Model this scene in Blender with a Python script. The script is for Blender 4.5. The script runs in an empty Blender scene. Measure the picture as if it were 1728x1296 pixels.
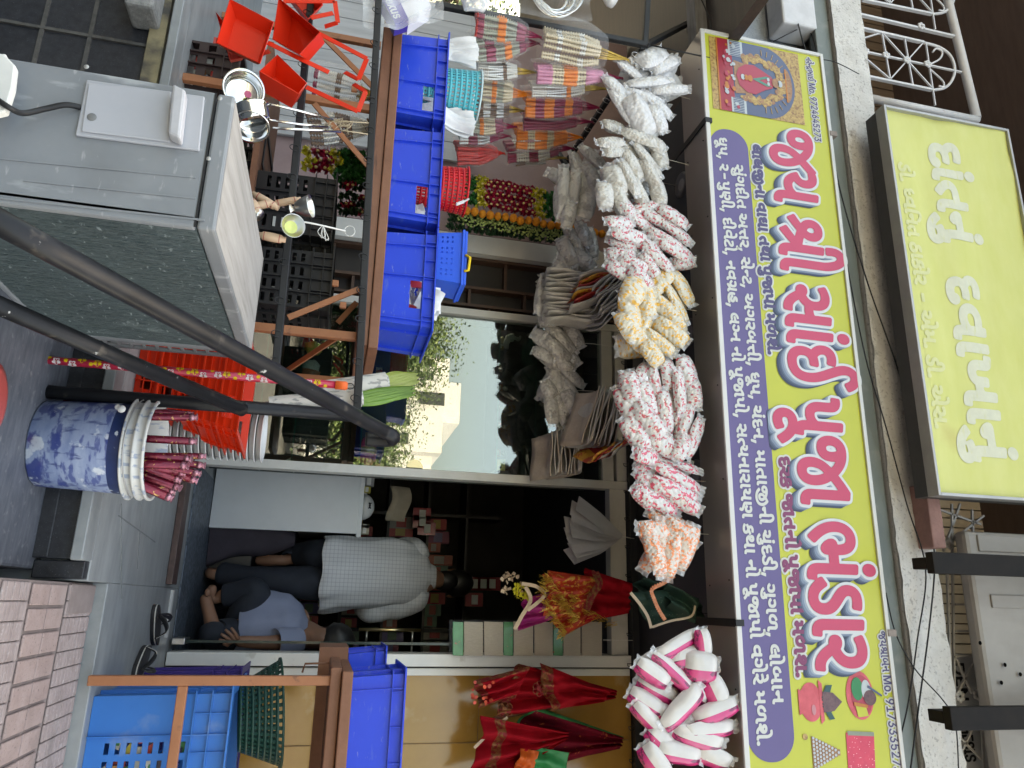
import bpy, bmesh, math, random
import numpy as np
from mathutils import Vector, Matrix, noise
SC = bpy.context.scene
COL = SC.collection
R = math.radians
rnd = random.Random(7)
# ---------------------------------------------------------------- camera
FPX = 1250.0
_up = np.array([502., 5502., FPX]); _up /= np.linalg.norm(_up)
_l = np.array([-4200., 99., FPX]); _l /= np.linalg.norm(_l)
_l = _l - _up * (_l @ _up); _l /= np.linalg.norm(_l)
_r = -_l
_f = np.cross(_up, _r)
if _f[2] < 0: _f = -_f
CM = np.array([_r, _f, _up])            # rows: world X, Y, Z
CAM = np.array([0., 0., 1.5])
def ray(px, py): return CM @ np.array([py - 648., px - 864., FPX])
def P(px, py, Y):
    """photo point (px = up the picture's scene, py = across) on the plane at distance Y"""
    d = ray(px, py); return Vector(CAM + d * (Y / d[1]))
def PZ(px, py, z):
    d = ray(px, py); return Vector(CAM + d * ((z - CAM[2]) / d[2]))
def PX(px, py, x):
    d = ray(px, py); return Vector(CAM + d * (x / d[0]))
cd = bpy.data.cameras.new('camera'); cam = bpy.data.objects.new('camera', cd); COL.objects.link(cam)
ux = Vector(CM[:, 1]); uy = -Vector(CM[:, 0]); uz = -Vector(CM[:, 2])
m = Matrix((ux, uy, uz)).transposed().to_4x4(); m.translation = Vector(CAM)
cam.matrix_world = m
cd.sensor_fit = 'HORIZONTAL'; cd.sensor_width = 36; cd.lens = 36 * FPX / 1728; cd.clip_end = 500; cd.clip_start = .02
SC.camera = cam
# ---------------------------------------------------------------- light
SUN_EL, SUN_ROT = R(55), R(20)
w = bpy.data.worlds.new('World'); SC.world = w; w.use_nodes = True
nt = w.node_tree; bg = nt.nodes['Background']
sky = nt.nodes.new('ShaderNodeTexSky'); sky.sky_type = 'NISHITA'; sky.sun_disc = False
sky.sun_elevation = SUN_EL; sky.sun_rotation = SUN_ROT; sky.dust_density = 8; sky.air_density = 1.0; sky.ozone_density = 1.0
nt.links.new(sky.outputs[0], bg.inputs[0]); bg.inputs[1].default_value = .15
sd = bpy.data.lights.new('sun', 'SUN'); so = bpy.data.objects.new('sun', sd); COL.objects.link(so)
sd.energy = 2.0; sd.angle = R(.5); sd.color = (1, .95, .88)
sdir = Vector((math.sin(SUN_ROT) * math.cos(SUN_EL), math.cos(SUN_ROT) * math.cos(SUN_EL), math.sin(SUN_EL)))
so.rotation_euler = sdir.to_track_quat('Z', 'Y').to_euler()
so.location = sdir * 60
SC.view_settings.view_transform = 'Standard'; SC.view_settings.look = 'None'
SC.view_settings.exposure = 3.15; SC.view_settings.gamma = 1
SC.view_settings.use_white_balance = True; SC.view_settings.white_balance_temperature = 8800; SC.view_settings.white_balance_tint = 3
SC.cycles.max_bounces = 8; SC.cycles.transparent_max_bounces = 24
SC.cycles.diffuse_bounces = 4; SC.cycles.glossy_bounces = 4; SC.cycles.transmission_bounces = 6
SC.cycles.caustics_reflective = False; SC.cycles.caustics_refractive = False
# ---------------------------------------------------------------- materials
MATS = {}
def srgb(*c):
    """0-255 picture value to linear"""
    return tuple(((v / 255 + .055) / 1.055) ** 2.4 if v / 255 > .04045 else v / 255 / 12.92 for v in c)
def mat(name, col, rough=.55, var=.12, scale=12., col2=None, metal=0., bump=0., bscale=None, coat=0., stretch=(1, 1, 1), spec=.5, contrast=None, trans=0.):
    if name in MATS: return MATS[name]
    mt = bpy.data.materials.new(name); MATS[name] = mt; mt.use_nodes = True
    n = mt.node_tree; b = n.nodes['Principled BSDF']; L = n.links
    tc = n.nodes.new('ShaderNodeTexCoord'); mp = n.nodes.new('ShaderNodeMapping'); mp.inputs['Scale'].default_value = stretch
    L.new(tc.outputs['Object'], mp.inputs[0])
    nz = n.nodes.new('ShaderNodeTexNoise'); nz.inputs['Scale'].default_value = scale; nz.inputs['Detail'].default_value = 6; nz.inputs['Roughness'].default_value = .65
    L.new(mp.outputs[0], nz.inputs['Vector'])
    cr = n.nodes.new('ShaderNodeValToRGB')
    lo, hi = contrast or (.3, .7)
    cr.color_ramp.elements[0].position = lo; cr.color_ramp.elements[1].position = hi
    c2 = col2 or tuple(min(1, c * (1 + var)) for c in col)
    c1 = col if col2 else tuple(c * (1 - var) for c in col)
    cr.color_ramp.elements[0].color = (*c1, 1); cr.color_ramp.elements[1].color = (*c2, 1)
    L.new(nz.outputs['Fac'], cr.inputs[0]); L.new(cr.outputs[0], b.inputs['Base Color'])
    b.inputs['Roughness'].default_value = rough; b.inputs['Metallic'].default_value = metal
    b.inputs['Coat Weight'].default_value = coat; b.inputs['Coat Roughness'].default_value = .1
    b.inputs['Specular IOR Level'].default_value = spec
    if trans: b.inputs['Transmission Weight'].default_value = trans
    if bump:
        bp = n.nodes.new('ShaderNodeBump'); bp.inputs['Strength'].default_value = min(1, bump); bp.inputs['Distance'].default_value = .004
        n2 = n.nodes.new('ShaderNodeTexNoise'); n2.inputs['Scale'].default_value = bscale or scale * 4; n2.inputs['Detail'].default_value = 4
        L.new(mp.outputs[0], n2.inputs['Vector']); L.new(n2.outputs['Fac'], bp.inputs['Height']); L.new(bp.outputs[0], b.inputs['Normal'])
    return mt
def nodes_of(mt):
    n = mt.node_tree; return n, n.nodes['Principled BSDF'], n.links
def overlay(mt, col, scale, lo, hi, kind='noise', stretch=(1, 1, 1), rough=None, feature='F1', amount=1.):
    """mixes a second colour over the material's colour where a texture is above a threshold (wear, splashes, print, painted sparkle)"""
    n, b, L = nodes_of(mt)
    src = b.inputs['Base Color'].links[0].from_socket
    tc = n.nodes.new('ShaderNodeTexCoord'); mp = n.nodes.new('ShaderNodeMapping'); mp.inputs['Scale'].default_value = stretch
    L.new(tc.outputs['Object'], mp.inputs[0])
    if kind == 'noise':
        t = n.nodes.new('ShaderNodeTexNoise'); t.inputs['Scale'].default_value = scale; t.inputs['Detail'].default_value = 5; o = t.outputs['Fac']
    elif kind == 'voronoi':
        t = n.nodes.new('ShaderNodeTexVoronoi'); t.feature = feature; t.inputs['Scale'].default_value = scale; o = t.outputs['Distance']
    elif kind == 'wave':
        t = n.nodes.new('ShaderNodeTexWave'); t.inputs['Scale'].default_value = scale; o = t.outputs['Fac']
    L.new(mp.outputs[0], t.inputs['Vector'])
    mr = n.nodes.new('ShaderNodeMapRange'); mr.inputs['From Min'].default_value = lo; mr.inputs['From Max'].default_value = hi
    mr.inputs['To Max'].default_value = amount
    L.new(o, mr.inputs['Value'])
    mx = n.nodes.new('ShaderNodeMix'); mx.data_type = 'RGBA'
    L.new(mr.outputs[0], mx.inputs['Factor']); L.new(src, mx.inputs['A']); mx.inputs['B'].default_value = (*col, 1)
    L.new(mx.outputs['Result'], b.inputs['Base Color'])
    return mt
def film(name, alpha=.18, rough=.12, col=(.9, .92, .95), bump=.5, bscale=60, graze=.5):
    """thin clear plastic: mostly see-through, with creased highlights"""
    if name in MATS: return MATS[name]
    mt = bpy.data.materials.new(name); MATS[name] = mt; mt.use_nodes = True
    n = mt.node_tree; L = n.links; b = n.nodes['Principled BSDF']; out = n.nodes['Material Output']
    b.inputs['Base Color'].default_value = (*col, 1); b.inputs['Roughness'].default_value = rough
    t = n.nodes.new('ShaderNodeBsdfTransparent'); mx = n.nodes.new('ShaderNodeMixShader')
    fr = n.nodes.new('ShaderNodeLayerWeight'); fr.inputs['Blend'].default_value = .35
    mr = n.nodes.new('ShaderNodeMapRange'); mr.inputs['To Min'].default_value = alpha; mr.inputs['To Max'].default_value = min(1, alpha + graze)
    L.new(fr.outputs['Facing'], mr.inputs['Value']); L.new(mr.outputs[0], mx.inputs[0])
    L.new(t.outputs[0], mx.inputs[1]); L.new(b.outputs[0], mx.inputs[2]); L.new(mx.outputs[0], out.inputs[0])
    tc = n.nodes.new('ShaderNodeTexCoord'); nz = n.nodes.new('ShaderNodeTexNoise'); nz.inputs['Scale'].default_value = bscale
    bp = n.nodes.new('ShaderNodeBump'); bp.inputs['Strength'].default_value = bump; bp.inputs['Distance'].default_value = .01
    L.new(tc.outputs['Object'], nz.inputs['Vector']); L.new(nz.outputs['Fac'], bp.inputs['Height']); L.new(bp.outputs[0], b.inputs['Normal'])
    return mt
# ---------------------------------------------------------------- mesh builder
class MB:
    def __init__(s): s.v = []; s.f = []; s.m = []; s.sm = []
    def add(s, vs, fs, mi=0, smooth=False):
        o = len(s.v); s.v.extend([tuple(v) for v in vs])
        for f in fs: s.f.append(tuple(i + o for i in f)); s.m.append(mi); s.sm.append(smooth)
        return s
    def box(s, lo, hi, mi=0, M=None):
        x0, y0, z0 = lo; x1, y1, z1 = hi
        vs = [Vector(c) for c in ((x0,y0,z0),(x1,y0,z0),(x1,y1,z0),(x0,y1,z0),(x0,y0,z1),(x1,y0,z1),(x1,y1,z1),(x0,y1,z1))]
        if M is not None: vs = [M @ v for v in vs]
        return s.add(vs, [(0,3,2,1),(4,5,6,7),(0,1,5,4),(1,2,6,5),(2,3,7,6),(3,0,4,7)], mi)
    def beam(s, a, b, w, h, up=(0, 0, 1), mi=0):
        a = Vector(a); b = Vector(b); d = (b - a).normalized(); u = Vector(up)
        if abs(d.dot(u)) > .98: u = Vector((0, 1, 0))
        x = d.cross(u).normalized() * w / 2; y = x.cross(d).normalized() * h / 2
        vs = [a-x-y, a+x-y, a+x+y, a-x+y, b-x-y, b+x-y, b+x+y, b-x+y]
        return s.add(vs, [(0,3,2,1),(4,5,6,7),(0,1,5,4),(1,2,6,5),(2,3,7,6),(3,0,4,7)], mi)
    def tube(s, pts, r, n=8, mi=0, caps=True, smooth=True, mis=None, closed=False):
        pts = [Vector(p) for p in pts]; N = len(pts); rr = r if isinstance(r, (list, tuple)) else [r] * N
        vs = []; u = None
        for i, p in enumerate(pts):
            a = pts[i-1] if (i or closed) else p; b = pts[(i+1) % N] if (i < N-1 or closed) else p
            d = (b - a).normalized()
            if u is None:
                u = d.orthogonal().normalized()
            u = (u - d * u.dot(d))
            u = u.normalized() if u.length > 1e-6 else d.orthogonal().normalized()
            t = d.cross(u)
            for k in range(n):
                an = 2 * math.pi * k / n; vs.append(p + (u * math.cos(an) + t * math.sin(an)) * rr[i])
        o = len(s.v); s.v.extend([tuple(v) for v in vs])
        for i in range(N if closed else N - 1):
            j = (i + 1) % N
            for k in range(n):
                k2 = (k + 1) % n
                s.f.append((o+i*n+k, o+i*n+k2, o+j*n+k2, o+j*n+k)); s.m.append(mis[i] if mis else mi); s.sm.append(smooth)
        if caps and not closed:
            s.f.append(tuple(o + k for k in range(n-1, -1, -1))); s.m.append(mis[0] if mis else mi); s.sm.append(False)
            s.f.append(tuple(o + (N-1)*n + k for k in range(n))); s.m.append(mis[-1] if mis else mi); s.sm.append(False)
        return s
    def lathe(s, prof, n=24, M=None, mi=0, smooth=True, mis=None):
        """profile [(radius, height)] about local z"""
        vs = []
        for r_, z in prof:
            for k in range(n):
                a = 2 * math.pi * k / n; v = Vector((r_ * math.cos(a), r_ * math.sin(a), z)); vs.append(M @ v if M is not None else v)
        o = len(s.v); s.v.extend([tuple(v) for v in vs])
        for i in range(len(prof) - 1):
            for k in range(n):
                k2 = (k + 1) % n
                s.f.append((o+i*n+k, o+i*n+k2, o+(i+1)*n+k2, o+(i+1)*n+k)); s.m.append(mis[i] if mis else mi); s.sm.append(smooth)
        return s
    def disc(s, c, r, nrm=(0, 0, 1), n=24, mi=0):
        q = Vector(nrm).to_track_quat('Z', 'Y'); c = Vector(c)
        return s.add([c + q @ Vector((r * math.cos(2*math.pi*k/n), r * math.sin(2*math.pi*k/n), 0)) for k in range(n)], [tuple(range(n))], mi)
    def ball(s, c, r, nu=10, nv=7, mi=0, sc=(1, 1, 1), M=None):
        c = Vector(c); vs = []
        for j in range(nv + 1):
            t = math.pi * j / nv
            for k in range(nu):
                a = 2 * math.pi * k / nu
                v = Vector((r*sc[0]*math.sin(t)*math.cos(a), r*sc[1]*math.sin(t)*math.sin(a), r*sc[2]*math.cos(t)))
                vs.append(c + (M @ v if M is not None else v))
        fs = []
        for j in range(nv):
            for k in range(nu):
                k2 = (k+1) % nu; fs.append((j*nu+k, (j+1)*nu+k, (j+1)*nu+k2, j*nu+k2))
        return s.add(vs, fs, mi, True)
    def grid(s, fn, nu, nv, mi=0, smooth=True, mif=None):
        """fn(u, v) -> point, u, v in 0..1"""
        vs = [fn(i / nu, j / nv) for j in range(nv + 1) for i in range(nu + 1)]
        o = len(s.v); s.v.extend([tuple(v) for v in vs])
        for j in range(nv):
            for i in range(nu):
                a = o + j * (nu + 1) + i
                s.f.append((a, a + 1, a + nu + 2, a + nu + 1)); s.m.append(mif(i / nu, j / nv) if mif else mi); s.sm.append(smooth)
        return s
    def prism(s, poly, y0, y1, mi=0, M=None):
        """poly in x,z extruded along y"""
        n = len(poly); vs = [Vector((x, y0, z)) for x, z in poly] + [Vector((x, y1, z)) for x, z in poly]
        if M is not None: vs = [M @ v for v in vs]
        return s.add(vs, [tuple(range(n)), tuple(range(2*n-1, n-1, -1))] + [(i, i+n, (i+1) % n + n, (i+1) % n) for i in range(n)], mi)
    def build(s, name, mats, parent=None, bevel=0, solid=0, local=False, sub=0, normals=True):
        me = bpy.data.meshes.new(name)
        off = Vector((0, 0, 0))
        if parent is not None and not local: off = parent_world(parent)
        me.from_pydata([(v[0]-off.x, v[1]-off.y, v[2]-off.z) for v in s.v], [], s.f)
        for mt in (mats if isinstance(mats, (list, tuple)) else [mats]): me.materials.append(mt)
        me.polygons.foreach_set('material_index', s.m); me.polygons.foreach_set('use_smooth', s.sm)
        if normals:
            bm = bmesh.new(); bm.from_mesh(me); bmesh.ops.recalc_face_normals(bm, faces=bm.faces); bm.to_mesh(me); bm.free()
        me.update()
        o = bpy.data.objects.new(name, me); COL.objects.link(o)
        if parent is not None: o.parent = parent
        if solid: md = o.modifiers.new('thickness', 'SOLIDIFY'); md.thickness = solid; md.offset = 0
        if sub: md = o.modifiers.new('smooth', 'SUBSURF'); md.levels = sub; md.render_levels = sub
        if bevel:
            md = o.modifiers.new('bevel', 'BEVEL'); md.width = bevel; md.segments = 2; md.limit_method = 'ANGLE'; md.angle_limit = R(40)
        return o
def parent_world(p):
    v = Vector((0, 0, 0))
    while p is not None: v += Vector(p.location); p = p.parent
    return v
def tag(o, label, cat, group=None, kind=None):
    o['label'] = label; o['category'] = cat
    if group: o['group'] = group
    if kind: o['kind'] = kind
    return o
def thing(name, label, cat, loc=(0, 0, 0), group=None):
    o = bpy.data.objects.new(name, None); COL.objects.link(o); o.location = loc; o.empty_display_size = .05
    return tag(o, label, cat, group)
def struct(o): o['kind'] = 'structure'; return o
def dup(root, loc, rotz=0, label=None, group=None, scale=None):
    r = root.copy(); COL.objects.link(r); r.location = loc; r.rotation_euler = (0, 0, rotz)
    if label: r['label'] = label
    if group: r['group'] = group
    if scale: r.scale = (scale,) * 3
    for ch in list(root.children):
        c = ch.copy(); COL.objects.link(c); c.parent = r
        for g in ch.children:
            d = g.copy(); COL.objects.link(d); d.parent = c
    return r
def bez(pts, n=8):
    """smooth curve through the points (Catmull-Rom)"""
    pts = [Vector(p) for p in pts]; out = []
    for i in range(len(pts) - 1):
        p0 = pts[max(0, i-1)]; p1 = pts[i]; p2 = pts[i+1]; p3 = pts[min(len(pts)-1, i+2)]
        for k in range(n):
            t = k / n
            out.append(.5 * ((2*p1) + (p2-p0)*t + (2*p0-5*p1+4*p2-p3)*t*t + (3*p1-p0-3*p2+p3)*t**3))
    out.append(pts[-1]); return out
ZF = .773        # shop floor level
# ---------------------------------------------------------------- lettering
# outlines of the letters as plain numbers: x, y pairs per contour, 5000 added to x at a curve's control point
GLYPHS = {
',': (269, (53,-175,96,102,196,102,120,-175)),
'-': (648, (482,351,482,270,163,270,163,351)),
'.': (269, (136,-6,5109,-6,5070,32,70,60,5070,87,5109,125,136,125,5164,125,5202,87,202,60,5202,32,5164,-6)),
'1': (648, (110,0,110,78,560,78,560,0), (396,728,396,0,305,0,305,642,300,642,124,511,124,611,282,728)),
'2': (648, (92,0,92,67,334,329,5375,373,5428,439,5456,500,456,533,5456,571,5419,627,5358,657,319,657,5277,657,5216,623,5183,562,183,521,94,521,5094,585,5154,683,5256,737,321,737,5386,737,5486,683,5543,591,543,534,5543,495,5515,420,5444,325,379,257,220,87,220,82,556,82,556,0)),
'3': (648, (310,-10,5244,-10,5134,36,5065,123,61,184,156,184,5160,147,5202,97,5270,72,311,72,5355,72,5427,102,5468,162,468,206,5468,245,5432,311,5352,352,286,352,226,352,226,426,410,640,410,646,97,646,97,728,532,728,532,660,303,396,303,411,5382,419,5498,365,5561,266,561,205,5561,143,5496,45,5383,-10)),
'4': (648, (59,148,59,224,349,728,440,728,157,235,157,229,589,229,589,148), (402,0,402,170,402,206,402,454,490,454,490,0)),
'5': (648, (315,-10,5251,-10,5150,41,5089,128,87,184,177,184,5180,151,5218,101,5279,72,315,72,5359,72,5428,113,5467,185,467,231,5467,278,5426,352,5355,395,310,395,5276,395,5207,373,185,356,98,367,141,728,524,728,524,646,219,646,194,434,198,434,5221,452,5289,476,327,476,5376,476,5461,440,5523,374,5558,285,558,232,5558,163,5495,53,5386,-10)),
'6': (648, (324,-10,5257,-10,5152,52,5093,161,93,231,5093,283,5138,398,196,485,361,728,461,728,218,373,209,373,5219,393,5256,427,5307,447,336,447,5402,447,5500,392,5555,292,555,224,5555,156,5495,51,5391,-10), (324,70,5366,70,5430,110,5467,179,467,224,5467,270,5430,338,5366,377,324,377,5282,377,5217,339,5181,271,181,226,5181,180,5217,110,5282,70)),
'7': (648, (139,0,462,640,462,646,89,646,89,728,559,728,559,641,236,0)),
'9': (648, (324,737,5391,737,5496,676,5555,567,555,497,5555,445,5510,329,452,243,287,0,187,0,430,355,439,355,5429,334,5392,301,5341,281,312,281,5246,281,5147,336,5093,436,93,504,5093,572,5153,677,5257,737), (324,658,5282,658,5218,618,5181,548,181,504,5181,458,5218,389,5282,350,324,350,5366,350,5431,389,5467,458,467,502,5467,547,5431,618,5366,658)),
'L:.': (269, (136,-6,5109,-6,5070,32,70,60,5070,87,5109,125,136,125,5164,125,5202,87,202,60,5202,32,5164,-6)),
'L:D': (722, (315,0,139,0,139,82,309,82,5398,82,5515,150,5572,277,572,365,5572,453,5515,578,5402,646,318,646,135,646,135,728,324,728,5431,728,5582,641,5662,478,662,365,5662,251,5581,88,5426,0), (181,728,181,0,88,0,88,728)),
'L:E': (601, (88,0,88,728,531,728,531,646,181,646,181,408,507,408,507,326,181,326,181,82,536,82,536,0)),
'L:H': (743, (88,0,88,728,181,728,181,413,562,413,562,728,655,728,655,0,562,0,562,331,181,331,181,0)),
'L:I': (441, (45,0,45,82,174,82,174,646,45,646,45,728,396,728,396,646,267,646,267,82,396,82,396,0)),
'L:M': (903, (88,0,88,728,220,728,399,269,5405,252,5421,204,5439,147,5456,91,462,67,442,67,5449,90,5465,145,5483,202,5500,252,506,269,683,728,815,728,815,0,724,0,724,416,5724,438,5725,496,5726,559,5728,625,728,655,736,655,5726,622,5703,552,5681,487,5661,433,654,416,492,0,411,0,246,416,5239,433,5221,485,5199,549,5175,620,163,655,172,655,5173,628,5174,564,5175,500,5176,439,176,416,176,0)),
'L:N': (753, (88,0,88,728,197,728,493,262,5505,244,5538,188,5577,116,595,76,582,76,5578,118,5574,194,5573,259,573,281,573,728,666,728,666,0,555,0,292,414,5273,443,5237,504,5190,587,155,649,172,649,5175,595,5179,503,5181,435,181,415,181,0)),
'L:S': (642, (321,-13,5242,-13,5126,38,5061,129,57,190,152,190,5156,149,5204,96,5278,70,321,70,5370,70,5449,103,5495,161,495,200,5495,235,5455,279,5390,307,351,318,263,343,5175,368,5077,460,77,533,5077,594,5144,687,5257,737,327,737,5399,737,5509,687,5573,599,575,544,484,544,5478,597,5389,655,324,655,5277,655,5207,625,5167,571,167,537,5167,499,5215,453,5280,427,306,419,379,399,5408,392,5479,364,5543,319,5585,249,585,198,5585,139,5523,43,5405,-13)),
'L:T': (646, (48,646,48,728,598,728,598,646,370,646,370,0,277,0,277,646)),
'L:e': (583, (307,-12,5228,-12,5113,59,5051,185,51,269,5051,353,5111,480,5222,553,296,553,5340,553,5424,524,5493,460,5534,355,534,280,534,243,110,243,110,317,487,317,446,290,5446,344,5412,427,5346,475,296,475,5247,475,5177,426,5140,349,140,304,140,255,5140,194,5182,110,5257,66,307,66,5339,66,5392,85,5430,123,440,150,525,127,5513,86,5452,23,5363,-12)),
'L:n': (591, (165,327,165,0,77,0,77,546,162,546,162,414,150,414,5175,489,5267,553,329,553,5384,553,5467,507,5514,416,514,347,514,0,426,0,426,339,5426,402,5360,474,303,474,5264,474,5201,439,5165,374)),
'L:o': (600, (299,-12,5225,-12,5113,59,5051,186,51,270,5051,355,5113,482,5225,553,299,553,5374,553,5486,482,5549,355,549,270,5549,186,5486,59,5374,-12), (299,67,5354,67,5426,124,5460,216,460,270,5460,324,5426,417,5354,474,299,474,5245,474,5174,417,5140,324,140,270,5140,216,5174,124,5245,67)),
'L:s': (528, (263,-12,5207,-12,5119,21,5062,85,53,132,136,152,5148,107,5213,65,262,65,5319,65,5387,114,387,148,5387,176,5347,214,307,223,216,245,5142,262,5069,336,69,394,5069,440,5122,512,5213,553,271,553,5328,553,5406,519,5456,460,468,421,388,401,5377,430,5325,478,272,478,5223,478,5158,433,158,399,5158,369,5202,332,250,321,333,301,5407,284,5478,210,478,154,5478,106,5424,31,5327,-12)),
'L:u': (591, (262,-7,5207,-7,5124,39,5077,130,77,199,77,546,165,546,165,207,5165,144,5231,72,289,72,5328,72,5390,106,5426,172,426,219,426,546,514,546,514,0,429,0,429,132,441,132,5416,56,5322,-7)),
'L:x': (546, (32,0,247,314,247,247,43,546,146,546,213,440,5240,399,5278,328,299,294,253,294,5274,328,5309,399,335,440,405,546,505,546,301,243,301,308,514,0,412,0,332,123,5306,163,5269,231,249,263,295,263,5275,231,5241,163,214,123,133,0)),
'a': (883, (343,103,5275,103,5163,161,121,237,117,237,5035,237,35,297,5035,317,5064,346,94,346,5119,346,5155,329,172,311,5216,325,5272,388,272,430,5272,478,5217,530,158,530,5136,530,5081,519,58,508,31,576,5055,587,5125,603,161,603,5252,603,5352,511,352,428,5352,365,5268,270,204,250,5223,214,5293,175,337,175,5375,175,5429,197,446,216,5471,244,5486,316,486,371,486,447,566,437,566,349,5566,339,566,329,5575,313,5605,300,623,300,5649,300,5690,321,708,341,708,603,788,592,788,152,5788,125,5794,100,800,92,5811,78,5854,73,875,73,867,0,856,0,5813,0,5756,19,739,37,5723,54,5708,104,708,148,708,252,5691,240,5651,228,624,228,5605,228,5569,238,552,250,5530,176,5418,103)),
'aavowelsign': (265, (239,0,5196,0,5140,19,122,37,5105,54,5090,104,90,148,90,603,170,593,170,152,5170,124,5176,100,185,90,5196,77,5235,73,257,73,249,0)),
'anusvara': (0, (-133,703,4843,703,4811,735,-189,762,4811,789,4843,821,-133,821,4890,821,4923,789,-77,762,4923,735,4890,703)),
'ba': (734, (233,151,5178,151,5093,200,5044,292,44,354,5044,447,5156,572,259,603,282,531,5194,503,5126,411,126,353,5126,305,5158,248,5208,223,234,223,5288,223,314,258,5327,275,5337,323,337,369,337,447,417,437,417,335,5417,331,417,329,5427,313,5457,300,475,300,5501,300,5542,320,560,339,560,603,640,592,640,152,5640,125,5646,100,652,92,5663,78,5705,73,726,73,718,0,708,0,5673,0,5612,15,591,37,5572,57,5560,106,560,148,560,252,5543,240,5502,228,475,228,5455,228,5418,238,402,250,5383,205,5300,151)),
'bha': (809, (234,48,5180,96,5095,197,5045,313,45,384,5045,450,5098,548,5193,603,255,603,5299,603,5364,579,389,556,5418,529,5449,446,449,377,449,365,634,365,634,602,714,592,714,152,5714,124,5720,100,729,90,5740,77,5777,73,801,73,793,0,783,0,5740,0,5684,19,666,37,5649,54,5634,104,634,148,634,293,449,293,449,263,5449,229,5421,201,403,201,5377,201,5324,241,5289,298,289,323,5289,340,5315,365,345,365,369,365,369,372,5369,458,341,494,5328,511,5286,530,255,530,5209,530,5152,487,5126,419,126,382,5126,322,5170,225,5245,142,290,102)),
'ca': (660, (326,131,5267,131,5161,183,124,237,5121,237,117,237,5078,237,5035,268,35,297,5035,316,5064,346,94,346,5119,346,5155,328,172,311,5216,325,5272,388,272,430,5272,478,5217,530,158,530,5136,530,5081,519,58,508,31,576,5055,587,5125,603,161,603,5252,603,5352,511,352,428,5352,365,5270,272,207,251,5229,229,5281,203,323,203,5384,203,5458,249,486,278,486,603,566,592,566,152,5566,125,5572,100,578,92,5589,78,5632,73,652,73,645,0,634,0,5591,0,5534,19,517,37,5501,54,5486,104,486,148,486,184,5457,161,5382,131)),
'da': (467, (298,-10,5199,-10,5087,94,87,176,5087,214,5116,278,142,301,5100,329,5044,403,44,457,5044,495,5083,561,5167,603,233,603,5261,603,5325,594,343,589,329,518,5313,522,5267,529,244,529,5180,529,5125,483,125,451,5125,419,5164,366,211,342,5256,359,308,359,5331,359,5368,355,383,353,369,281,5342,286,310,286,5273,286,5208,263,5168,215,168,176,5168,120,5235,63,299,63,5319,63,5349,67,361,71,5357,80,357,94,5357,120,5389,148,415,148,5444,148,5473,113,473,90,5473,56,5424,11,5344,-10)),
'dara': (490, (124,-110,75,-41,153,5,5173,17,5213,37,236,48,5170,50,5085,99,5044,174,44,215,5044,283,5125,367,195,404,5249,432,5303,466,5322,494,322,513,5322,527,5309,554,298,564,365,603,5383,582,5405,534,405,504,5405,472,5375,422,5310,376,257,348,5191,314,5126,260,126,214,5126,170,5192,117,254,117,5298,117,334,127,5331,139,331,153,5331,179,5365,209,393,209,5425,209,5456,173,456,147,5456,129,5442,102,429,91,526,-54,465,-90,369,61)),
'dda': (481, (264,-10,5174,-10,5053,78,9,145,79,188,5126,117,5212,63,261,63,5309,63,5365,108,365,150,5365,179,5343,223,5289,268,241,296,5168,340,5112,416,112,466,5112,525,5203,603,286,603,5312,603,5364,598,391,591,376,521,5350,527,5308,530,285,530,5240,530,5193,495,193,464,5193,443,5213,412,5260,379,300,354,5377,307,5450,218,450,153,5450,80,5355,-10)),
'dha': (606, (273,107,5183,107,5083,194,83,261,5083,317,114,355,5085,377,5044,439,44,481,5044,536,5124,621,206,646,235,574,5187,561,5140,526,5125,490,125,474,5125,426,172,396,5209,411,259,411,5273,411,5307,407,320,405,308,333,5285,338,257,338,5217,338,5164,303,164,264,5164,179,273,179,5318,179,5394,210,431,244,431,603,511,592,511,152,5511,125,5517,100,523,92,5534,78,5577,73,598,73,590,0,580,0,5537,0,5479,19,462,37,5446,54,5431,104,431,148,431,154,5403,135,5328,107)),
'dhaprehalf': (424, (273,107,5183,107,5083,194,83,261,5083,317,114,355,5085,377,5044,439,44,481,5044,536,5124,621,206,646,235,574,5187,561,5140,526,5125,490,125,474,5125,426,172,396,5209,411,259,411,5273,411,5307,407,320,405,308,333,5285,338,257,338,5217,338,5164,303,164,264,5164,179,273,179,5317,179,5388,208,423,241,461,176,5429,148,5341,107)),
'e': (883, (343,103,5275,103,5163,161,121,237,117,237,5035,237,35,297,5035,317,5064,346,94,346,5119,346,5155,329,172,311,5216,325,5272,388,272,430,5272,478,5217,530,158,530,5136,530,5081,519,58,508,31,576,5055,587,5125,603,161,603,5252,603,5352,511,352,428,5352,365,5268,270,204,250,5223,214,5293,175,337,175,5375,175,5429,197,446,216,5471,244,5486,316,486,371,486,447,566,437,566,349,5566,339,566,329,5575,313,5605,300,623,300,5649,300,5690,321,708,341,708,603,788,592,788,152,5788,125,5794,100,800,92,5811,78,5854,73,875,73,867,0,856,0,5813,0,5756,19,739,37,5723,54,5708,104,708,148,708,252,5691,240,5651,228,624,228,5605,228,5569,238,552,250,5530,176,5418,103), (710,641,5682,740,5621,824,569,824,5558,824,5530,820,517,815,493,884,5514,891,5556,896,574,896,5621,896,5696,856,5757,746,781,641)),
'evowelsign': (0, (-173,641,4799,740,4738,824,-314,824,4675,824,4647,820,-366,815,-390,884,4631,891,4673,896,-309,896,4738,896,4813,856,4874,746,-102,641)),
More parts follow.
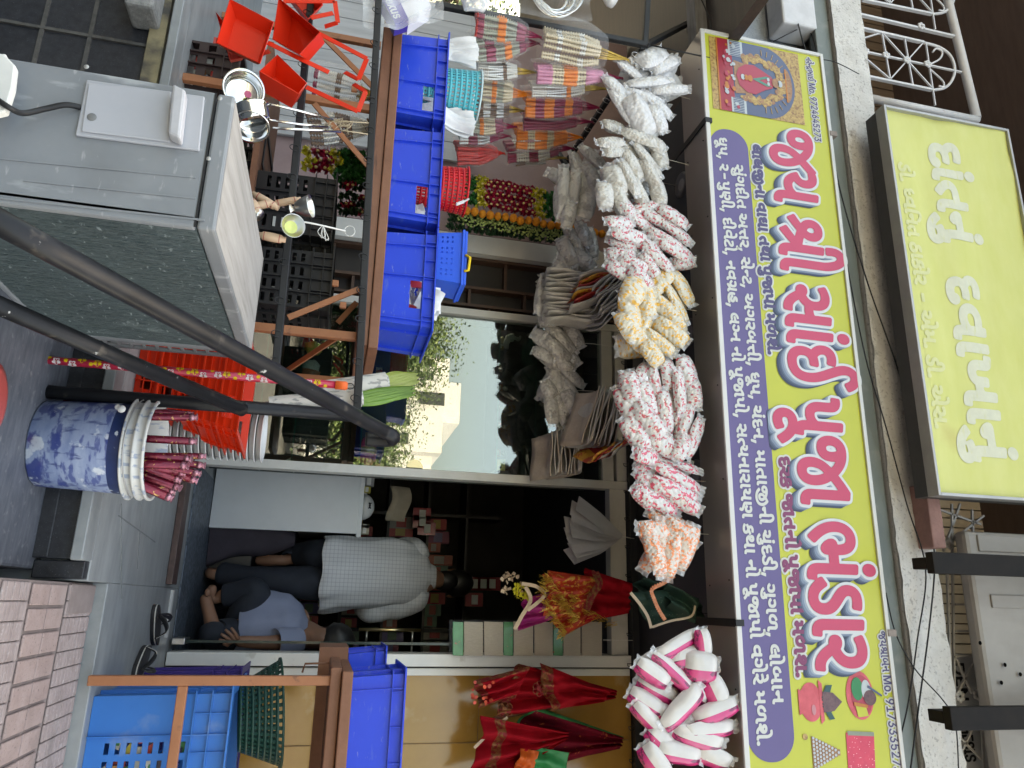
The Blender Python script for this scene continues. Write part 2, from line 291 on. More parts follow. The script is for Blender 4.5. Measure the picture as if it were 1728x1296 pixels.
'ga': (654, (210,178,5155,178,5055,236,11,303,74,346,5108,295,5168,251,206,251,5247,251,5299,313,299,384,5299,461,5240,530,188,530,5157,530,5101,515,79,503,54,570,5087,587,5160,603,192,603,5275,603,5380,496,380,383,5380,319,5349,239,5299,195,5239,178), (627,0,5584,0,5527,19,510,37,5494,54,5479,104,479,148,479,603,559,592,559,152,5559,125,5565,100,571,92,5582,78,5625,73,646,73,638,0)),
'gaprehalf': (410, (210,178,5155,178,5055,236,11,303,74,346,5108,295,5168,251,206,251,5247,251,5299,313,299,384,5299,461,5240,530,188,530,5157,530,5101,515,79,503,54,570,5087,587,5160,603,192,603,5275,603,5380,496,380,383,5380,319,5349,239,5299,195,5239,178)),
'gara': (654, (210,178,5155,178,5055,236,11,303,74,346,5108,295,5168,251,206,251,5247,251,5299,313,299,384,5299,461,5240,530,188,530,5157,530,5101,515,79,503,54,570,5087,587,5160,603,192,603,5275,603,5380,496,380,383,5380,319,5349,239,5299,195,5239,178), (257,-7,208,60,479,220,479,603,559,592,559,152,5559,125,5565,100,571,92,5582,78,5625,73,646,73,638,0,627,0,5584,0,5527,19,510,37,5495,53,5480,99,479,138)),
'gha': (620, (274,107,5184,107,5083,194,83,261,5083,317,114,355,5083,377,5044,436,44,478,5044,528,5128,603,210,603,5231,603,5285,597,304,592,290,521,5275,525,5236,530,219,530,5170,530,5125,497,125,470,5125,449,5147,412,172,396,5209,411,259,411,5273,411,5309,407,320,405,308,333,5291,338,257,338,5217,338,5164,303,164,264,5164,222,5225,179,274,179,5329,179,5411,221,446,255,446,603,526,592,526,152,5526,125,5532,100,538,92,5549,78,5591,73,612,73,604,0,594,0,5551,0,5494,19,477,37,5461,54,5446,104,446,148,446,161,5415,139,5332,107)),
'ha': (633, (422,161,5359,161,5239,221,189,291,257,332,5327,233,423,233,5455,233,5497,256,497,284,5497,311,5458,345,400,366,5336,389,5273,449,273,493,5273,543,5351,602,427,602,5452,602,5506,595,526,590,511,518,5468,530,415,530,5353,530,353,494,5353,477,5387,451,436,433,5517,404,5577,334,577,285,5577,225,5493,161), (396,-10,5277,-10,5122,73,5046,209,46,289,5046,345,5066,433,85,468,161,433,5147,402,5130,331,130,289,5130,222,5193,120,5311,63,394,63,5449,63,5546,84,595,106,628,35,5588,19,5518,-1,5444,-10)),
'ii': (634, (311,-10,5238,-10,5138,39,5088,123,88,176,5088,252,139,302,5098,329,5044,405,44,461,5044,499,5082,564,5156,603,210,603,5231,603,5285,597,304,592,290,520,5275,524,5236,529,219,529,5173,529,5125,488,125,456,5125,422,5162,368,207,344,5249,359,299,359,5308,359,5328,359,338,357,329,285,5322,286,5308,286,300,286,5247,286,5168,234,168,177,5168,122,5241,63,314,63,5408,63,5508,156,508,236,5508,279,5493,351,5462,427,437,476,5403,543,5361,631,5341,701,341,739,5341,805,5426,896,505,896,5558,896,5629,857,5676,796,691,761,617,734,5601,769,5548,825,506,825,5475,825,5424,786,424,737,5424,691,5466,592,504,518,5542,444,5590,310,590,236,5590,172,5538,59,5416,-10)),
'iivowelsign': (265, (239,0,5204,0,5143,15,122,37,5102,57,5090,111,90,148,90,611,5075,711,5006,824,-41,824,4929,824,4888,779,-112,729,4888,715,4890,683,-107,668,-184,668,4813,682,4809,723,-191,739,4809,813,4889,896,-41,896,5020,896,5107,817,5161,688,170,614,170,152,5170,124,5176,102,183,92,5194,78,5237,73,257,73,249,0)),
'ivowelsign': (265, (238,0,5203,0,5142,15,121,37,5102,57,5090,106,90,148,90,672,5090,731,5117,822,156,854,5179,874,5249,896,292,896,5381,896,5534,798,612,710,553,665,5514,708,5430,780,5343,824,298,824,5271,824,5227,812,210,797,5188,778,5170,708,170,643,170,152,5170,125,5176,100,182,92,5193,78,5235,73,256,73,248,0)),
'ja': (822, (549,-10,5485,-10,5407,39,5372,117,372,160,5372,233,5447,354,523,416,5482,456,5386,511,330,523,5341,504,5356,457,356,428,5356,390,5325,317,5253,270,191,270,5115,270,5033,363,33,430,5033,477,5081,556,5173,603,240,603,5343,603,5512,530,581,461,5626,495,5720,563,782,604,827,539,5770,502,5674,438,630,407,5672,353,5721,234,721,169,5721,84,5628,-10), (113,429,5113,386,5157,343,191,343,5237,343,5276,391,276,434,5276,462,5259,512,245,533,5239,533,234,533,5169,533,5113,470), (454,161,5454,115,5498,63,547,63,5589,63,5639,114,639,170,5639,226,5604,321,571,363,5521,324,5471,255,5454,191)),
'jaaavowel': (1017, (548,-10,5485,-10,5407,39,5372,117,372,160,5372,233,5447,349,525,411,5485,452,5388,509,330,522,5341,504,5356,457,356,428,5356,390,5326,317,5254,270,191,270,5115,270,5033,363,33,430,5033,478,5081,556,5173,603,240,603,5345,603,5514,526,584,455,5640,494,5775,572,842,603,922,592,922,152,5922,125,5929,101,935,92,5945,78,5988,73,1009,73,1001,0,991,0,5948,0,5891,20,874,37,5857,54,5842,104,842,148,842,524,5783,492,5678,430,632,400,5673,347,5721,232,721,169,5721,84,5628,-10), (113,429,5113,386,5157,343,191,343,5237,343,5276,391,276,434,5276,462,5259,512,245,533,5239,533,234,533,5169,533,5113,470), (454,161,5454,115,5498,63,546,63,5589,63,5639,114,639,170,5639,224,5605,316,573,357,5501,302,5454,208)),
'jaiivowel': (992, (557,37,5499,37,5427,85,5394,164,394,209,5394,272,5455,386,511,438,5434,501,330,523,5341,504,5356,457,356,428,5356,390,5326,317,5254,270,191,270,5115,270,5033,363,33,430,5033,478,5081,556,5173,603,240,603,5335,603,5503,542,569,485,5605,514,5686,567,736,593,764,593,5845,517,5946,327,946,208,5946,92,5852,-66,5683,-145,571,-145,5442,-145,5230,-33,150,90,222,134,5289,29,5458,-71,568,-71,5705,-71,5866,67,866,206,5866,297,5797,447,735,509,5702,490,5644,453,619,435,5675,375,5718,261,718,199,5718,121,5631,37), (113,429,5113,386,5157,343,191,343,5237,343,5276,391,276,434,5276,462,5259,512,245,533,5239,533,234,533,5169,533,5113,470), (475,210,5475,164,5514,109,555,109,5594,109,5638,157,638,206,5638,248,5605,341,561,388,5475,308)),
'ka': (511, (65,211,38,282,180,333,5144,360,5103,420,103,461,5103,524,5198,603,277,603,5309,603,5367,596,394,589,379,517,5353,523,5312,529,286,529,5235,529,5185,489,185,454,5185,430,5219,385,259,361,464,438,496,368,331,311,5391,275,5453,194,453,142,5453,105,5416,35,5331,-10,259,-10,5181,-10,5063,39,18,73,63,135,5112,97,5205,63,254,63,5315,63,5371,105,371,144,5371,164,5352,205,5300,253,251,282)),
'kha': (746, (261,161,5182,161,140,203,5115,228,5093,293,93,351,93,440,5093,467,5087,492,81,500,5071,514,5027,519,6,519,14,592,24,592,5068,592,5125,573,142,555,5159,538,5173,488,173,443,173,351,5173,311,5186,267,200,253,5222,233,262,233,5282,233,5315,245,327,258,5338,270,5349,310,349,351,349,481,429,471,429,362,5439,346,5468,334,486,334,5513,334,5553,355,571,374,571,603,651,592,651,152,5651,125,5658,101,664,92,5674,78,5717,73,738,73,730,0,720,0,5677,0,5620,20,603,37,5586,54,5571,104,571,148,571,285,5554,274,5513,262,486,262,5469,262,5437,269,423,278,5409,225,5322,161)),
'la': (651, (279,105,5172,105,5044,229,44,337,5044,438,5177,576,299,603,319,528,5226,509,5126,416,126,333,5126,255,5212,179,276,179,5308,179,5358,189,380,199,411,132,5384,119,5317,105), (244,304,226,377,477,428,477,603,557,592,557,152,5557,125,5563,100,569,92,5580,78,5622,73,643,73,635,0,625,0,5590,0,5529,15,508,37,5489,57,5477,106,477,148,477,352)),
'lla': (750, (724,0,5681,0,5623,19,606,37,5590,54,5575,104,575,148,575,398,5575,444,5565,489,551,503,5534,522,503,522,5488,522,5464,511,455,503,5441,490,5431,445,431,398,431,375,5431,317,5413,221,378,188,5356,167,5290,141,242,141,5185,141,5095,191,5044,287,44,354,5044,442,5154,569,259,603,282,530,5195,501,5126,408,126,350,5126,299,5159,239,5212,213,241,213,5271,213,5312,231,325,246,5339,263,5351,311,351,356,351,410,5351,451,5363,528,400,559,5418,575,5469,593,503,593,5536,593,5588,575,606,559,5632,537,5655,476,655,423,655,152,5655,125,5661,100,667,92,5678,78,5721,73,742,73,734,0)),
'ma': (594, (166,152,5140,152,5086,192,5051,249,51,274,5051,291,5077,316,107,316,131,316,131,440,5131,468,5125,492,119,500,5109,514,5065,520,44,520,52,592,63,592,5146,592,180,556,5197,539,5211,488,211,444,211,316,420,316,420,603,500,592,500,152,5500,125,5506,100,512,92,5523,78,5566,73,586,73,579,0,568,0,5525,0,5468,19,451,37,5435,54,5420,104,420,148,420,244,211,244,211,215,5211,181,5183,152)),
'na': (546, (140,214,5116,214,5062,257,5024,319,24,348,5024,371,5051,400,84,400,372,400,372,603,452,592,452,152,5452,125,5458,100,464,92,5475,78,5517,73,538,73,530,0,520,0,5485,0,5424,15,403,37,5384,57,5372,106,372,148,372,328,191,328,191,271,5191,242,5163,214)),
'naprehalf': (352, (140,214,5116,214,5062,257,5024,319,24,348,5024,371,5051,400,84,400,372,400,372,328,191,328,191,271,5191,242,5163,214)),
'nna': (821, (425,-142,360,-97,5373,-82,5388,-52,388,-35,5388,-8,5349,31,302,52,163,114,5108,139,5075,212,75,276,75,603,155,592,155,291,5155,262,5159,220,5181,189,207,177,346,113,5416,81,5472,17,472,-30,5472,-64,5442,-120), (398,210,5351,210,5255,262,217,310,277,355,5302,324,5358,282,396,282,5429,282,5475,332,475,404,5475,472,5424,532,380,532,5327,532,284,509,259,574,5291,590,5356,603,385,603,5460,603,5555,502,555,404,5555,343,5527,267,5481,226,5425,210), (795,0,5752,0,5695,19,678,37,5662,54,5647,104,647,148,647,603,727,592,727,152,5727,125,5733,100,739,92,5750,78,5793,73,813,73,806,0)),
'ovowelsign': (265, (239,0,5196,0,5140,19,122,37,5105,54,5090,104,90,148,90,603,170,593,170,152,5170,124,5176,100,185,90,5196,77,5235,73,257,73,249,0), (92,641,5064,740,5003,824,-49,824,4940,824,4912,820,-101,815,-125,884,4896,891,4938,896,-44,896,5003,896,5078,856,5139,746,163,641)),
'pa': (568, (264,161,5225,161,5163,185,143,204,5118,229,5093,295,93,350,93,440,5093,467,5087,492,81,500,5071,514,5027,519,6,519,14,592,24,592,5068,592,5125,573,142,555,5159,538,5173,488,173,443,173,357,5173,311,5189,266,202,253,5223,233,272,233,5307,233,5370,264,393,286,393,603,473,592,473,152,5473,125,5479,100,485,92,5496,78,5539,73,560,73,552,0,542,0,5499,0,5441,19,424,37,5408,54,5393,104,393,148,393,199,5367,182,5304,161)),
'ra': (445, (412,0,5347,0,5246,55,5169,142,139,189,5130,188,121,188,5075,188,5029,216,29,249,5029,274,5063,301,90,301,5110,301,5148,289,170,271,5208,280,5273,317,5313,376,313,417,5313,473,5245,530,189,530,5121,530,55,499,29,568,5066,584,5149,603,191,603,5283,603,5396,510,396,418,5396,363,5347,277,5266,218,217,203,5255,152,5318,97,5383,75,422,75,436,75,427,0)),
'sa': (711, (413,0,5347,0,5246,55,5169,142,139,189,5130,188,121,188,5075,188,5029,217,29,249,5029,274,5063,301,90,301,5109,301,5146,289,168,273,5203,282,5263,319,5300,376,300,416,5300,472,5236,530,183,530,5149,530,5090,516,55,499,29,568,5066,584,5146,603,186,603,5274,603,5381,510,381,418,5381,391,375,366,5388,362,5417,357,432,357,5466,357,5514,369,537,383,537,603,617,592,617,152,5617,125,5623,100,629,92,5640,78,5682,73,703,73,695,0,685,0,5650,0,5589,15,568,37,5549,57,5537,106,537,148,537,306,5517,296,5468,286,435,286,5387,286,347,302,5324,267,5256,218,216,204,5254,153,5318,97,5382,75,422,75,436,75,427,0)),
'sha': (677, (651,0,5608,0,5552,19,534,37,5517,54,5502,104,502,148,502,603,583,592,583,152,5583,125,5589,101,595,92,5605,78,5648,73,669,73,661,0), (387,0,5333,0,5244,53,5171,137,141,183,5133,183,126,183,5079,183,5031,212,31,244,5031,267,5065,294,91,294,5111,294,5152,282,176,263,5242,280,5314,356,314,417,5314,460,5283,510,5237,531,212,531,5175,531,5144,499,144,482,5144,465,5161,434,5211,409,258,399,232,332,5149,352,5066,425,66,484,5066,514,5098,568,5164,602,214,602,5260,602,5343,561,5396,477,396,413,5396,359,5349,273,5269,212,219,197,5261,140,5343,75,398,75,411,75,402,0)),
'shara': (720, (59,164,13,234,5053,254,5145,304,183,326,5124,356,5074,429,74,474,5074,506,5111,565,5182,603,233,603,5290,603,5362,566,5396,505,396,470,5396,431,5360,368,325,340,5410,313,545,287,545,603,625,592,625,152,5625,125,5631,100,637,92,5648,78,5690,73,711,73,703,0,693,0,5658,0,5597,15,576,37,5557,57,5545,106,545,148,545,212,283,39,234,107,407,209,5419,216,5446,230,459,236,5411,245,5311,273,261,291,5185,241), (154,467,5154,430,5208,387,247,370,5285,396,5315,443,315,468,5315,494,5280,533,236,533,5200,533,5154,497)),
'ta': (572, (209,12,5164,48,5089,127,5043,213,43,261,5043,300,5069,360,93,381,5123,407,5218,433,306,433,398,433,398,603,478,592,478,152,5478,125,5484,100,490,92,5501,78,5544,73,564,73,557,0,546,0,5503,0,5446,19,429,37,5413,54,5398,104,398,148,398,360,300,360,5255,360,5201,354,5169,341,156,331,5125,306,125,261,5125,209,5198,120,262,68)),
'taprehalf': (368, (209,12,5164,48,5089,127,5043,213,43,261,5043,300,5069,360,93,381,5123,407,5218,433,306,433,398,433,398,360,300,360,5255,360,5201,354,5169,341,156,331,5125,306,125,261,5125,209,5198,120,262,68)),
'tata': (669, (320,12,5277,47,5201,126,5154,213,154,261,5154,299,5182,347,204,363,30,359,38,433,494,433,494,603,574,593,574,152,5574,124,5580,100,589,90,5600,77,5636,73,661,73,653,0,643,0,5600,0,5544,19,526,37,5509,54,5494,104,494,148,494,360,411,360,5366,360,5312,354,5280,342,267,331,5236,306,236,261,5236,227,5268,169,5329,108,373,68)),
'tha': (625, (275,146,5186,146,5077,238,48,321,5143,349,5240,422,240,477,5240,506,5205,535,179,535,5150,535,5117,510,117,489,5117,472,5136,444,162,430,116,376,5076,398,5040,455,40,491,5040,536,5111,603,178,603,5229,603,5290,565,5318,506,318,474,5318,408,5231,315,151,281,5169,252,5228,218,276,218,5336,218,5419,261,450,292,450,603,530,592,530,152,5530,125,5536,100,542,92,5553,78,5596,73,617,73,609,0,599,0,5556,0,5498,19,481,37,5465,54,5450,104,450,148,450,201,5420,179,5338,146)),
'tta': (451, (249,-10,5153,-10,5046,84,46,162,5046,230,5132,319,208,359,5270,391,5323,434,323,467,5323,501,5275,530,237,530,5202,530,5143,518,113,504,88,572,5121,586,5196,603,239,603,5322,603,5403,528,403,469,5403,427,5369,370,5312,327,275,307,5220,277,5156,232,5129,186,129,154,5129,114,5193,63,251,63,5299,63,5377,90,417,115,454,44,5407,18,5314,-10)),
'ttha': (517, (265,-10,5154,-10,5044,95,44,175,5044,242,5137,341,225,360,5194,381,5145,442,145,483,5145,533,5224,603,302,603,5328,603,5387,598,414,591,399,520,5376,526,5324,530,304,530,5263,530,5225,504,225,481,5225,456,5269,416,328,380,5407,332,5485,236,485,165,5485,87,5371,-10), (126,173,5126,121,5197,63,263,63,5322,63,5403,111,403,167,5403,211,5358,272,306,306,5302,306,299,306,5251,306,5172,275,5126,216)),
'uuvowelsign': (0, (-178,-268,4745,-268,4662,-192,-338,-132,4662,-76,4752,0,-167,0,4908,0,5020,-52,5105,-138,139,-189,78,-228,5023,-151,4912,-68,-162,-68,4786,-68,4736,-104,-264,-133,4736,-169,4785,-196,-184,-196,4844,-196,4886,-185,-93,-175,-68,-245,4906,-255,4849,-268)),
'uvowelsign': (0, (-162,-268,4741,-268,4598,-177,-461,-100,-399,-57,4659,-130,4765,-196,-162,-196,4894,-196,4943,-161,-57,-127,4943,-97,4898,-68,-137,-68,4836,-68,4794,-79,-227,-90,-253,-23,4801,0,-142,0,4935,0,5017,-74,17,-135,5017,-193,4927,-268)),
'va': (577, (244,161,5156,161,5044,260,44,345,5044,408,5101,494,5200,539,263,539,5285,539,5341,533,359,528,346,458,5329,461,5291,466,266,466,5199,466,5125,404,125,346,5125,288,5193,233,243,233,5297,233,5369,268,403,299,403,603,483,592,483,152,5483,125,5489,100,495,92,5506,78,5549,73,569,73,562,0,551,0,5508,0,5451,19,434,37,5418,54,5403,104,403,148,403,207,5373,188,5301,161)),
'ya': (594, (271,161,5186,161,5073,254,43,333,5103,350,5174,406,174,452,5174,489,5125,531,83,531,5065,531,5044,528,32,526,14,594,5025,597,5060,603,88,603,5165,603,5255,524,255,453,5255,399,5196,323,147,299,5162,272,5225,233,269,233,5321,233,5395,272,419,298,419,603,499,593,499,152,5499,124,5505,100,514,90,5525,77,5564,73,586,73,578,0,568,0,5525,0,5469,19,451,37,5434,54,5419,104,419,148,419,208,5392,187,5322,161)),
}

def outline(c):
    q = [(x - 5000 if x > 3000 else x, y, x <= 3000) for x, y in zip(c[::2], c[1::2])]
    pts = []
    for k, a in enumerate(q):
        b = q[(k + 1) % len(q)]; pts.append(a)
        if not a[2] and not b[2]: pts.append(((a[0] + b[0]) / 2, (a[1] + b[1]) / 2, True))
    s = next(k for k, a in enumerate(pts) if a[2]); pts = pts[s:] + pts[:s]
    k = 0; out = []; n = len(pts)
    while k < n:
        a = pts[k]; b = pts[(k + 1) % n]; out.append(a[:2])
        if b[2]: k += 1
        else:
            c_ = pts[(k + 2) % n]
            for t in (.25, .5, .75):
                out.append(tuple((1-t)**2*a[i] + 2*t*(1-t)*b[i] + t*t*c_[i] for i in (0, 1)))
            k += 2
    return out
GL = {k: (v[0], [outline(c) for c in v[1:]]) for k, v in GLYPHS.items()}
def layout(text, space=260, track=0):
    pen = 0; out = []
    for t in text.split():
        if t == '/': pen += space; continue
        a, cs = GL[t]
        for c in cs: out.append(np.array([(x + pen, y) for x, y in c], float))
        pen += a + (track if a else 0)
    return out, pen
def letters(name, text, x0, x1, z0, zh, Y, mats, parent, h=.0025, grows=((0., 0., 0.),), slant=0., space=260, track=0, ref=600., fit=True, xform=None, nrm=-1):
    """flat lettering on the plane at distance Y: baseline z0, body height zh, between x0 and x1.
    grows: one sheet per entry (grow, list of shifts, lift in front of Y)"""
    cs, wd = layout(text, space, track)
    mn = min(c[:, 0].min() for c in cs); mx = max(c[:, 0].max() for c in cs)
    sz = zh / ref; sx = (x1 - x0) / (mx - mn) if fit else sz
    C = []
    for c in cs:
        q = np.empty_like(c); q[:, 0] = x0 + (c[:, 0] - mn) * sx; q[:, 1] = c[:, 1] * sz + z0
        q[:, 0] += (q[:, 1] - z0) * slant; C.append(q)
    objs = []
    gmax = max(g[0] for g in grows) + .004
    allp = np.concatenate(C); pad = gmax + 3 * h
    ax0, az0 = allp.min(0) - pad; ax1, az1 = allp.max(0) + pad
    nx = int((ax1 - ax0) / h) + 2; nz = int((az1 - az0) / h) + 2
    D = np.full((nz, nx), 9.); W = np.zeros((nz, nx), int)
    zs = az0 + np.arange(nz) * h
    for q in C:
        for a, b in zip(q, np.roll(q, -1, 0)):
            lo = np.minimum(a, b) - pad; hi = np.maximum(a, b) + pad
            i0 = max(0, int((lo[0]-ax0)/h)); i1 = min(nx, int((hi[0]-ax0)/h)+2); j0 = max(0, int((lo[1]-az0)/h)); j1 = min(nz, int((hi[1]-az0)/h)+2)
            X = ax0 + np.arange(i0, i1) * h; Z = az0 + np.arange(j0, j1) * h
            e = b - a; l2 = e @ e
            if l2 < 1e-14: continue
            dx = X[None, :] - a[0]; dz = Z[:, None] - a[1]
            t = np.clip((dx * e[0] + dz * e[1]) / l2, 0, 1)
            d = np.hypot(dx - t * e[0], dz - t * e[1])
            D[j0:j1, i0:i1] = np.minimum(D[j0:j1, i0:i1], d)
            if a[1] != b[1]:
                s = 1 if b[1] > a[1] else -1
                lo_, hi_ = min(a[1], b[1]), max(a[1], b[1])
                jj = np.nonzero((zs >= lo_) & (zs < hi_))[0]
                for j in jj:
                    xc = a[0] + (zs[j] - a[1]) / e[1] * e[0]
                    i = int(math.ceil((xc - ax0) / h))
                    if i < nx: W[j, max(i, 0):] += s
    F = np.where(W != 0, D, -D)
    for k, (g, shifts, lift) in enumerate(grows):
        f = F + g
        if shifts:
            f2 = f.copy()
            for dx, dz in shifts:
                i = int(round(dx / h)); j = int(round(dz / h))
                g2 = np.full_like(f, -9.)
                src = f[max(0, -j):nz - max(0, j), max(0, -i):nx - max(0, i)]
                g2[max(0, j):max(0, j) + src.shape[0], max(0, i):max(0, i) + src.shape[1]] = src
                f2 = np.maximum(f2, g2)
            f = f2
        f[0] = f[-1] = -9; f[:, 0] = f[:, -1] = -9
        ins = f > 0; vs = []; fs = []; ed = {}
        def vert(j, i):
            key = (j, i)
            if key not in ed: ed[key] = len(vs); vs.append((ax0 + i * h, az0 + j * h))
            return ed[key]
        def cut(j, i, j2, i2):
            key = (j, i, j2, i2) if (j, i) < (j2, i2) else (j2, i2, j, i)
            if key not in ed:
                a, b = f[j, i], f[j2, i2]; t = a / (a - b)
                t = min(max(t, .02), .98)
                ed[key] = len(vs); vs.append((ax0 + (i + (i2 - i) * t) * h, az0 + (j + (j2 - j) * t) * h))
            return ed[key]
        cnt = ins[:-1, :-1].astype(int) + ins[1:, :-1] + ins[:-1, 1:] + ins[1:, 1:]
        for j in range(nz - 1):
            row = cnt[j]
            full = np.nonzero(row == 4)[0]
            if len(full):
                br = np.nonzero(np.diff(full) > 1)[0]
                st = [full[0]] + [full[b + 1] for b in br]; en = [full[b] for b in br] + [full[-1]]
                for a, b in zip(st, en): fs.append((vert(j, a), vert(j, b + 1), vert(j + 1, b + 1), vert(j + 1, a)))
            for i in np.nonzero((row > 0) & (row < 4))[0]:
                cr = [(j, i), (j, i + 1), (j + 1, i + 1), (j + 1, i)]; po = []
                for q in range(4):
                    a = cr[q]; b = cr[(q + 1) % 4]
                    if ins[a]: po.append(vert(*a))
                    if ins[a] != ins[b]: po.append(cut(*a, *b))
                if len(po) > 2: fs.append(tuple(po))
        mb = MB()
        if xform: mb.add([xform(x, z, lift) for x, z in vs], fs)
        else: mb.add([(x, Y - lift, z) for x, z in vs], fs)
        objs.append(mb.build(name, mats[k], parent, normals=False))
    return objs
TX = {'title': 'ja ya / shara iivowelsign / sa aavowelsign anusvara ii / pa uuvowelsign jaaavowel / bha anusvara dda aavowelsign ra', 'name1': 'na ra evowelsign naprehalf dara bha aavowelsign ii / L:M L:o L:. / 9 7 2 4 6 4 5 2 7 3', 'name2': 'ja ya shara iivowelsign ba evowelsign na / L:M L:o L:. / 9 1 7 3 3 3 5 2 7 3', 'l1': 'la aavowelsign la jaiivowel na aavowelsign / va aavowelsign gha aavowelsign / ta tha aavowelsign / pa uvowelsign jaaavowel pa ovowelsign / ma lla sha evowelsign .', 'l2': 'da ra evowelsign ka / jaaavowel ta na ovowelsign / pa uuvowelsign jaaavowel pa ovowelsign / ma lla sha evowelsign .', 'r1': 'sa uvowelsign anusvara ga da iivowelsign ta / a tata ra , / sa evowelsign naprehalf tta , / a ga ra ba tata iivowelsign , / dha uuvowelsign pa , / ca anusvara da na , / ma aavowelsign ta aavowelsign jaiivowel na iivowelsign / ca uvowelsign anusvara da dda iivowelsign , / ga uvowelsign ga lla , / la ovowelsign ba aavowelsign na', 'r2': 'dha uuvowelsign pa , / ra - pa uvowelsign nna iivowelsign , / da iivowelsign va evowelsign tta ovowelsign , / na va gara ha , / la gaprehalf na / na ovowelsign / pa uuvowelsign jaaavowel pa ovowelsign , / sa taprehalf ya na aavowelsign ra aavowelsign ya nna / ka tha aavowelsign / na ovowelsign / pa uuvowelsign jaaavowel pa ovowelsign / va ga evowelsign ra evowelsign / ma lla sha evowelsign .', 'd1': 'da aavowelsign anusvara ta na uvowelsign anusvara', 'd2': 'da va aavowelsign kha aavowelsign na uvowelsign anusvara', 'd3': 'dda ovowelsign . / dhaprehalf va ivowelsign na ta / ttha aavowelsign ka ovowelsign ra / - / e ma . / dda iivowelsign . / e sa .', 'den': 'L:D L:E L:N', 'esis': 'L:T L:H L:E L:S L:I L:S', 'nexus': 'L:n L:e L:x L:u L:s'}
# ---------------------------------------------------------------- ground, floor, steps, pavement
M_asph = mat('asphalt', (.06, .06, .06), .9, .3, 30, bump=.5, bscale=200)
g = MB().add([(-80, -90, 0), (80, -90, 0), (80, 60, 0), (-80, 60, 0)], [(0, 1, 2, 3)]).build('street', M_asph); struct(g)
M_kota = mat('kota_stone', (.17, .185, .19), .38, .3, 5, (.28, .295, .30), stretch=(1, 3, 1), bump=.12, bscale=60)
overlay(M_kota, (.26, .28, .28), 55, .62, .75, stretch=(1, .35, 1), amount=.35)
overlay(M_kota, (.30, .29, .28), 2.2, .55, .75, amount=.5)
M_gran = mat('black_granite', (.012, .013, .016), .42, .5, 40, (.03, .032, .038), spec=.4)
overlay(M_gran, (.16, .16, .17), 230, .62, .72, amount=.5)
overlay(M_gran, (.06, .06, .065), 6, .5, .8, amount=.4)
M_tread = mat('worn_granite', (.06, .07, .09), .5, .4, 14, (.13, .145, .17), stretch=(1, 4, 1))
overlay(M_tread, (.3, .3, .31), 40, .6, .72, amount=.4)
M_groove = mat('grout_edge', (.075, .07, .063), .9, .3, 30)
f = MB()
f.box((-7, 2.66, 0), (-.04, 7.2, ZF)); f.box((-.04, 2.9, 0), (3, 7.2, ZF)); f.box((-7, 2.56, ZF - .035), (-.10, 2.66, ZF)); 
fl = f.build('shop_floor', M_kota, bevel=.004); struct(fl)
# scuffed joint lines across the stone
f = MB()
for a, b in (((205, 850), (205, 1010)), ((240, 840), (232, 960)), ((200, 870), (262, 915))):
    f.beam(PZ(*a, ZF + .0015), PZ(*b, ZF + .0015), .004, .002)
struct(f.build('floor_joints', mat('pale_joint', (.17, .18, .18), .8, .2, 50)))
st = MB(); st.box((-1.15, 1.15, 0), (-.07, 2.655, .622))
struct(st.build('landing', M_tread, bevel=.01))
pl = MB(); pl.box((-7, 2.60, 0), (-.105, 2.655, .665)); pl.box((-.10, 2.62, .622), (-.045, 2.9, .768))
struct(pl.build('plinth_face', M_gran, bevel=.004))
M_yst = mat('yellow_stone', (.16, .13, .075), .8, .35, 9, (.28, .23, .13), bump=.4)
overlay(M_yst, (.05, .045, .04), 6, .55, .68)
pl = MB(); pl.box((-7, 2.575, .665), (-1.2, 2.65, .725)); struct(pl.build('plinth_course', M_yst, bevel=.003))
pl = MB(); pl.box((-1.198, 2.60, .665), (-.105, 2.65, .7245)); pl.box((-7, 2.595, .725), (-.105, 2.65, .738)); struct(pl.build('plinth_joint', M_gran))
b = MB(); b.box((-2.55, 2.46, .60), (-2.06, 2.598, .70)); tag(b.build('concrete_block', mat('rough_concrete', (.15, .15, .14), .95, .3, 30, (.28, .275, .26), bump=1, bscale=80), bevel=.012), 'rough grey concrete block against the black granite plinth', 'block')
g = MB()
for z in (.30, .46):
    g.box((-7, 2.592, z), (-.107, 2.602, z + .014))
for x in (-2.6, -2.0, -1.75): g.box((x, 2.590, .02), (x + .012, 2.601, .66))
g.box((-.6, 2.635, .622), (-.07, 2.66, .630))
struct(g.build('granite_joints', M_groove))
M_pave = mat('pink_paver', (.27, .195, .178), .9, .25, 14, (.36, .275, .255), bump=.6, bscale=90)
overlay(M_pave, (.1, .07, .065), 120, .63, .70, amount=.8)
overlay(M_pave, (.42, .37, .35), 5, .55, .75, amount=.6); overlay(M_pave, (.13, .11, .10), 4, .58, .72, amount=.6)
M_pgrey = mat('greyed_paver', (.25, .195, .185), .9, .25, 18, (.33, .27, .26), bump=.6, bscale=120)
overlay(M_pgrey, (.44, .40, .39), 60, .58, .7, amount=.5); overlay(M_pgrey, (.15, .13, .12), 5, .56, .70, amount=.6)
M_cem = mat('cement_patch', (.19, .15, .14), .95, .25, 12, (.25, .205, .195), bump=.5)
zp = .735
pv = MB(); pv.box((-.035, .6, 0), (3, 2.895, zp - .008), 2)
y0 = PZ(45, 1050, zp).y; y1 = PZ(104, 1050, zp).y; y2 = 2.89
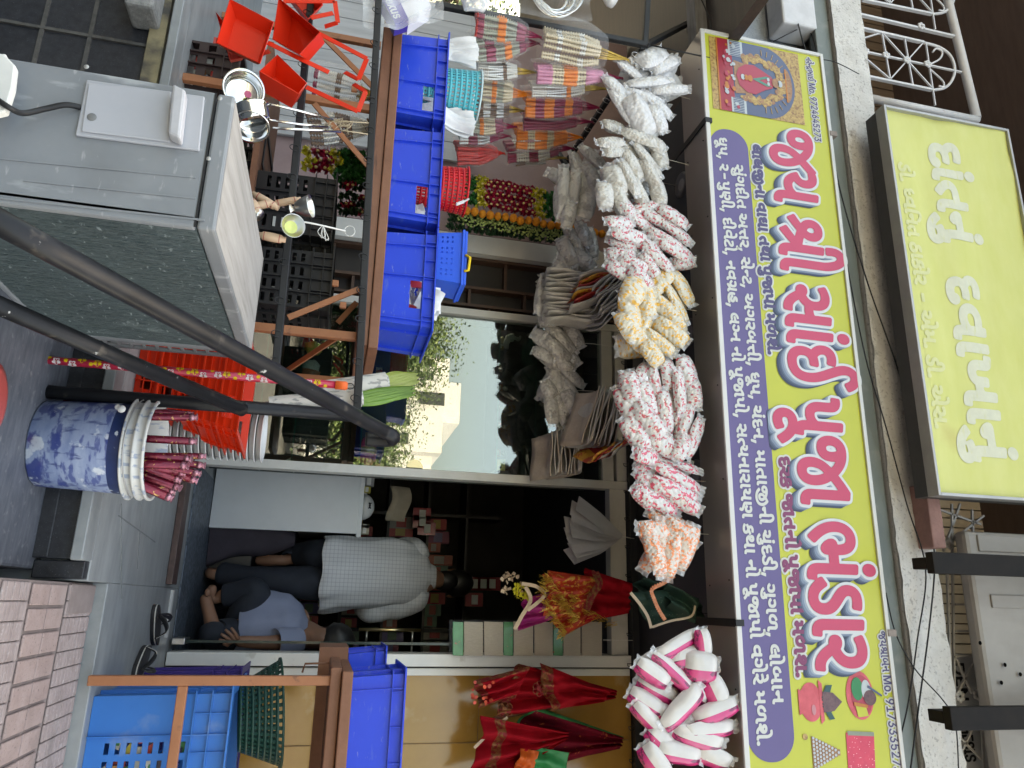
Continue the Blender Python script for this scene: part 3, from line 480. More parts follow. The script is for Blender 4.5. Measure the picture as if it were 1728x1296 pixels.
def tiles(ya, yb, n, gap, mi, x1=1.1, w=None):
    h = (yb - ya) / n; w_ = w or h; k = 0
    for j in range(n):
        x = -.03
        while x < x1:
            d = rnd.uniform(-.0008, .0008)
            pv.box((x + gap/2, ya + j*h + gap/2, zp - .0075), (x + w_ - gap/2, ya + (j+1)*h - gap/2, zp + d), mi); x += w_
tiles(y0, y1, 2, .009, 0, w=.066)
tiles(y1 + .02, y2, 8, .0025, 1, w=.05)
tiles(y0 - .2, y0 - .02, 8, .0025, 1, w=.05)
tiles(y0 - .45, y0 - .22, 3, .012, 0)
pv.box((-.03, y1 + .03, zp - .007), (.06, y2, zp + .004), 2)
struct(pv.build('pavement', [M_pave, M_pgrey, M_cem], bevel=.003))
# ---------------------------------------------------------------- the building
bld = thing('shop_building', 'shop building with a concrete canopy over the open shopfront and a railed upper storey', 'building', (0, 4.2, 0))
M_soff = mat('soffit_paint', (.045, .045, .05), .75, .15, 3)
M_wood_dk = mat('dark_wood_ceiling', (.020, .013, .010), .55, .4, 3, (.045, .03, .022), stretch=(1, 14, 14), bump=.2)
M_pink = mat('pink_wall', (.24, .165, .165), .8, .1, 4, (.32, .23, .23))
M_white = mat('white_wall', (.55, .54, .52), .8, .08, 5)
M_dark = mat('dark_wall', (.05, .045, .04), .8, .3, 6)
M_inner = mat('shop_interior', (.05, .045, .04), .8, .3, 4)  # dark wall colour stands in for the dimness of the room
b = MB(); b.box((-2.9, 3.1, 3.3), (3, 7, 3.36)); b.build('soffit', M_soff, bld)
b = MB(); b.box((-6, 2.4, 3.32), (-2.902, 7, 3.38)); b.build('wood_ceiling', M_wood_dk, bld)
b = MB()
b.box((-3.95, 4.2, ZF), (-2.255, 4.35, 3.3), 0); b.box((-2.25, 4.2, ZF), (-2.125, 4.35, 3.3), 1)
b.build('left_wall', [M_pink, M_white], bld)
b = MB(); b.box((-3.95, 4.17, ZF), (-2.75, 4.198, 2.2))
for k in range(9): b.box((-3.95 + k*.135, 4.16, ZF), (-3.95 + k*.135 + .13, 4.172, 2.19))
b.build('grey_boarding', mat('grey_laminate', (.30, .30, .31), .6, .2, 2.5, (.45, .45, .46), stretch=(8, 8, .6), bump=.15), bld)
# dark panelled wood beside the glass
M_wpan = mat('panel_wood', (.05, .025, .016), .55, .3, 4, (.085, .042, .026), stretch=(6, 6, 1))
M_wpin = mat('panel_wood_inset', (.022, .018, .016), .6, .3, 5)
b = MB(); b.box((-2.12, 4.32, ZF), (-1.69, 4.36, 3.3), 1)
for x in (-2.12, -1.92, -1.80, -1.70):
    b.box((x, 4.25, ZF), (x + .018, 4.32, 3.3), 0)
for k, x in enumerate((-2.10, -1.90, -1.78)):
    z = 1.0 + k*.13
    while z < 3.2: b.box((x, 4.26, z), (x + (.18, .1, .08)[k], 4.32, z + .018), 0); z += .36
b.build('wood_panelling', [M_wpan, M_wpin], bld)
# right hand wall: glossy ochre board
M_och = mat('ochre_board', (.30, .16, .035), .16, .12, 4, (.36, .20, .05), coat=.4)
overlay(M_och, (.5, .40, .25), 4.5, .60, .70, amount=.5)
b = MB(); b.box((.37, 4.2, ZF), (2.6, 4.35, 3.22))
b.build('ochre_wall', M_och, bld)
b = MB()
for x in (.70, 1.15): b.box((x, 4.196, ZF), (x + .004, 4.2, 3.2))
for z in (1.55, 2.35): b.box((.372, 4.196, z), (2.6, 4.2, z + .004))
b.build('ochre_joint', mat('ochre_line', (.2, .11, .03), .6), bld)
# interior room
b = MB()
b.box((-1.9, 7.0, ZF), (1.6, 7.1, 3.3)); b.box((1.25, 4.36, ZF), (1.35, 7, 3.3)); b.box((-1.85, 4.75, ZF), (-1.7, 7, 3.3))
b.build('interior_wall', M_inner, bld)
# upper storey
M_conc = mat('rough_cast', (.50, .49, .475), .95, .3, 7, (.64, .63, .61), bump=1, bscale=70)
overlay(M_conc, (.16, .125, .10), 7, .66, .74, amount=.75)
overlay(M_conc, (.15, .145, .14), 75, .58, .66, amount=.45); overlay(M_conc, (.34, .31, .28), 3, .60, .78, stretch=(1, 1, .3), amount=.45)
b = MB(); nsl = 60
pts = [(-7 + 14*i/nsl) for i in range(nsl + 1)]
b.box((-9, 2.97, 4.04), (6, 7, 4.235))
sl = b.build('canopy_slab', M_conc, bld, bevel=.012)
# canopy front, given a rough cast face
b = MB()
def fr(u, v):
    x = -9 + 15*u; z = 4.035 + .205*v
    n_ = noise.noise(Vector((x*9, z*9, 3))) * .010 + noise.noise(Vector((x*40, z*40, 5))) * .006
    return (x, 2.955 + n_, z + (noise.noise(Vector((x*14, 7, v*3))) * .007))
b.grid(fr, 420, 8); b.build('canopy_face', M_conc, bld)
M_green = mat('grey_green_band', (.13, .155, .15), .6, .2, 6, (.19, .215, .205), stretch=(.3, 1, 1))
overlay(M_green, (.3, .3, .28), 8, .6, .75, amount=.5)
b = MB(); b.box((-2.985, 3.04, 3.36), (6, 3.14, 4.035)); b.box((-9, 2.985, 3.935), (6, 3.04, 4.03)); b.build('canopy_fascia', M_green, bld, bevel=.004)
M_slat = mat('brown_slat', (.12, .085, .065), .6, .25, 4, (.20, .15, .115), stretch=(8, 8, .5))
M_brn = mat('brown_soffit', (.075, .045, .035), .6, .3, 4, (.11, .07, .055), stretch=(1, 6, 6))
M_cream = mat('cream_shutter', (.5, .42, .34), .7, .12, 5)
b = MB(); b.box((-9, 4.0, 4.235), (6, 4.2, 11), 1)  # carried wide and high beyond view to shade the shopfront
x = -6.0
while x < -.9:
    b.box((x, 3.95, 4.235), (x + .075, 4.0, 6.5), 0); x += .085
while x < 4:
    b.box((x, 3.95, 4.235), (x + .05, 4.0, 6.5), 2); x += .058
b.build('upper_wall', [M_slat, M_brn, M_cream], bld)
b = MB(); b.box((-9, 2.6, 5.35), (-1.9, 4.0, 5.55)); b.box((-9, 2.3, 5.55), (6, 4.0, 5.8)); b.box((-9, 3.4, 5.8), (6, 8, 11)); b.build('upper_overhang', [M_brn], bld)  # tall rear box is unseen height, raised to block the sun
b = MB(); b.box((-9, 4.4, 3.38), (6, 8, 11)); b.build('rear_mass', M_dark, bld)  # unseen upper floors, built tall to keep the sun off the shopfront
# blue-grey stippled side panel beside the sign and its grey box
M_stip = mat('stippled_plaster', (.33, .37, .43), .8, .1, 30, bump=.8, bscale=150)
overlay(M_stip, (.15, .17, .21), 170, .60, .68, amount=.7)
a = P(1212, 0, 3.2); c = P(1330, 70, 3.2)
b = MB(); b.box((-5.2, 3.15, 3.38), (-2.99, 3.2, 3.93)); b.build('stippled_panel', M_stip, bld)
b = MB(); b.box((-5.2, 3.10, 3.25), (-2.99, 3.2, 3.378)); b.build('sill_beam', mat('weathered_wood', (.12, .115, .11), .8, .4, 5, (.25, .25, .26), stretch=(1, 8, 8)), bld)
# recessed round lights in the soffit
b = None
for k, (px, py) in enumerate(((1150, 312), (1165, 560), (1175, 800))):
    q = PZ(px, py, 3.296)
    t = thing('ceiling_light', ('unlit round recessed light in the grey soffit above the white cotton bags', 'unlit round recessed light in the grey soffit behind the yellow cotton bags', 'unlit round recessed light in the grey soffit behind the pink cotton bags')[k], 'light', q, 'recessed soffit lights')
    b = MB(); b.lathe([(.035, -.002), (.07, -.010), (.075, -.004), (.075, .003)], 28, Matrix.Translation(q)); b.build('bezel', mat('light_rim', (.10, .10, .105), .5), t)
    b = MB(); b.disc(q + Vector((0, 0, -.003)), .036, (0, 0, 1)); b.build('lens', mat('light_lens', (.3, .3, .3), .2), t)
# ---------------------------------------------------------------- glass shopfront
M_alu = mat('white_aluminium', (.50, .49, .46), .4, .08, 5, bump=.05)
overlay(M_alu, (.3, .27, .22), 8, .6, .8, amount=.5)
M_post = mat('white_post', (.62, .62, .60), .5, .06, 6)
overlay(M_post, (.35, .32, .28), 14, .64, .72, amount=.5)
front = thing('glass_shopfront', 'white aluminium shopfront with a tall glass pane left of the open doorway', 'shopfront', (-.7, 4.2, ZF))
b = MB()
b.box((-.72, 4.14, ZF), (-.672, 4.22, 3.21)); b.box((-1.72, 4.14, ZF), (-1.675, 4.22, 3.21))
b.box((-1.674, 4.142, 3.05), (-.721, 4.218, 3.12)); b.box((-.671, 4.142, 3.09), (.259, 4.218, 3.19)); b.box((-1.674, 4.145, 3.14), (-.721, 4.21, 3.205))
b.box((-1.674, 4.142, ZF), (-.721, 4.218, ZF + .05))
b.build('frame', M_alu, front, bevel=.003)
b = MB(); b.box((.26, 4.12, ZF + .005), (.322, 4.3, 3.2), 0); b.box((.332, 4.15, ZF), (.368, 4.3, 3.2), 0); b.box((.322, 4.17, ZF), (.332, 4.3, 3.2), 1)
b.build('door_post', [M_post, M_dark], front, bevel=.004)
gm = bpy.data.materials.new('shop_glass'); gm.use_nodes = True
n = gm.node_tree; L = n.links; n.nodes.remove(n.nodes['Principled BSDF']); out = n.nodes['Material Output']
gl = n.nodes.new('ShaderNodeBsdfGlossy'); gl.inputs['Roughness'].default_value = 0.0; gl.inputs['Color'].default_value = (.95, .94, .94, 1)
tr = n.nodes.new('ShaderNodeBsdfTransparent'); tr.inputs['Color'].default_value = (.72, .8, .76, 1)
mx = n.nodes.new('ShaderNodeMixShader'); fr_ = n.nodes.new('ShaderNodeFresnel'); fr_.inputs['IOR'].default_value = 1.5
mr = n.nodes.new('ShaderNodeMapRange'); mr.inputs['From Min'].default_value = .04; mr.inputs['To Min'].default_value = .16; mr.inputs['To Max'].default_value = 1
L.new(fr_.outputs[0], mr.inputs['Value']); L.new(mr.outputs[0], mx.inputs[0]); L.new(tr.outputs[0], mx.inputs[1]); L.new(gl.outputs[0], mx.inputs[2]); L.new(mx.outputs[0], out.inputs[0])
M_glass = gm
b = MB(); b.box((-1.676, 4.172, ZF + .05), (-.719, 4.178, 3.05)); b.build('glass_pane', M_glass, front)
M_brass = mat('brass', (.75, .6, .32), .3, .1, 10, metal=1)
q = P(700, 788, 4.14)
b = MB(); poly = [(q.x + .001 - .045*math.sin(math.pi*k/12), q.z + .075*math.cos(math.pi*k/12)*.62) for k in range(13)]
b.prism(poly, 4.165, 4.155); b.build('brass_plate', mat('pale_brass', (.72, .62, .36), .35, .05, 10, metal=.6), front)
# header bar with hooks
M_black = mat('black_steel', (.010, .0105, .012), .5, .3, 10, (.02, .021, .023), spec=.3)
bar = thing('hook_bar', 'dark steel hook bar across the top of the shopfront', 'rail', (0, 4.1, 3.2))
b = MB(); b.box((-2.3, 4.08, 3.195), (2.4, 4.118, 3.232)); b.build('bar', M_black, bar)
for x in np.arange(-2.1, .9, .16):
    b = MB(); b.tube([(x, 4.1, 3.2)] + [(x + .018*math.sin(a), 4.09, 3.175 - .02*math.cos(a) + .005) for a in np.linspace(0, 4.4, 9)], .0022, 5); b.build('hook', M_black, bar)
# upper edge: dark strip between soffit and hook bar
# ---------------------------------------------------------------- open glass door
door = thing('glass_door', 'frameless glass door standing open into the shop with brass pull handles', 'door', (.213, 4.2, ZF))
d0 = Vector((.212, 4.16, 0)); d1 = Vector((.255, 5.0, 0)); dn = Vector((-(d1-d0).y, (d1-d0).x, 0)).normalized()
M_dgl = film('door_glass', .10, .02, (.1, .14, .13), bump=0)
b = MB(); b.beam(d0 + Vector((0, 0, ZF + 1.16)), d1 + Vector((0, 0, ZF + 1.16)), .010, 2.2); b.build('pane', M_dgl, door)
M_gedge = mat('glass_edge', (.012, .03, .028), .2)
b = MB(); b.beam(d0 + Vector((-.001, -.003, ZF + .08)), d0 + Vector((-.001, -.003, ZF + 2.26)), .013, .004, (0, 1, 0)); b.build('pane_edge', M_gedge, door)
M_steel = mat('brushed_steel', (.6, .6, .6), .3, .1, 20, metal=1)
b = MB(); b.beam(d0 + Vector((0, -.01, ZF + .045)), d0 + Vector((0, .15, ZF + .045)), .03, .06); b.build('pivot_clamp', M_steel, door, bevel=.003)
for s in (1, -1):
    b = MB(); c = d0 + (d1 - d0) * .86; z0, z1 = P(607, 1046, 4.85).z, P(712, 1046, 4.85).z
    for z in (z0 + .05, z1 - .05): b.tube([c + Vector((0, 0, z)), c + dn*s*.075 + Vector((0, 0, z))], .007, 8)
    b.tube([c + dn*s*.08 + Vector((0, 0, z0)), c + dn*s*.08 + Vector((0, 0, z1))], .011, 10, mi=1)
    b.build('pull_handle', [M_steel, M_brass], door)
# ---------------------------------------------------------------- main shop sign
SY = 2.90
sx0, sx1, sz0, sz1 = -2.927, 1.02, 3.158, 3.885
sign = thing('shop_sign', 'long yellow shop sign with big red lettering and a purple band of white writing', 'sign', ((sx0 + sx1)/2, SY + .1, sz0))
M_yel = mat('sign_yellow', (.44, .455, .045), .42, .04, 3)
M_box = mat('sign_box_metal', (.30, .28, .27), .32, .08, 2, metal=.55)
M_trim = mat('white_trim', (.55, .55, .54), .4, .03, 8)
b = MB(); b.box((sx0, SY + .002, sz0), (sx1, SY + .24, sz1)); b.build('box', M_box, sign, bevel=.004)
b = MB()
b.box((sx0, SY - .012, sz0 - .003), (sx1, SY, sz0 + .020)); b.box((sx0, SY - .012, sz1 - .016), (sx1, SY, sz1 + .003))
b.box((sx0 - .002, SY - .0122, sz0 + .020), (sx0 + .018, SY, sz1 - .016))
b.build('trim', M_trim, sign, bevel=.002)
b = MB(); b.add([(sx0 + .018, SY - .002, sz0 + .02), (sx1, SY - .002, sz0 + .02), (sx1, SY - .002, sz1 - .016), (sx0 + .018, SY - .002, sz1 - .016)], [(0, 1, 2, 3)])
b.build('face', M_yel, sign)
def flat(name, poly, lift, mt, parent=sign, Y=SY):
    return MB().add([(x, Y - lift, z) for x, z in poly], [tuple(range(len(poly)))]).build(name, mt, parent, normals=False)
def rrect(x0, x1, z0, z1, r, n=10):
    o = []
    for cx, cz, a0 in ((x1-r, z1-r, 0), (x0+r, z1-r, 90), (x0+r, z0+r, 180), (x1-r, z0+r, 270)):
        o += [(cx + r*math.cos(R(a0 + 90*k/n)), cz + r*math.sin(R(a0 + 90*k/n))) for k in range(n+1)]
    return o
def ell(cx, cz, rx, rz, n=28, a0=0, a1=360):
    return [(cx + rx*math.cos(R(a0 + (a1-a0)*k/n)), cz + rz*math.sin(R(a0 + (a1-a0)*k/n))) for k in range(n + (a1-a0 < 360))]
def paint(name, r8, rough=.42): return mat(name, tuple(.60*c for c in srgb(*r8)), rough, .03, 6)
M_pur = paint('sign_purple', (112, 98, 158)); M_wt = paint('sign_white', (242, 247, 252)); M_red = paint('sign_red', (232, 78, 118))
M_dpur = paint('sign_deep_purple', (88, 78, 130)); M_mar = paint('sign_maroon', (150, 60, 110)); M_wl = paint('sign_line_white', (238, 240, 235))
flat('purple_band', rrect(-2.335, .575, 3.176, 3.386, .10), .004, M_pur)
letters('band_lettering', TX['r1'], -2.135, .36, 3.300, .046, SY, [M_wl], sign, h=.0022, grows=[(.0028, None, .006)])
letters('band_lettering', TX['r2'], -2.278, .512, 3.218, .046, SY, [M_wl], sign, h=.0022, grows=[(.0028, None, .006)])
letters('purple_lettering', TX['l1'], -2.272, -1.145, 3.408, .048, SY, [M_wl, M_dpur], sign, h=.0025, grows=[(.0125, None, .0045), (.0042, None, .0062)])
letters('maroon_lettering', TX['l2'], -.66, .258, 3.418, .050, SY, [M_wl, M_mar], sign, h=.0025, grows=[(.0125, None, .0045), (.0042, None, .0062)])
letters('phone_lettering', TX['name1'], -2.888, -2.362, 3.782, .032, SY, [M_wl, M_dpur], sign, h=.0013, grows=[(.0068, None, .0045), (.0010, None, .0062)])
letters('phone_lettering', TX['name2'], .075, .628, 3.832, .033, SY, [M_wl, M_dpur], sign, h=.0013, grows=[(.0068, None, .0045), (.0010, None, .0062)])
sh = [paint('drop_%d' % k, c) for k, c in enumerate(((52, 66, 92), (78, 94, 122), (108, 126, 154), (144, 162, 188), (184, 200, 220)))]
gr = []
for k in range(5):
    d0_, d1_ = 1 - k*.2, 1 - (k+1)*.2
    gr.append((.0225, [(.020*t, -.042*t) for t in np.linspace(max(0, d1_), d0_, 5)], .0048 + k*.0008))
gr += [(.0235, None, .0092), (.0105, None, .0112)]
letters('title_lettering', TX['title'], -2.395, .228, 3.515, .222, SY, sh + [M_wt, M_red], sign, h=.003, grows=gr, ref=560, space=230)
# the shrine picture at the left end: an arch, gold ornament and a red robed shape
px0, px1, pz0, pz1 = -2.895, -2.447, 3.205, 3.735
M_gold = mat('print_gold', srgb(150, 120, 70), .42, .3, 60, srgb(190, 160, 95)); overlay(M_gold, srgb(110, 70, 50), 70, .5, .62, amount=.7)
M_navy = paint('print_navy', (98, 112, 146)); M_pr = paint('print_red', (205, 70, 95)); M_prd = paint('print_crimson', (190, 50, 70))
M_teal = paint('print_teal', (90, 160, 140)); M_or = paint('print_orange', (225, 140, 60)); M_pw = paint('print_white', (215, 225, 230)); M_brn2 = mat('print_brown', srgb(130, 90, 70), .42, .3, 80, srgb(165, 125, 85))
X = lambda u: px0 + (px1 - px0) * u
Z = lambda v: pz0 + (pz1 - pz0) * v
flat('picture_ground', [(X(0), Z(0)), (X(1), Z(0)), (X(1), Z(1)), (X(0), Z(1))], .004, M_gold)
flat('picture_step', [(X(0), Z(.07)), (X(1), Z(.07)), (X(1), Z(.24)), (X(0), Z(.24))], .0055, M_prd)
flat('picture_step_edge', [(X(0), Z(.07)), (X(1), Z(.07)), (X(1), Z(.085)), (X(0), Z(.085))], .0065, M_or)
arch = [(X(0), Z(.24)), (X(1), Z(.24)), (X(1), Z(.58))] + [(X(.5 + .5*math.cos(R(a))), Z(.58 + .34*math.sin(R(a)))) for a in range(8, 173, 8)] + [(X(0), Z(.58))]
flat('picture_arch', arch, .0055, M_navy)
for s in (0, 1):
    u0, u1 = (.0, .22) if s == 0 else (.80, 1.)
    flat('picture_rail', [(X(u0), Z(.2)), (X(u1), Z(.2)), (X(u1), Z(.36)), (X(u0), Z(.36))], .0065, M_pw)
    for k in range(9):
        u = u0 + (u1 - u0)*(k + .5)/9
        flat('picture_rail_bar', [(X(u - .006), Z(.22)), (X(u + .006), Z(.22)), (X(u + .006), Z(.335)), (X(u - .006), Z(.335))], .0075, M_navy)
fg = MB()
for k in range(64):
    a = R(-30 + 240*k/63); r1 = rnd.uniform(.85, 1.05)
    c = (X(.5 + .30*r1*math.cos(a)), Z(.50 + .30*r1*math.sin(a)))
    for q in range(2):
        e = ell(c[0] + rnd.uniform(-.012, .012), c[1] + rnd.uniform(-.012, .012), rnd.uniform(.010, .022), rnd.uniform(.010, .02), 9)
        fg.add([(x, SY - .0066 - rnd.uniform(0, .001), z) for x, z in e], [tuple(range(9))], rnd.choice((0, 0, 1)))
fg.build('picture_ornament', [M_gold, M_brn2], sign, normals=False)
flat('picture_seat', [(X(.28), Z(.25)), (X(.74), Z(.25)), (X(.7), Z(.45)), (X(.32), Z(.45))], .007, M_brn2)
flat('picture_robe', [(X(.5 + q[0]), Z(q[1])) for q in ((-.02, .27), (.12, .30), (.2, .38), (.21, .47), (.13, .57), (.08, .66), (.0, .70), (-.08, .66), (-.14, .57), (-.2, .47), (-.19, .38), (-.12, .30))], .0085, M_pr)
flat('picture_garland', [(X(.5 + q[0]), Z(q[1])) for q in ((0, .44), (.07, .6), (.06, .66), (0, .52), (-.06, .66), (-.07, .6))], .0098, M_teal)
for k, (u, v, rr, mm) in enumerate(((.5, .42, .014, M_or), (.5, .375, .012, M_or), (.5, .34, .012, M_pw), (.47, .62, .008, M_pw), (.53, .62, .008, M_pw), (.5, .70, .020, M_brn2), (.5, .75, .014, M_pw))):
    flat('picture_detail', ell(X(u), Z(v), rr*1.5, rr, 14), .0108, mm)
flat('picture_canopy', [(X(.5 + .24*math.cos(R(a))), Z(.82 + .07*math.sin(R(a)))) for a in range(0, 181, 15)], .007, M_brn2)
flat('picture_canopy_edge', [(X(.27), Z(.815)), (X(.73), Z(.815)), (X(.73), Z(.83)), (X(.27), Z(.83))], .008, M_or)
for k in range(15):
    a = R(-2 + 184*k/14)
    c0 = (X(.5 + .44*math.cos(a)), Z(.58 + .29*math.sin(a))); c1 = (X(.5 + .36*math.cos(a)), Z(.58 + .235*math.sin(a)))
    MB().beam((c0[0], SY - .0072, c0[1]), (c1[0], SY - .0072, c1[1]), .004, .0008, (0, 1, 0)).build('picture_ray', M_gold, sign)
fg = MB()
for k in range(34):
    e = ell(X(rnd.uniform(.02, .98)), Z(rnd.uniform(.14, .27)), rnd.uniform(.006, .016), rnd.uniform(.006, .014), 8)
    fg.add([(x, SY - .0076 - k*.00005, z) for x, z in e], [tuple(range(8))], rnd.choice((0, 1, 2, 0)))
fg.build('picture_offering', [M_or, M_pw, M_pr], sign, normals=False)
# pictures at the right end: water pot with coconut, offering plate, beaded bag, red cloth
M_pot = mat('print_pot', srgb(175, 60, 70), .42, .25, 14, srgb(205, 90, 100)); M_leaf = paint('print_leaf', (40, 92, 92)); M_nut = mat('print_nut', srgb(75, 50, 60), .42, .3, 60, srgb(110, 80, 80))
kx, kz = .355, 3.44
flat('pot_print', ell(kx, kz + .035, .075, .052), .0045, M_pot); flat('pot_print', [(kx - .085, kz + .075), (kx + .085, kz + .075), (kx + .07, kz + .092), (kx - .07, kz + .092)], .0055, M_pot)
flat('pot_print', [(kx - .05, kz - .022), (kx + .05, kz - .022), (kx + .04, kz), (kx - .04, kz)], .0055, M_pot)
for a in (-50, -20, 20, 50):
    c = (kx + .05*math.sin(R(a)), kz + .105)
    flat('leaf_print', [(kx + .02*math.sin(R(a)), kz + .085), (c[0] + .03, c[1] + .01), (kx + .085*math.sin(R(a)), kz + .14), (c[0] - .025, c[1] + .005)], .0058 + abs(a)*1e-5, M_leaf)
flat('nut_print', [(kx - .04, kz + .09), (kx + .04, kz + .09), (kx + .035, kz + .14), (kx, kz + .18), (kx - .035, kz + .14)], .0068, M_nut)
flat('pot_shine', ell(kx + .03, kz + .045, .02, .010), .0062, paint('print_pink', (225, 150, 160)))
cx, cz = .33, 3.71
flat('plate_print', ell(cx, cz, .095, .066), .0045, M_pot); flat('plate_print', ell(cx + .002, cz + .008, .08, .05), .0055, M_pr)
flat('plate_print', ell(cx - .025, cz - .012, .045, .028), .0065, paint('print_green', (40, 150, 90))); flat('plate_print', ell(cx - .02, cz + .03, .04, .022), .0068, M_pw)
flat('plate_print', ell(cx + .01, cz + .045, .03, .03), .0075, M_nut)
flat('plate_print', [(cx + .03, cz - .03), (cx + .085, cz - .02), (cx + .08, cz + .03), (cx + .04, cz + .02)], .0072, M_yel)
flat('plate_print', [(cx + .025, cz - .035), (cx + .04, cz - .035), (cx + .05, cz + .03), (cx + .038, cz + .03)], .0082, M_or)
flat('plate_print', [(cx - .04, cz + .04), (cx + .0, cz + .105), (cx + .006, cz + .1), (cx - .03, cz + .036)], .0086, M_navy)
bx, bz = .545, 3.47
fg = MB()
for j in range(9):
    w_ = .062 * (1 - j/10.)
    fg.add([(bx + a, SY - .0045 - j*.0001, bz + .014*j + c) for a, c in ((-w_, -.008), (w_, -.008), (w_*.93, .008), (-w_*.93, .008))], [(0, 1, 2, 3)], 0)
    for k in range(9 - j):
        x = bx - w_ + 2*w_*(k + .5)/(9 - j)
        fg.add([(x_, SY - .0065, z_) for x_, z_ in ell(x, bz + .014*j, .0055, .0055, 8)], [tuple(range(8))], 1)
fg.build('beaded_print', [M_brn2, M_pw], sign, normals=False)
flat('beaded_print', ell(bx - .06, bz - .035, .012, .012, 12), .005, M_gold)
flat('beaded_print', ell(bx + .1, bz - .045, .012, .012, 12), .005, M_gold)
M_bandh = mat('print_bandhani', srgb(185, 45, 75), .42, .2, 20, srgb(205, 60, 85)); overlay(M_bandh, srgb(240, 190, 190), 80, .18, .10, 'voronoi', amount=.9)
flat('cloth_print', [(.472, 3.625), (.75, 3.615), (.752, 3.735), (.476, 3.758)], .0045, M_bandh)
flat('cloth_print', [(.466, 3.632), (.482, 3.632), (.488, 3.757), (.472, 3.757)], .0058, mat('print_grey', srgb(130, 135, 120), .5))
# straps that carry the sign
for px, py in ((1172, 215), (1195, 1052)):
    q = PZ(px + 12, py - 3, sz0)
    t = MB(); t.box((q.x - .016, SY + .0, sz0 - .0075), (q.x + .016, SY + .36, sz0 - .0015)); t.box((q.x - .013, SY - .016, sz0 - .0075), (q.x + .013, SY + .0, sz0 + .03)); t.build('strap', M_black, sign)
for px, py in ((1405, 225), (1508, 1068)):
    q = P(px - 5, py, SY - .01)
    t = MB(); t.box((q.x - .014, SY - .016, sz1 - .01), (q.x + .014, SY + .1, sz1 + .03)); t.build('clip', mat('rusty_clip', (.17, .13, .11), .7, .4, 20, (.3, .26, .24)), sign)
b = MB()
for x in np.arange(-2.7, 1., .43): b.ball((x, SY + .03, sz0 - .001), .004, 6, 4); b.ball((x + .02, SY + .2, sz0 - .001), .004, 6, 4)
b.build('screw', M_black, sign)
# ---------------------------------------------------------------- dental clinic sign above
DY = 2.75
dx0, dx1, dz0, dz1 = -2.535, -.505, 4.095, 4.885
ds = thing('clinic_sign', 'faded yellow clinic sign with worn white lettering on the upper railing', 'sign', ((dx0+dx1)/2, DY, dz0))
M_fad = mat('faded_yellow', (.50, .515, .15), .6, .06, 2.5, (.55, .56, .21), stretch=(1, 1, 3))
overlay(M_fad, (.35, .2, .05), 2.2, .66, .85, amount=.5)
def dface(x, z):
    u = (x - dx0)/(dx1 - dx0); v = (z - dz0)/(dz1 - dz0)
    return DY + .004 + .012*noise.noise(Vector((u*4, v*6, 1)))*(1-u*.6) + .005*math.sin(u*40 + v*5)*max(0, 1-u*5)
b = MB()
b.grid(lambda u, v: (dx0 + .012 + (dx1-dx0-.024)*u, dface(dx0 + .012 + (dx1-dx0-.024)*u, dz0 + .012 + (dz1-dz0-.024)*v), dz0 + .012 + (dz1-dz0-.024)*v), 90, 40)
b.build('face', M_fad, ds)
b = MB()
for lo, hi in (((dx0, dz0), (dx1, dz0 + .014)), ((dx0, dz1 - .014), (dx1, dz1)), ((dx0, dz0 + .014), (dx0 + .014, dz1 - .014)), ((dx1 - .014, dz0 + .014), (dx1, dz1 - .014))):
    b.box((lo[0], DY - .014, lo[1]), (hi[0], DY + .05, hi[1]))
b.build('frame', mat('aluminium', (.36, .36, .355), .45, .1, 8, metal=.4), ds, bevel=.002)
b = MB(); b.box((dx0 + .004, DY + .051, dz0 + .004), (dx1 - .004, DY + .13, dz1 - .004)); b.build('box', mat('sign_back_grey', (.055, .055, .055), .6), ds)
M_fw = mat('worn_white', (.54, .55, .44), .7, .06, 20); overlay(M_fw, (.52, .53, .20), 30, .58, .72, stretch=(.4, 1, 2), amount=.55)
M_fw2 = mat('ghost_white', (.54, .55, .29), .7, .06, 20)
def S2(px, py): q = P(px, py, DY); return q.x, q.z
a0 = S2(1578, 240)[0]; a1 = S2(1640, 415)[0]; a2 = S2(1625, 468)[0]; a3 = S2(1700, 782)[0]
zt = S2(1590, 320)[1]
letters('big_lettering', TX['d1'], a0, a1, zt - .035, .165, DY, [M_fw], ds, h=.004, grows=[(.013, None, .002)], ref=575, xform=lambda x, z, l: (x, dface(x, z) - l, z))
letters('big_lettering', TX['d2'], a2, a3, zt - .055, .165, DY, [M_fw], ds, h=.004, grows=[(.013, None, .002)], ref=575, xform=lambda x, z, l: (x, dface(x, z) - l, z))
letters('small_lettering', TX['d3'], S2(1525, 275)[0], S2(1590, 722)[0], S2(1518, 300)[1] + .004, .062, DY, [M_fw2], ds, h=.003, grows=[(.005, None, .002)], ref=575, xform=lambda x, z, l: (x, dface(x, z) - l, z))
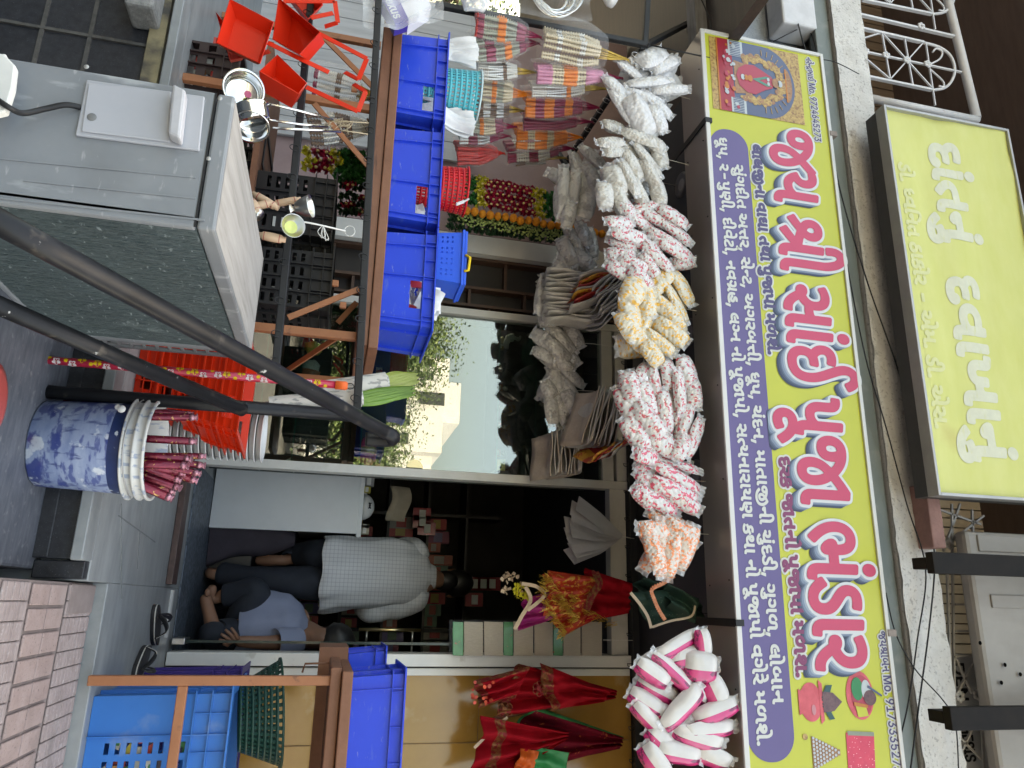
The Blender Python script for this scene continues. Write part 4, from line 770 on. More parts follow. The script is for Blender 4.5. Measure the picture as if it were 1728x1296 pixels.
# ---------------------------------------------------------------- helpers for goods
def holed(mb, x0, x1, z0, z1, y0, y1, holes, mi=0, M=None):
    """a panel in x, z with rectangular holes"""
    xs = sorted({x0, x1, *[h[0] for h in holes], *[h[1] for h in holes]}); zs = sorted({z0, z1, *[h[2] for h in holes], *[h[3] for h in holes]})
    for j in range(len(zs) - 1):
        run = None
        for i in range(len(xs)):
            solid = i < len(xs) - 1 and not any(h[0] <= (xs[i]+xs[i+1])/2 <= h[1] and h[2] <= (zs[j]+zs[j+1])/2 <= h[3] for h in holes)
            if solid and run is None: run = xs[i]
            if not solid and run is not None: mb.box((run, y0, zs[j]), (xs[i], y1, zs[j+1]), mi, M); run = None
def plastic(name, c, rough=.35, var=.06): return mat(name, c, rough, var, 4, bump=.03, bscale=30, spec=.3)
def slots(x0, x1, z0, z1, nx, nz, fx=.6, fz=.5):
    o = []
    for i in range(nx):
        for j in range(nz):
            a = x0 + (x1-x0)*i/nx; b = z0 + (z1-z0)*j/nz; dx = (x1-x0)/nx; dz = (z1-z0)/nz
            o.append((a + dx*(1-fx)/2, a + dx*(1+fx)/2, b + dz*(1-fz)/2, b + dz*(1+fz)/2))
    return o
def crate(label, loc, w, d, h, mt, rot=0, taper=.05, holes=(), side_holes=(), ribs=(.78,), vribs=(-.28, .0, .28), group=None, name='crate', rim=.022, t=.004, rd=.012, floor=True, ticks=5):
    o = thing(name, label, 'crate', loc, group); o.rotation_euler = (0, 0, rot)
    b = MB()
    holed(b, -w/2, w/2, 0, h, -d/2, -d/2 + t, holes)
    holed(b, -w/2, w/2, 0, h, d/2 - t, d/2, holes)
    for s in (-1, 1):
        M = Matrix.Translation((s*(w/2 - t/2), 0, 0)) @ Matrix.Rotation(R(90), 4, 'Z')
        holed(b, -d/2 + t, d/2 - t, 0, h, -t/2, t/2, side_holes, 0, M)
    if floor: b.box((-w/2 + t, -d/2 + t, .002), (w/2 - t, d/2 - t, .006))
    rb = MB()
    def ring(z, hh, out):
        rb.box((-w/2 - out, -d/2 - out, z), (w/2 + out, -d/2, z + hh)); rb.box((-w/2 - out, d/2, z), (w/2 + out, d/2 + out, z + hh))
        rb.box((-w/2 - out, -d/2, z), (-w/2, d/2, z + hh)); rb.box((w/2, -d/2, z), (w/2 + out, d/2, z + hh))
    ring(h - .006, .006, rim)
    for r_ in ribs: ring(h*r_, .004, rd)
    zt = h*min(ribs) if ribs else h
    for v in vribs:
        for y0, y1 in ((-d/2 - rd, -d/2), (d/2, d/2 + rd)):
            rb.box((v*w - .002, y0, 0), (v*w + .002, y1, h - .006))
    for k in range(ticks):
        x = -w/2 + w*(k + .5)/ticks
        if ribs: rb.box((x - .0015, -d/2 - rd*.9, zt + .004), (x + .0015, -d/2, h - .006))
    for v in (-.3, .3):
        for x0, x1 in ((-w/2 - rd, -w/2), (w/2, w/2 + rd)): rb.box((x0, v*d - .002, 0), (x1, v*d + .002, h - .006))
    for mb in (b, rb):
        mb.v = [(x*(1 - taper*(1 - z/h)), y*(1 - taper*(1 - z/h)), z) for x, y, z in mb.v]
    b.build('body', mt, o, local=True); rb.build('rib', mt, o, local=True)
    return o
# ---------------------------------------------------------------- outdoor air conditioner
M_ac = mat('ac_grey', (.165, .18, .195), .5, .12, 3, (.22, .235, .25))
overlay(M_ac, (.42, .44, .45), 7, .60, .72, stretch=(3, 3, 1), amount=.7); overlay(M_ac, (.13, .135, .14), 4, .58, .75, amount=.45)
overlay(M_ac, (.5, .5, .5), 60, .66, .74, stretch=(.25, .25, 1), amount=.5)
M_ac2 = mat('ac_cover_grey', (.36, .37, .40), .5, .05, 5)
M_wtop = mat('weathered_top', (.25, .24, .225), .75, .2, 3, (.38, .365, .345), stretch=(9, .8, 9))
overlay(M_wtop, (.16, .15, .135), 10, .55, .75, stretch=(6, .5, 6), amount=.6)
M_fin = mat('ac_fins', (.09, .125, .13), .4, .4, 60, (.20, .245, .25), stretch=(1, 6, .6), metal=.3, bump=.8, bscale=160)
overlay(M_fin, (.55, .62, .62), 75, .63, .70, stretch=(1, .35, 1), amount=.8)  # pale flecks paint the sparkle of light on the fins into the colour
overlay(M_fin, (.35, .42, .42), 9, .60, .72, amount=.5)
ac = thing('air_conditioner_unit', 'weathered grey outdoor air conditioner with a service cover and dented fins', 'air conditioner', (-.91, 1.95, .585))
ax0, ax1, ay0, ay1, az0, az1 = -1.085, -.747, 1.527, 2.375, .62, 1.165
b = MB(); b.box((ax0, ay0, az0), (ax1 - .012, ay1, az1)); b.box((ax0, ay0 + .002, az1 + .003), (ax1, ay1, az1 + .04)); b.box((ax0 + .05, ay0 + .1, .585), (ax1 - .05, ay0 + .15, az0)); b.box((ax0 + .05, ay1 - .15, .585), (ax1 - .05, ay1 - .1, az0))
b.box((ax1 - .03, ay0, az0), (ax1, ay0 + .02, az1)); b.box((ax1 - .03, ay1 - .03, az0), (ax1, ay1, az1)); b.box((ax1 - .03, ay0 + .02, az0), (ax1, ay1 - .03, az0 + .02)); b.build('casing', M_ac, ac, bevel=.006)
b = MB(); b.grid(lambda u, v: (ax0 + .006 + (ax1-ax0-.012)*u, ay0 + .01 + (ay1-ay0-.018)*v, az1 + .0405 + .006*math.sin(math.pi*u)*math.sin(math.pi*v)), 12, 16); b.build('top_panel', M_wtop, ac)
b = MB(); b.box((ax1 - .011, ay0 + .02, az0 + .02), (ax1 - .006, ay1 - .03, az1)); 
for k in range(150):
    y = ay0 + .022 + (ay1 - ay0 - .054)*k/149; j = rnd.uniform(-.0008, .0008)
    b.box((ax1 - .006, y - .0006 + j, az0 + .02), (ax1 - .0015 + j, y + .0006 + j, az1))
b.build('fin_coil', M_fin, ac)
b = MB(); holed(b, ay1 + .002, ay1 + .07, az0 - .02, az1 - .03, -.004, .004, slots(ay1 + .010, ay1 + .050, az0, az1 - .06, 1, 13, .8, .8), 0, Matrix.Translation((ax1 - .006, 0, 0)) @ Matrix(((0, 1, 0, 0), (1, 0, 0, 0), (0, 0, 1, 0), (0, 0, 0, 1))))
b.build('side_grille', mat('grille_grey', (.17, .18, .185), .5), ac, bevel=.001)
def F1(px, py, y=ay0): q = P(px, py, y); return q.x, q.z
c = [F1(*q) for q in ((148, 138), (346, 166), (337, 257), (129, 231))]
b = MB(); b.prism(c, ay0 - .008, ay0 - .0005)
c2 = [F1(*q) for q in ((152, 146), (290, 160), (288, 245), (140, 227))]
b.prism(c2, ay0 - .013, ay0 - .0085)
b.build('service_cover', M_ac2, ac, bevel=.003)
hb = [F1(*q, ay0 - .01) for q in ((296, 157), (318, 168), (309, 250), (288, 240))]
b = MB(); b.prism(hb, ay0 - .045, ay0 - .012); b.build('cover_handle', mat('handle_grey', (.42, .42, .44), .5), ac, bevel=.006)
q = F1(158, 204); b = MB(); b.lathe([(.0001, .001), (.008, .001), (.0095, 0)], 18, Matrix.Translation((q[0], ay0 - .0135, q[1])) @ Matrix.Rotation(R(90), 4, 'X')); b.build('knockout_hole', mat('hole_grey', (.16, .165, .165), .6), ac)
for hull in (((5, 96), (30, 108), (46, 124), (42, 160), (30, 200), (8, 205), (0, 160)),):
    c = [F1(x - 12, y, ay0 - .05) for x, y in hull]
    b = MB(); b.prism(c, ay0 - .075, ay0 - .055); b.prism([F1(-30, 120), F1(28, 120), F1(26, 126), F1(-30, 126)], ay0 - .055, ay0 - .001)
    b.build('valve_bracket', mat('chipped_white', (.6, .6, .57), .5, .1, 8), ac, bevel=.004)
b = MB(); b.tube(bez([P(-30, 150, ay0 - .06), P(10, 178, ay0 - .082), P(38, 191, ay0 - .05), P(75, 184, ay0 - .025), P(110, 177, ay0 - .018), P(136, 181, ay0 - .006)], 6), .006, 8); b.build('cable', M_black, ac)
b = MB()
for px, py in ((146, 113), (352, 268), (371, 165)):
    q = F1(px, py); b.lathe([(.0001, .002), (.003, .002), (.0045, .0005), (.0055, 0)], 10, Matrix.Translation((q[0], ay0 - .001 + .003*(px > 360), q[1])) @ Matrix.Rotation(R(90), 4, 'X'))
b.build('screw', mat('dull_screw', (.35, .35, .34), .5, metal=.5), ac)
b = MB()
for s in (((262, 0), (256, 336)), ((330, 250), (300, 336))): pass
for px0_, py0_, px1_, py1_ in ((0, 268, 330, 300), (0, 335, 345, 372), (40, 305, 330, 335)):
    x0_, z0_ = F1(px0_, py0_); x1_, z1_ = F1(px1_, py1_); b.beam((x0_, ay0 - .001, z0_), (x1_, ay0 - .001, z1_), .004, .003, (0, 1, 0))
b.build('pressed_line', M_ac, ac)
b = MB(); b.box((ax0 + .004, ay0 - .0015, az1 - .002), (ax1 - .002, ay0 + .002, az1 + .002)); b.build('seam', M_black, ac)
# ---------------------------------------------------------------- stair railing and the hook bars
M_pipe = mat('black_pipe', (.009, .0095, .011), .36, .35, 14, (.016, .017, .02), spec=.22)
overlay(M_pipe, (.45, .45, .44), 26, .70, .73, amount=.9)
overlay(M_pipe, (.10, .085, .07), 18, .62, .72, amount=.6)
rl = thing('stair_railing', 'black painted steel stair railing with chipped paint, bent over at its top end', 'railing', P(250, 684, 2.45))
b = MB()
a = P(-60, 343, 1.27); e = P(648, 728, 2.43)
b.tube([a.lerp(e, k/8) for k in range(8)] + bez([a.lerp(e, .96), e, P(663, 736, 2.45), P(660, 742, 2.49), P(640, 742, 2.5), P(617, 741, 2.5)], 5), .0235, 16); b.build('top_rail', M_pipe, rl)
b = MB(); b.tube([P(-70, 486, 1.63), P(200, 604, 2.08), P(410, 692, 2.44)], .0215, 16); b.build('lower_rail', M_pipe, rl)
b = MB(); q = P(500, 694, 2.46); b.tube([(q.x, q.y, .585), (q.x, q.y, 1.0), (q.x, q.y, P(612, 700, 2.46).z)], .0215, 16); b.build('post', M_pipe, rl)
br = MB(); hk = MB()
def hook(mb, p, r=.012, s=1):
    p = Vector(p); mb.tube([p + Vector((s*r*(1 - math.cos(a)), -.016 - .004*math.sin(a), -.006 - r*1.4*math.sin(a))) for a in np.linspace(-1.2, 3.6, 12)], .0016, 5)
bars = []
for lab, A, B in (('upper black hook bar fixed across the front of the left table', (641, -40), (602, 700)), ('lower black hook bar running across below the left table top', (529, -40), (463, 646))):
    p0, p1 = P(*A, 2.44), P(*B, 2.44)
    t = thing('hook_rail', lab, 'rail', p0, 'black hook rails in front of the left table')
    b = MB(); b.beam(p0, p1, .026, .026); b.build('bar', M_black, t, bevel=.003)
    for k in range(14): b = MB(); hook(b, p0.lerp(p1, (k + .5)/14), s=rnd.choice((1, -1))); b.build('hook', M_black, t)
    bars.append((p0, p1))
def on_bar(k, py): p0, p1 = bars[k]; f = (P(0, 0, 1), 0); return min((p0.lerp(p1, s/400) for s in range(401)), key=lambda q: abs(photo(q)[1] - py))
def photo(p):
    c = CM.T @ (np.array(p) - CAM); return 864 + c[1]/c[2]*FPX, 648 + c[0]/c[2]*FPX
# ---------------------------------------------------------------- paint bucket with foil-wrapped sticks
M_bkt = mat('bucket_blue_white', (.15, .21, .38), .45, .15, 9, (.33, .39, .52), stretch=(1, 1, 2.5))
overlay(M_bkt, (.02, .04, .20), 13, .54, .60, stretch=(1, 1, 1.5), amount=.9); overlay(M_bkt, (.03, .05, .22), 34, .53, .60, stretch=(.5, .5, 1.5), amount=.75)
overlay(M_bkt, (.03, .05, .18), 60, .58, .66, stretch=(1, 1, .25), amount=.75)
overlay(M_bkt, (.62, .66, .70), 22, .60, .66, amount=.8)
overlay(M_bkt, (.30, .10, .14), 3.3, .64, .70, amount=.3)
M_bnd = mat('bucket_navy', (.012, .028, .10), .4, .3, 10); overlay(M_bnd, (.5, .55, .6), 40, .68, .72)
M_brim = mat('bucket_rim', (.52, .52, .50), .5, .1, 10); overlay(M_brim, (.16, .22, .34), 45, .55, .62, stretch=(1, 1, .3), amount=.7)
bc = Vector((-.440, 2.50, .622))
bk = thing('paint_bucket', 'worn blue and white paint bucket with peeling label on the granite landing', 'bucket', bc)
b = MB(); T_ = Matrix.Translation(bc) @ Matrix.Diagonal((1, 1, .93, 1))
b.lathe([(.0, 0), (.126, 0), (.131, .006), (.1405, .235)], 48, T_, 0)
b.lathe([(.1405, .235), (.1425, .272)], 48, T_, 1)
b.build('body', [M_bkt, M_bnd], bk)
b = MB(); b.lathe([(.1425, .272), (.158, .275), (.159, .281), (.148, .284), (.148, .306), (.1575, .310), (.1585, .317), (.150, .321), (.151, .336), (.1575, .340), (.1575, .348), (.150, .349), (.147, .345), (.1355, .27), (.124, .02)], 48, T_); b.build('rim', M_brim, bk)
b = MB(); q = P(205, 690, 2.36); b.ball(q, .012, 10, 6, sc=(1, .5, 1)); b.ball(q + Vector((-.006, .004, -.012)), .009, 8, 6, sc=(1, .5, 1)); b.build('handle_lug', M_trim, bk)
b = MB(); b.tube([bc + Vector((.157*math.cos(t), .157*math.sin(t), .278 - .012*math.sin(t*1)**2)) for t in np.linspace(R(170), R(352), 30)], .0022, 5); b.build('handle', mat('wire', (.4, .4, .4), .4, metal=.6), bk)
M_foil = mat('maroon_foil', (.085, .004, .014), .26, .5, 30, (.20, .012, .035), metal=.35, bump=.5, bscale=70)
overlay(M_foil, (.45, .26, .08), 70, .62, .655, amount=.9)
M_foilend = mat('foil_end', (.30, .07, .11), .25, .4, 60, (.55, .3, .36), metal=.6, bump=1, bscale=120)
tips = [(330, 700), (337, 704), (352, 770), (336, 745), (350, 786), (343, 800), (338, 812), (322, 786), (310, 812), (301, 830), (309, 824), (296, 842), (318, 800), (328, 775)]
for k, (px, py) in enumerate(tips):
    e = P(px - 4, py, 2.48 + rnd.uniform(-.05, .07)); a_ = bc + Vector((rnd.uniform(-.05, .05) + (e.x - bc.x)*.1, rnd.uniform(-.08, .05), .02))
    if k < 2: a_.x -= .09
    t = thing('wrapped_stick', 'maroon foil wrapped stick standing in the paint bucket', 'stick', a_, 'foil wrapped sticks in the bucket')
    b = MB(); r_ = rnd.uniform(.0105, .014); d = (e - a_)
    b.tube([a_ + d*s for s in (0, .3, .6, .95)], [r_]*4, 9); b.build('wrapping', M_foil, t)
    b = MB(); b.tube([a_ + d*.95, a_ + d*.975, a_ + d*.985, a_ + d], [r_*1.02, r_*.95, r_*.6, r_*1.05], 9); b.build('twisted_end', M_foilend, t)
# ---------------------------------------------------------------- flowered mop stick hanging from the upper bar
q = on_bar(0, 655); mx_ = q + Vector((0, -.022, -.02))
mp_ = thing('mop_stick', 'red mop handle printed with yellow and white flowers, orange cap hung on the black bar', 'mop handle', mx_)
M_mop = mat('mop_red', (.38, .015, .045), .3, .08, 8); M_fly = paint('flower_yellow', (245, 205, 20)); M_flw = paint('flower_white', (240, 225, 225)); M_flc = paint('flower_centre', (150, 70, 20)); M_cap = plastic('cap_orange', (.75, .13, .03))
bot = Vector((mx_.x, mx_.y, .35)); top = mx_ + Vector((0, 0, -.055)); rm = .0125
b = MB(); b.tube([bot, top], rm, 16)
b.build('handle', M_mop, mp_)
fw = MB(); z = .62
def wrapdisc(mb, z, th, rad, mi, petals=0):
    pts = []; n_ = 40 if petals else 12
    for i in range(n_):
        a = 2*math.pi*i/n_; rr = rad*(.62 + .38*abs(math.cos(a*petals/2))) if petals else rad
        u, v = rr*math.cos(a), rr*math.sin(a); an = th + u/rm
        pts.append((mx_.x + (rm + .0006)*math.sin(an), mx_.y - (rm + .0006)*math.cos(an), z + v))
    c = (mx_.x + (rm + .0008)*math.sin(th), mx_.y - (rm + .0008)*math.cos(th), z)
    mb.add(pts + [c], [(i, (i + 1) % n_, n_) for i in range(n_)], mi)
k = 0
while z < top.z - .02:
    th = (-.7, .35, -.1, .8)[k % 4]; big = k % 3 != 2
    wrapdisc(fw, z, th, .0125 if big else .006, (0, 1)[k % 2] if big else 0, 5 if big else 0)
    if big: wrapdisc(fw, z + .0001, th*1.0, .0032, 2)
    z += .026 if big else .018; k += 1
o = fw.build('flower_print', [M_fly, M_flw, M_flc], mp_, normals=False); 
b = MB(); b.tube([top, top + Vector((0, 0, .035)), top + Vector((0, 0, .04))], [.0145, .0145, .010], 14); b.build('cap', M_cap, mp_)
b = MB(); b.tube([top + Vector((.010*math.cos(a), 0, .048 + .012*math.sin(a))) for a in np.linspace(-.6, 3.8, 12)], .0016, 6); b.build('loop', M_black, mp_)
# ---------------------------------------------------------------- newspaper rolls of banana leaves
M_news = mat('newsprint', (.50, .48, .44), .9, .06, 6, (.56, .54, .50)); overlay(M_news, (.2, .2, .2), 90, .54, .6, stretch=(1, 1, .35), amount=.75); overlay(M_news, (.45, .15, .12), 9, .66, .72, amount=.5)
M_bleaf = mat('banana_leaf', (.10, .22, .03), .4, .3, 8, (.22, .36, .06), stretch=(8, 8, 1)); M_bleaf2 = mat('pale_leaf', (.30, .36, .08), .45, .2, 8, (.40, .45, .14), stretch=(8, 8, 1))
def roll(lab, A, B, C_, r, Y, two):
    a, e, tp = P(*A, Y - .02), P(*B, Y), P(*C_, Y + .02)
    t = thing('newspaper_roll', lab, 'newspaper roll', a, 'newspaper wrapped leaf rolls')
    b = MB(); b.tube([a, a.lerp(e, .3), a.lerp(e, .7), e], [r*.6, r*.95, r*1.1, r*.9], 12); d = (e - a)
    x_ = d.cross(Vector((0, 1, 0))).normalized()
    b.grid(lambda u, v: a.lerp(e, .08 + .9*v) + Vector((0, -r*1.12*math.cos((u - .5)*2.4), 0)) + x_*r*1.25*math.sin((u - .5)*2.4), 8, 8); b.build('newspaper', M_news, t)
    b = MB()
    for k, s in enumerate((-1, 0, 1)):
        def lf(u, v, s=s):
            p = e.lerp(tp, v*1.02 - .02); w_ = r*(1.3 if s == 0 else .9)*math.sin(math.pi*min(1, .25 + .75*v))**.7*(1 - .35*v)
            return p + x_*((u - .5)*2*w_ + s*r*.45*v) + Vector((0, -.004*s - .010*math.cos((u - .5)*3) + .006*math.sin(u*30), 0))
        b.grid(lf, 14, 10)
    b.build('leaf', M_bleaf if two else M_bleaf2, t)
roll('newspaper roll with pale yellow green leaf tips leaning on the black bar', (535, 662), (655, 645), (706, 638), .030, 2.53, False)
roll('newspaper roll with a dark green banana leaf beside the railing bend', (441, 688), (612, 672), (700, 660), .028, 2.50, True)
# ---------------------------------------------------------------- orange trays and white tubs
M_ortray = plastic('tray_orange', (.62, .032, .010)); M_wtub = plastic('tub_white', (.62, .62, .62))
q = P(245, 570, 2.78); tx0 = q.x - .12
for k in range(5):
    wd = .36; z = ZF + .001 + k*.072; x = tx0 + wd/2 + (.0, .01, .05, .085, .10, .105)[k]
    crate(('lowest', 'second lowest', 'middle', 'second highest', 'topmost')[k] + ' orange plastic tray in the leaning stack below the air conditioner', (x, 2.92, z), wd, .30, .085, M_ortray, R((0, 2, -4, -8, -6, -8)[k]), taper=.12, ribs=(.35, .68), vribs=(-.42, .3), group='stacked orange trays', name='tray', holes=((.05, .14, .02, .06),), rim=.016, ticks=0)
for k in range(16):
    q = Vector((-.655, 3.22, ZF + k*.0265))
    t = tag(MB().lathe([(.0, .002), (.098, .002), (.104, .019), (.111, .020), (.111, .025), (.106, .025), (.102, .019), (.096, .006)], 32, Matrix.Translation(q)).build('tub', M_wtub), 'white plastic tub in the nested stack by the railing post', 'tub', 'nested white tubs')
# red plastic stool seen at the very bottom
for lab, px, py, Y in (('red plastic stool top at the near end of the landing', -22, 675, 2.02), ('second red plastic stool behind the flowered mop stick', -10, 562, 2.15)):
    q = P(px, py, Y); t = thing('plastic_stool', lab, 'stool', (q.x, q.y, 0 if q.z > .9 else .586), 'red plastic stools')
    b = MB(); b.lathe([(.0, .012), (.08, .012), (.10, .006), (.105, -.01), (.10, -.012), (.0, -.004)], 36, Matrix.Translation(q)); b.build('seat', plastic('stool_red', (.42, .08, .075)), t)
    for a in range(4):
        d = Vector((math.cos(a*1.571 + .7), math.sin(a*1.571 + .7), 0)); zb = .586
        b = MB(); b.beam(q + d*.08 + Vector((0, 0, -.008)), Vector((q.x, q.y, zb)) + d*.11, .03, .02, (1, 0, 0)); b.build('leg', MATS['stool_red'], t)
# ---------------------------------------------------------------- left table
M_rust = mat('table_brown', (.155, .062, .032), .6, .2, 8, (.22, .095, .052), bump=.25, bscale=60)
overlay(M_rust, (.04, .02, .015), 13, .64, .72, stretch=(.3, 1, 3), amount=.8)
M_leg = mat('leg_orange', (.26, .095, .04), .5, .2, 8, (.34, .135, .06)); overlay(M_leg, (.12, .05, .03), 24, .62, .7, amount=.7)
tb = thing('folding_table', 'brown painted wooden table with orange steel legs carrying three blue crates', 'table', (-1.66, 2.95, ZF))
tz = 1.612
b = MB(); b.box((-2.44, 2.66, 1.575), (-.905, 3.24, tz)); b.box((-2.42, 2.668, 1.532), (-.915, 3.23, 1.573)); b.build('top', M_rust, tb, bevel=.004)
for A, B, Y in (((350, 532), (621, 571), 2.72), ((380, 143), (634, 186), 2.72), ((390, 626), (603, 646), 3.18), ((312, 0), (636, 76), 3.18)):
    p1 = P(*B, Y); b = MB(); b.beam(Vector((p1.x, Y, ZF)), Vector((p1.x, Y, 1.531)), .032, .026, (0, 1, 0)); b.build('leg', M_leg, tb, bevel=.002)
for A, B, Ya, Yb in (((486, 536), (606, 488), 2.70, 2.70), ((480, 628), (572, 567), 3.17, 2.74), ((545, 62), (632, 150), 2.70, 2.70), ((530, 175), (625, 285), 2.70, 2.70), ((570, 545), (602, 510), 2.95, 2.95)):
    b = MB(); b.beam(P(*A, Ya), P(*B, Yb), .022, .008, (0, 1, 0)); b.build('brace', M_leg, tb, bevel=.001)
b = MB(); q = P(570, 480, 2.69)
for A in ((566, 478), (579, 515), (598, 150)): q = P(*A, 2.69); b.box((q.x - .012, 2.685, q.z - .012), (q.x + .012, 2.70, q.z + .012))
b.build('bolt', M_leg, tb, bevel=.002)
# ---------------------------------------------------------------- blue crates on it
M_blue = plastic('crate_blue', (.008, .055, .55), .32); overlay(M_blue, (.10, .16, .50), 16, .60, .74, stretch=(1, 1, 3), amount=.45); overlay(M_blue, (.25, .28, .45), 75, .66, .72, stretch=(.3, 1, 1), amount=.5)
Yc = 2.70
for k, (pa, pb, lab) in enumerate(((44, 196, 'blue plastic crate at the far left end of the brown table, turquoise basket inside'), (203, 374, 'blue plastic crate in the middle of the brown table, red basket inside'), (378, 552, 'blue plastic crate at the right end of the brown table, white papers sticking out'))):
    xa, xb = P(690 - 10*k, pa, Yc).x, P(690 - 10*k, pb, Yc).x; wd = xb - xa - .036
    hx = wd*(.12 if k < 2 else .02); hz = .205
    c = crate(lab, ((xa + xb)/2, Yc + .2, tz + .002), wd, .37, hz, M_blue, 0, taper=.05, holes=((hx, hx + wd*.30, hz*.52, hz*.74),), ribs=(.76,), vribs=(-.36, .10 if k < 2 else -.02, .45), group='blue crates on the left table')
    g_ = MB(); 
    for j in range(22):
        x = (xa + xb)/2 + rnd.uniform(-wd*.38, wd*.38); y = Yc + .07 + rnd.uniform(0, .22)
        a = rnd.uniform(-.5, .5); L_ = rnd.uniform(.10, .17)
        M = Matrix.Translation((x, y, tz + .02)) @ Matrix.Rotation(a, 4, 'Y') @ Matrix.Rotation(rnd.uniform(-.4, .4), 4, 'X')
        g_.box((-.02, -.004, 0), (.02, .004, L_), rnd.choice((0, 0, 1, 2)), M)
    ob = g_.build('packets', [film('silver_wrap', .8, .2, (.7, .7, .7)), mat('paper_white', (.7, .7, .69), .8), mat('pack_red', (.45, .03, .05), .4)][:3]); tag(ob, ('silver packets of incense inside the far left blue crate', 'red and silver packets inside the middle blue crate', 'silver and white packets inside the right blue crate of the left table')[k], 'packets', 'packets in the blue crates')
# paper and plastic sheets rising out of the crates
def sheets(name, lab, cat, pts, Y, L, W, n, mt, group=None, spread=.5, lean=0., base_spread=.02):
    t = thing(name, lab, cat, P(*pts, Y), group); b = MB(); p = P(*pts, Y)
    for k in range(n):
        a = lean + spread*(k/(max(1, n-1)) - .5) + rnd.uniform(-.05, .05); c = p + Vector((rnd.uniform(-1, 1)*base_spread, rnd.uniform(-.03, .03), 0))
        d = Vector((math.sin(a), rnd.uniform(-.15, .15), math.cos(a))).normalized(); s = d.cross(Vector((0, 1, 0))).normalized()
        ph = rnd.uniform(0, 6)
        b.grid(lambda u, v: c + d*(L*v) + s*(W*(u - .5)) + Vector((0, .008*math.sin(u*9 + ph) + .01*math.sin(v*5 + ph), 0)), 8, 6)
    b.build('sheet', mt, t); return t
M_paper = MATS['paper_white']
M_film = film('clear_film', .16, .08); M_film2 = film('cloudy_film', .34, .15)
sheets('paper_sheaf', 'white papers standing in the far left blue crate beside the turquoise basket', 'papers', (745, 85), 2.88, .17, .10, 5, M_paper, 'papers in the blue crates', .5, -.1)
sheets('paper_sheaf', 'white pamphlets between the turquoise and red baskets', 'papers', (745, 200), 2.86, .15, .09, 5, M_paper, 'papers in the blue crates', .7, .1)
sheets('paper_sheaf', 'white paper edges showing above the right blue crate', 'papers', (706, 505), 2.85, .095, .10, 5, M_paper, 'papers in the blue crates', .5, .1)
# ---------------------------------------------------------------- small baskets in the crates
def basket(lab, loc, r0, r1, h, mt, n=36, rows=9, tilt=(0, 0), name='basket', group=None, rimm=None, sx=1.):
    t = thing(name, lab, 'basket', loc, group)
    M = Matrix.Rotation(tilt[0], 4, 'Y') @ Matrix.Rotation(tilt[1], 4, 'X') @ Matrix.Diagonal((sx, 1, 1, 1))
    b = MB()
    def ringq(j, k, f0, f1):
        pass
    for j in range(rows):
        z0 = h*j/rows; z1 = h*(j + .48)/rows; z2 = h*(j + 1)/rows
        ra, rb_, rc = (r0 + (r1 - r0)*z/h for z in (z0, z1, z2))
        b.lathe([(ra, z0), (rb_, z1)], n*2, M)
        for k in range(n):
            a0 = 2*math.pi*k/n; a1 = a0 + 2*math.pi/n*.5
            v = [M @ Vector((rr*math.cos(a), rr*math.sin(a), z)) for rr, z, a in ((rb_, z1, a0), (rb_, z1, a1), (rc, z2, a1), (rc, z2, a0))]
            b.add(v, [(0, 1, 2, 3)])
    b.lathe([(.0, .0), (r0, 0)], n, M)
    b.build('weave', mt, t, local=True, solid=.0025)
    b = MB(); b.lathe([(r1, h), (r1 + .010, h), (r1 + .010, h + .008), (r1 - .002, h + .008), (r1 - .002, h)], 48, M); b.build('rim', rimm or mt, t, local=True)
    return t
M_turq = plastic('basket_turquoise', (.06, .42, .48)); M_rbas = plastic('basket_red', (.55, .012, .02)); M_bbas = plastic('basket_blue', (.01, .10, .62)); M_gbas = plastic('basket_green', (.012, .05, .038)); M_ylw = plastic('handle_yellow', (.75, .50, .02))
q = P(762, 148, 2.86); basket('turquoise perforated basket standing in the far left blue crate', (q.x, 2.9, 1.70), .095, .115, P(806, 148, 2.88).z - 1.70, M_turq, 40, 12, rimm=plastic('rim_pale', (.45, .6, .62)))
q = P(760, 305, 2.86); t = basket('red perforated basket with a white clip in the middle blue crate', (q.x + .02, 2.9, 1.70), .085, .102, P(785, 305, 2.88).z - 1.70, M_rbas, 38, 11)
e = P(783, 340, 2.80); b = MB(); b.beam(e, e + Vector((.03, -.02, -.035)), .012, .006); b.beam(e, e + Vector((-.012, -.01, .02)), .012, .006); b.build('clip', M_wtub, t)
# blue rectangular basket with a yellow handle
qa, qb = P(725, 385, 2.84), P(725, 472, 2.84); z1 = P(790, 400, 2.84).z
t = thing('basket', 'bright blue rectangular basket with a yellow handle on the right blue crate', 'basket', ((qa.x + qb.x)/2, 2.93, z1 - .19))
b = MB(); wq = qb.x - qa.x; hh = .165
hs = [h for g_ in range(4) for h in slots(-wq/2 + .012 + g_*(wq - .02)/4, -wq/2 + .012 + (g_ + .8)*(wq - .02)/4, .03, hh - .03, 2, 5, .45, .35)]
holed(b, -wq/2, wq/2, 0, hh, -.09, -.086, hs); holed(b, -wq/2, wq/2, 0, hh, .086, .09, [])
b.box((-wq/2, -.086, 0), (-wq/2 + .004, .086, hh)); b.box((wq/2 - .004, -.086, 0), (wq/2, .086, hh)); b.box((-wq/2, -.086, .0), (wq/2, .086, .004))
b.v = [(x*(.84 + .16*z/hh), y*(.84 + .16*z/hh), z) for x, y, z in b.v]
b.build('body', M_bbas, t, local=True)
b = MB(); 
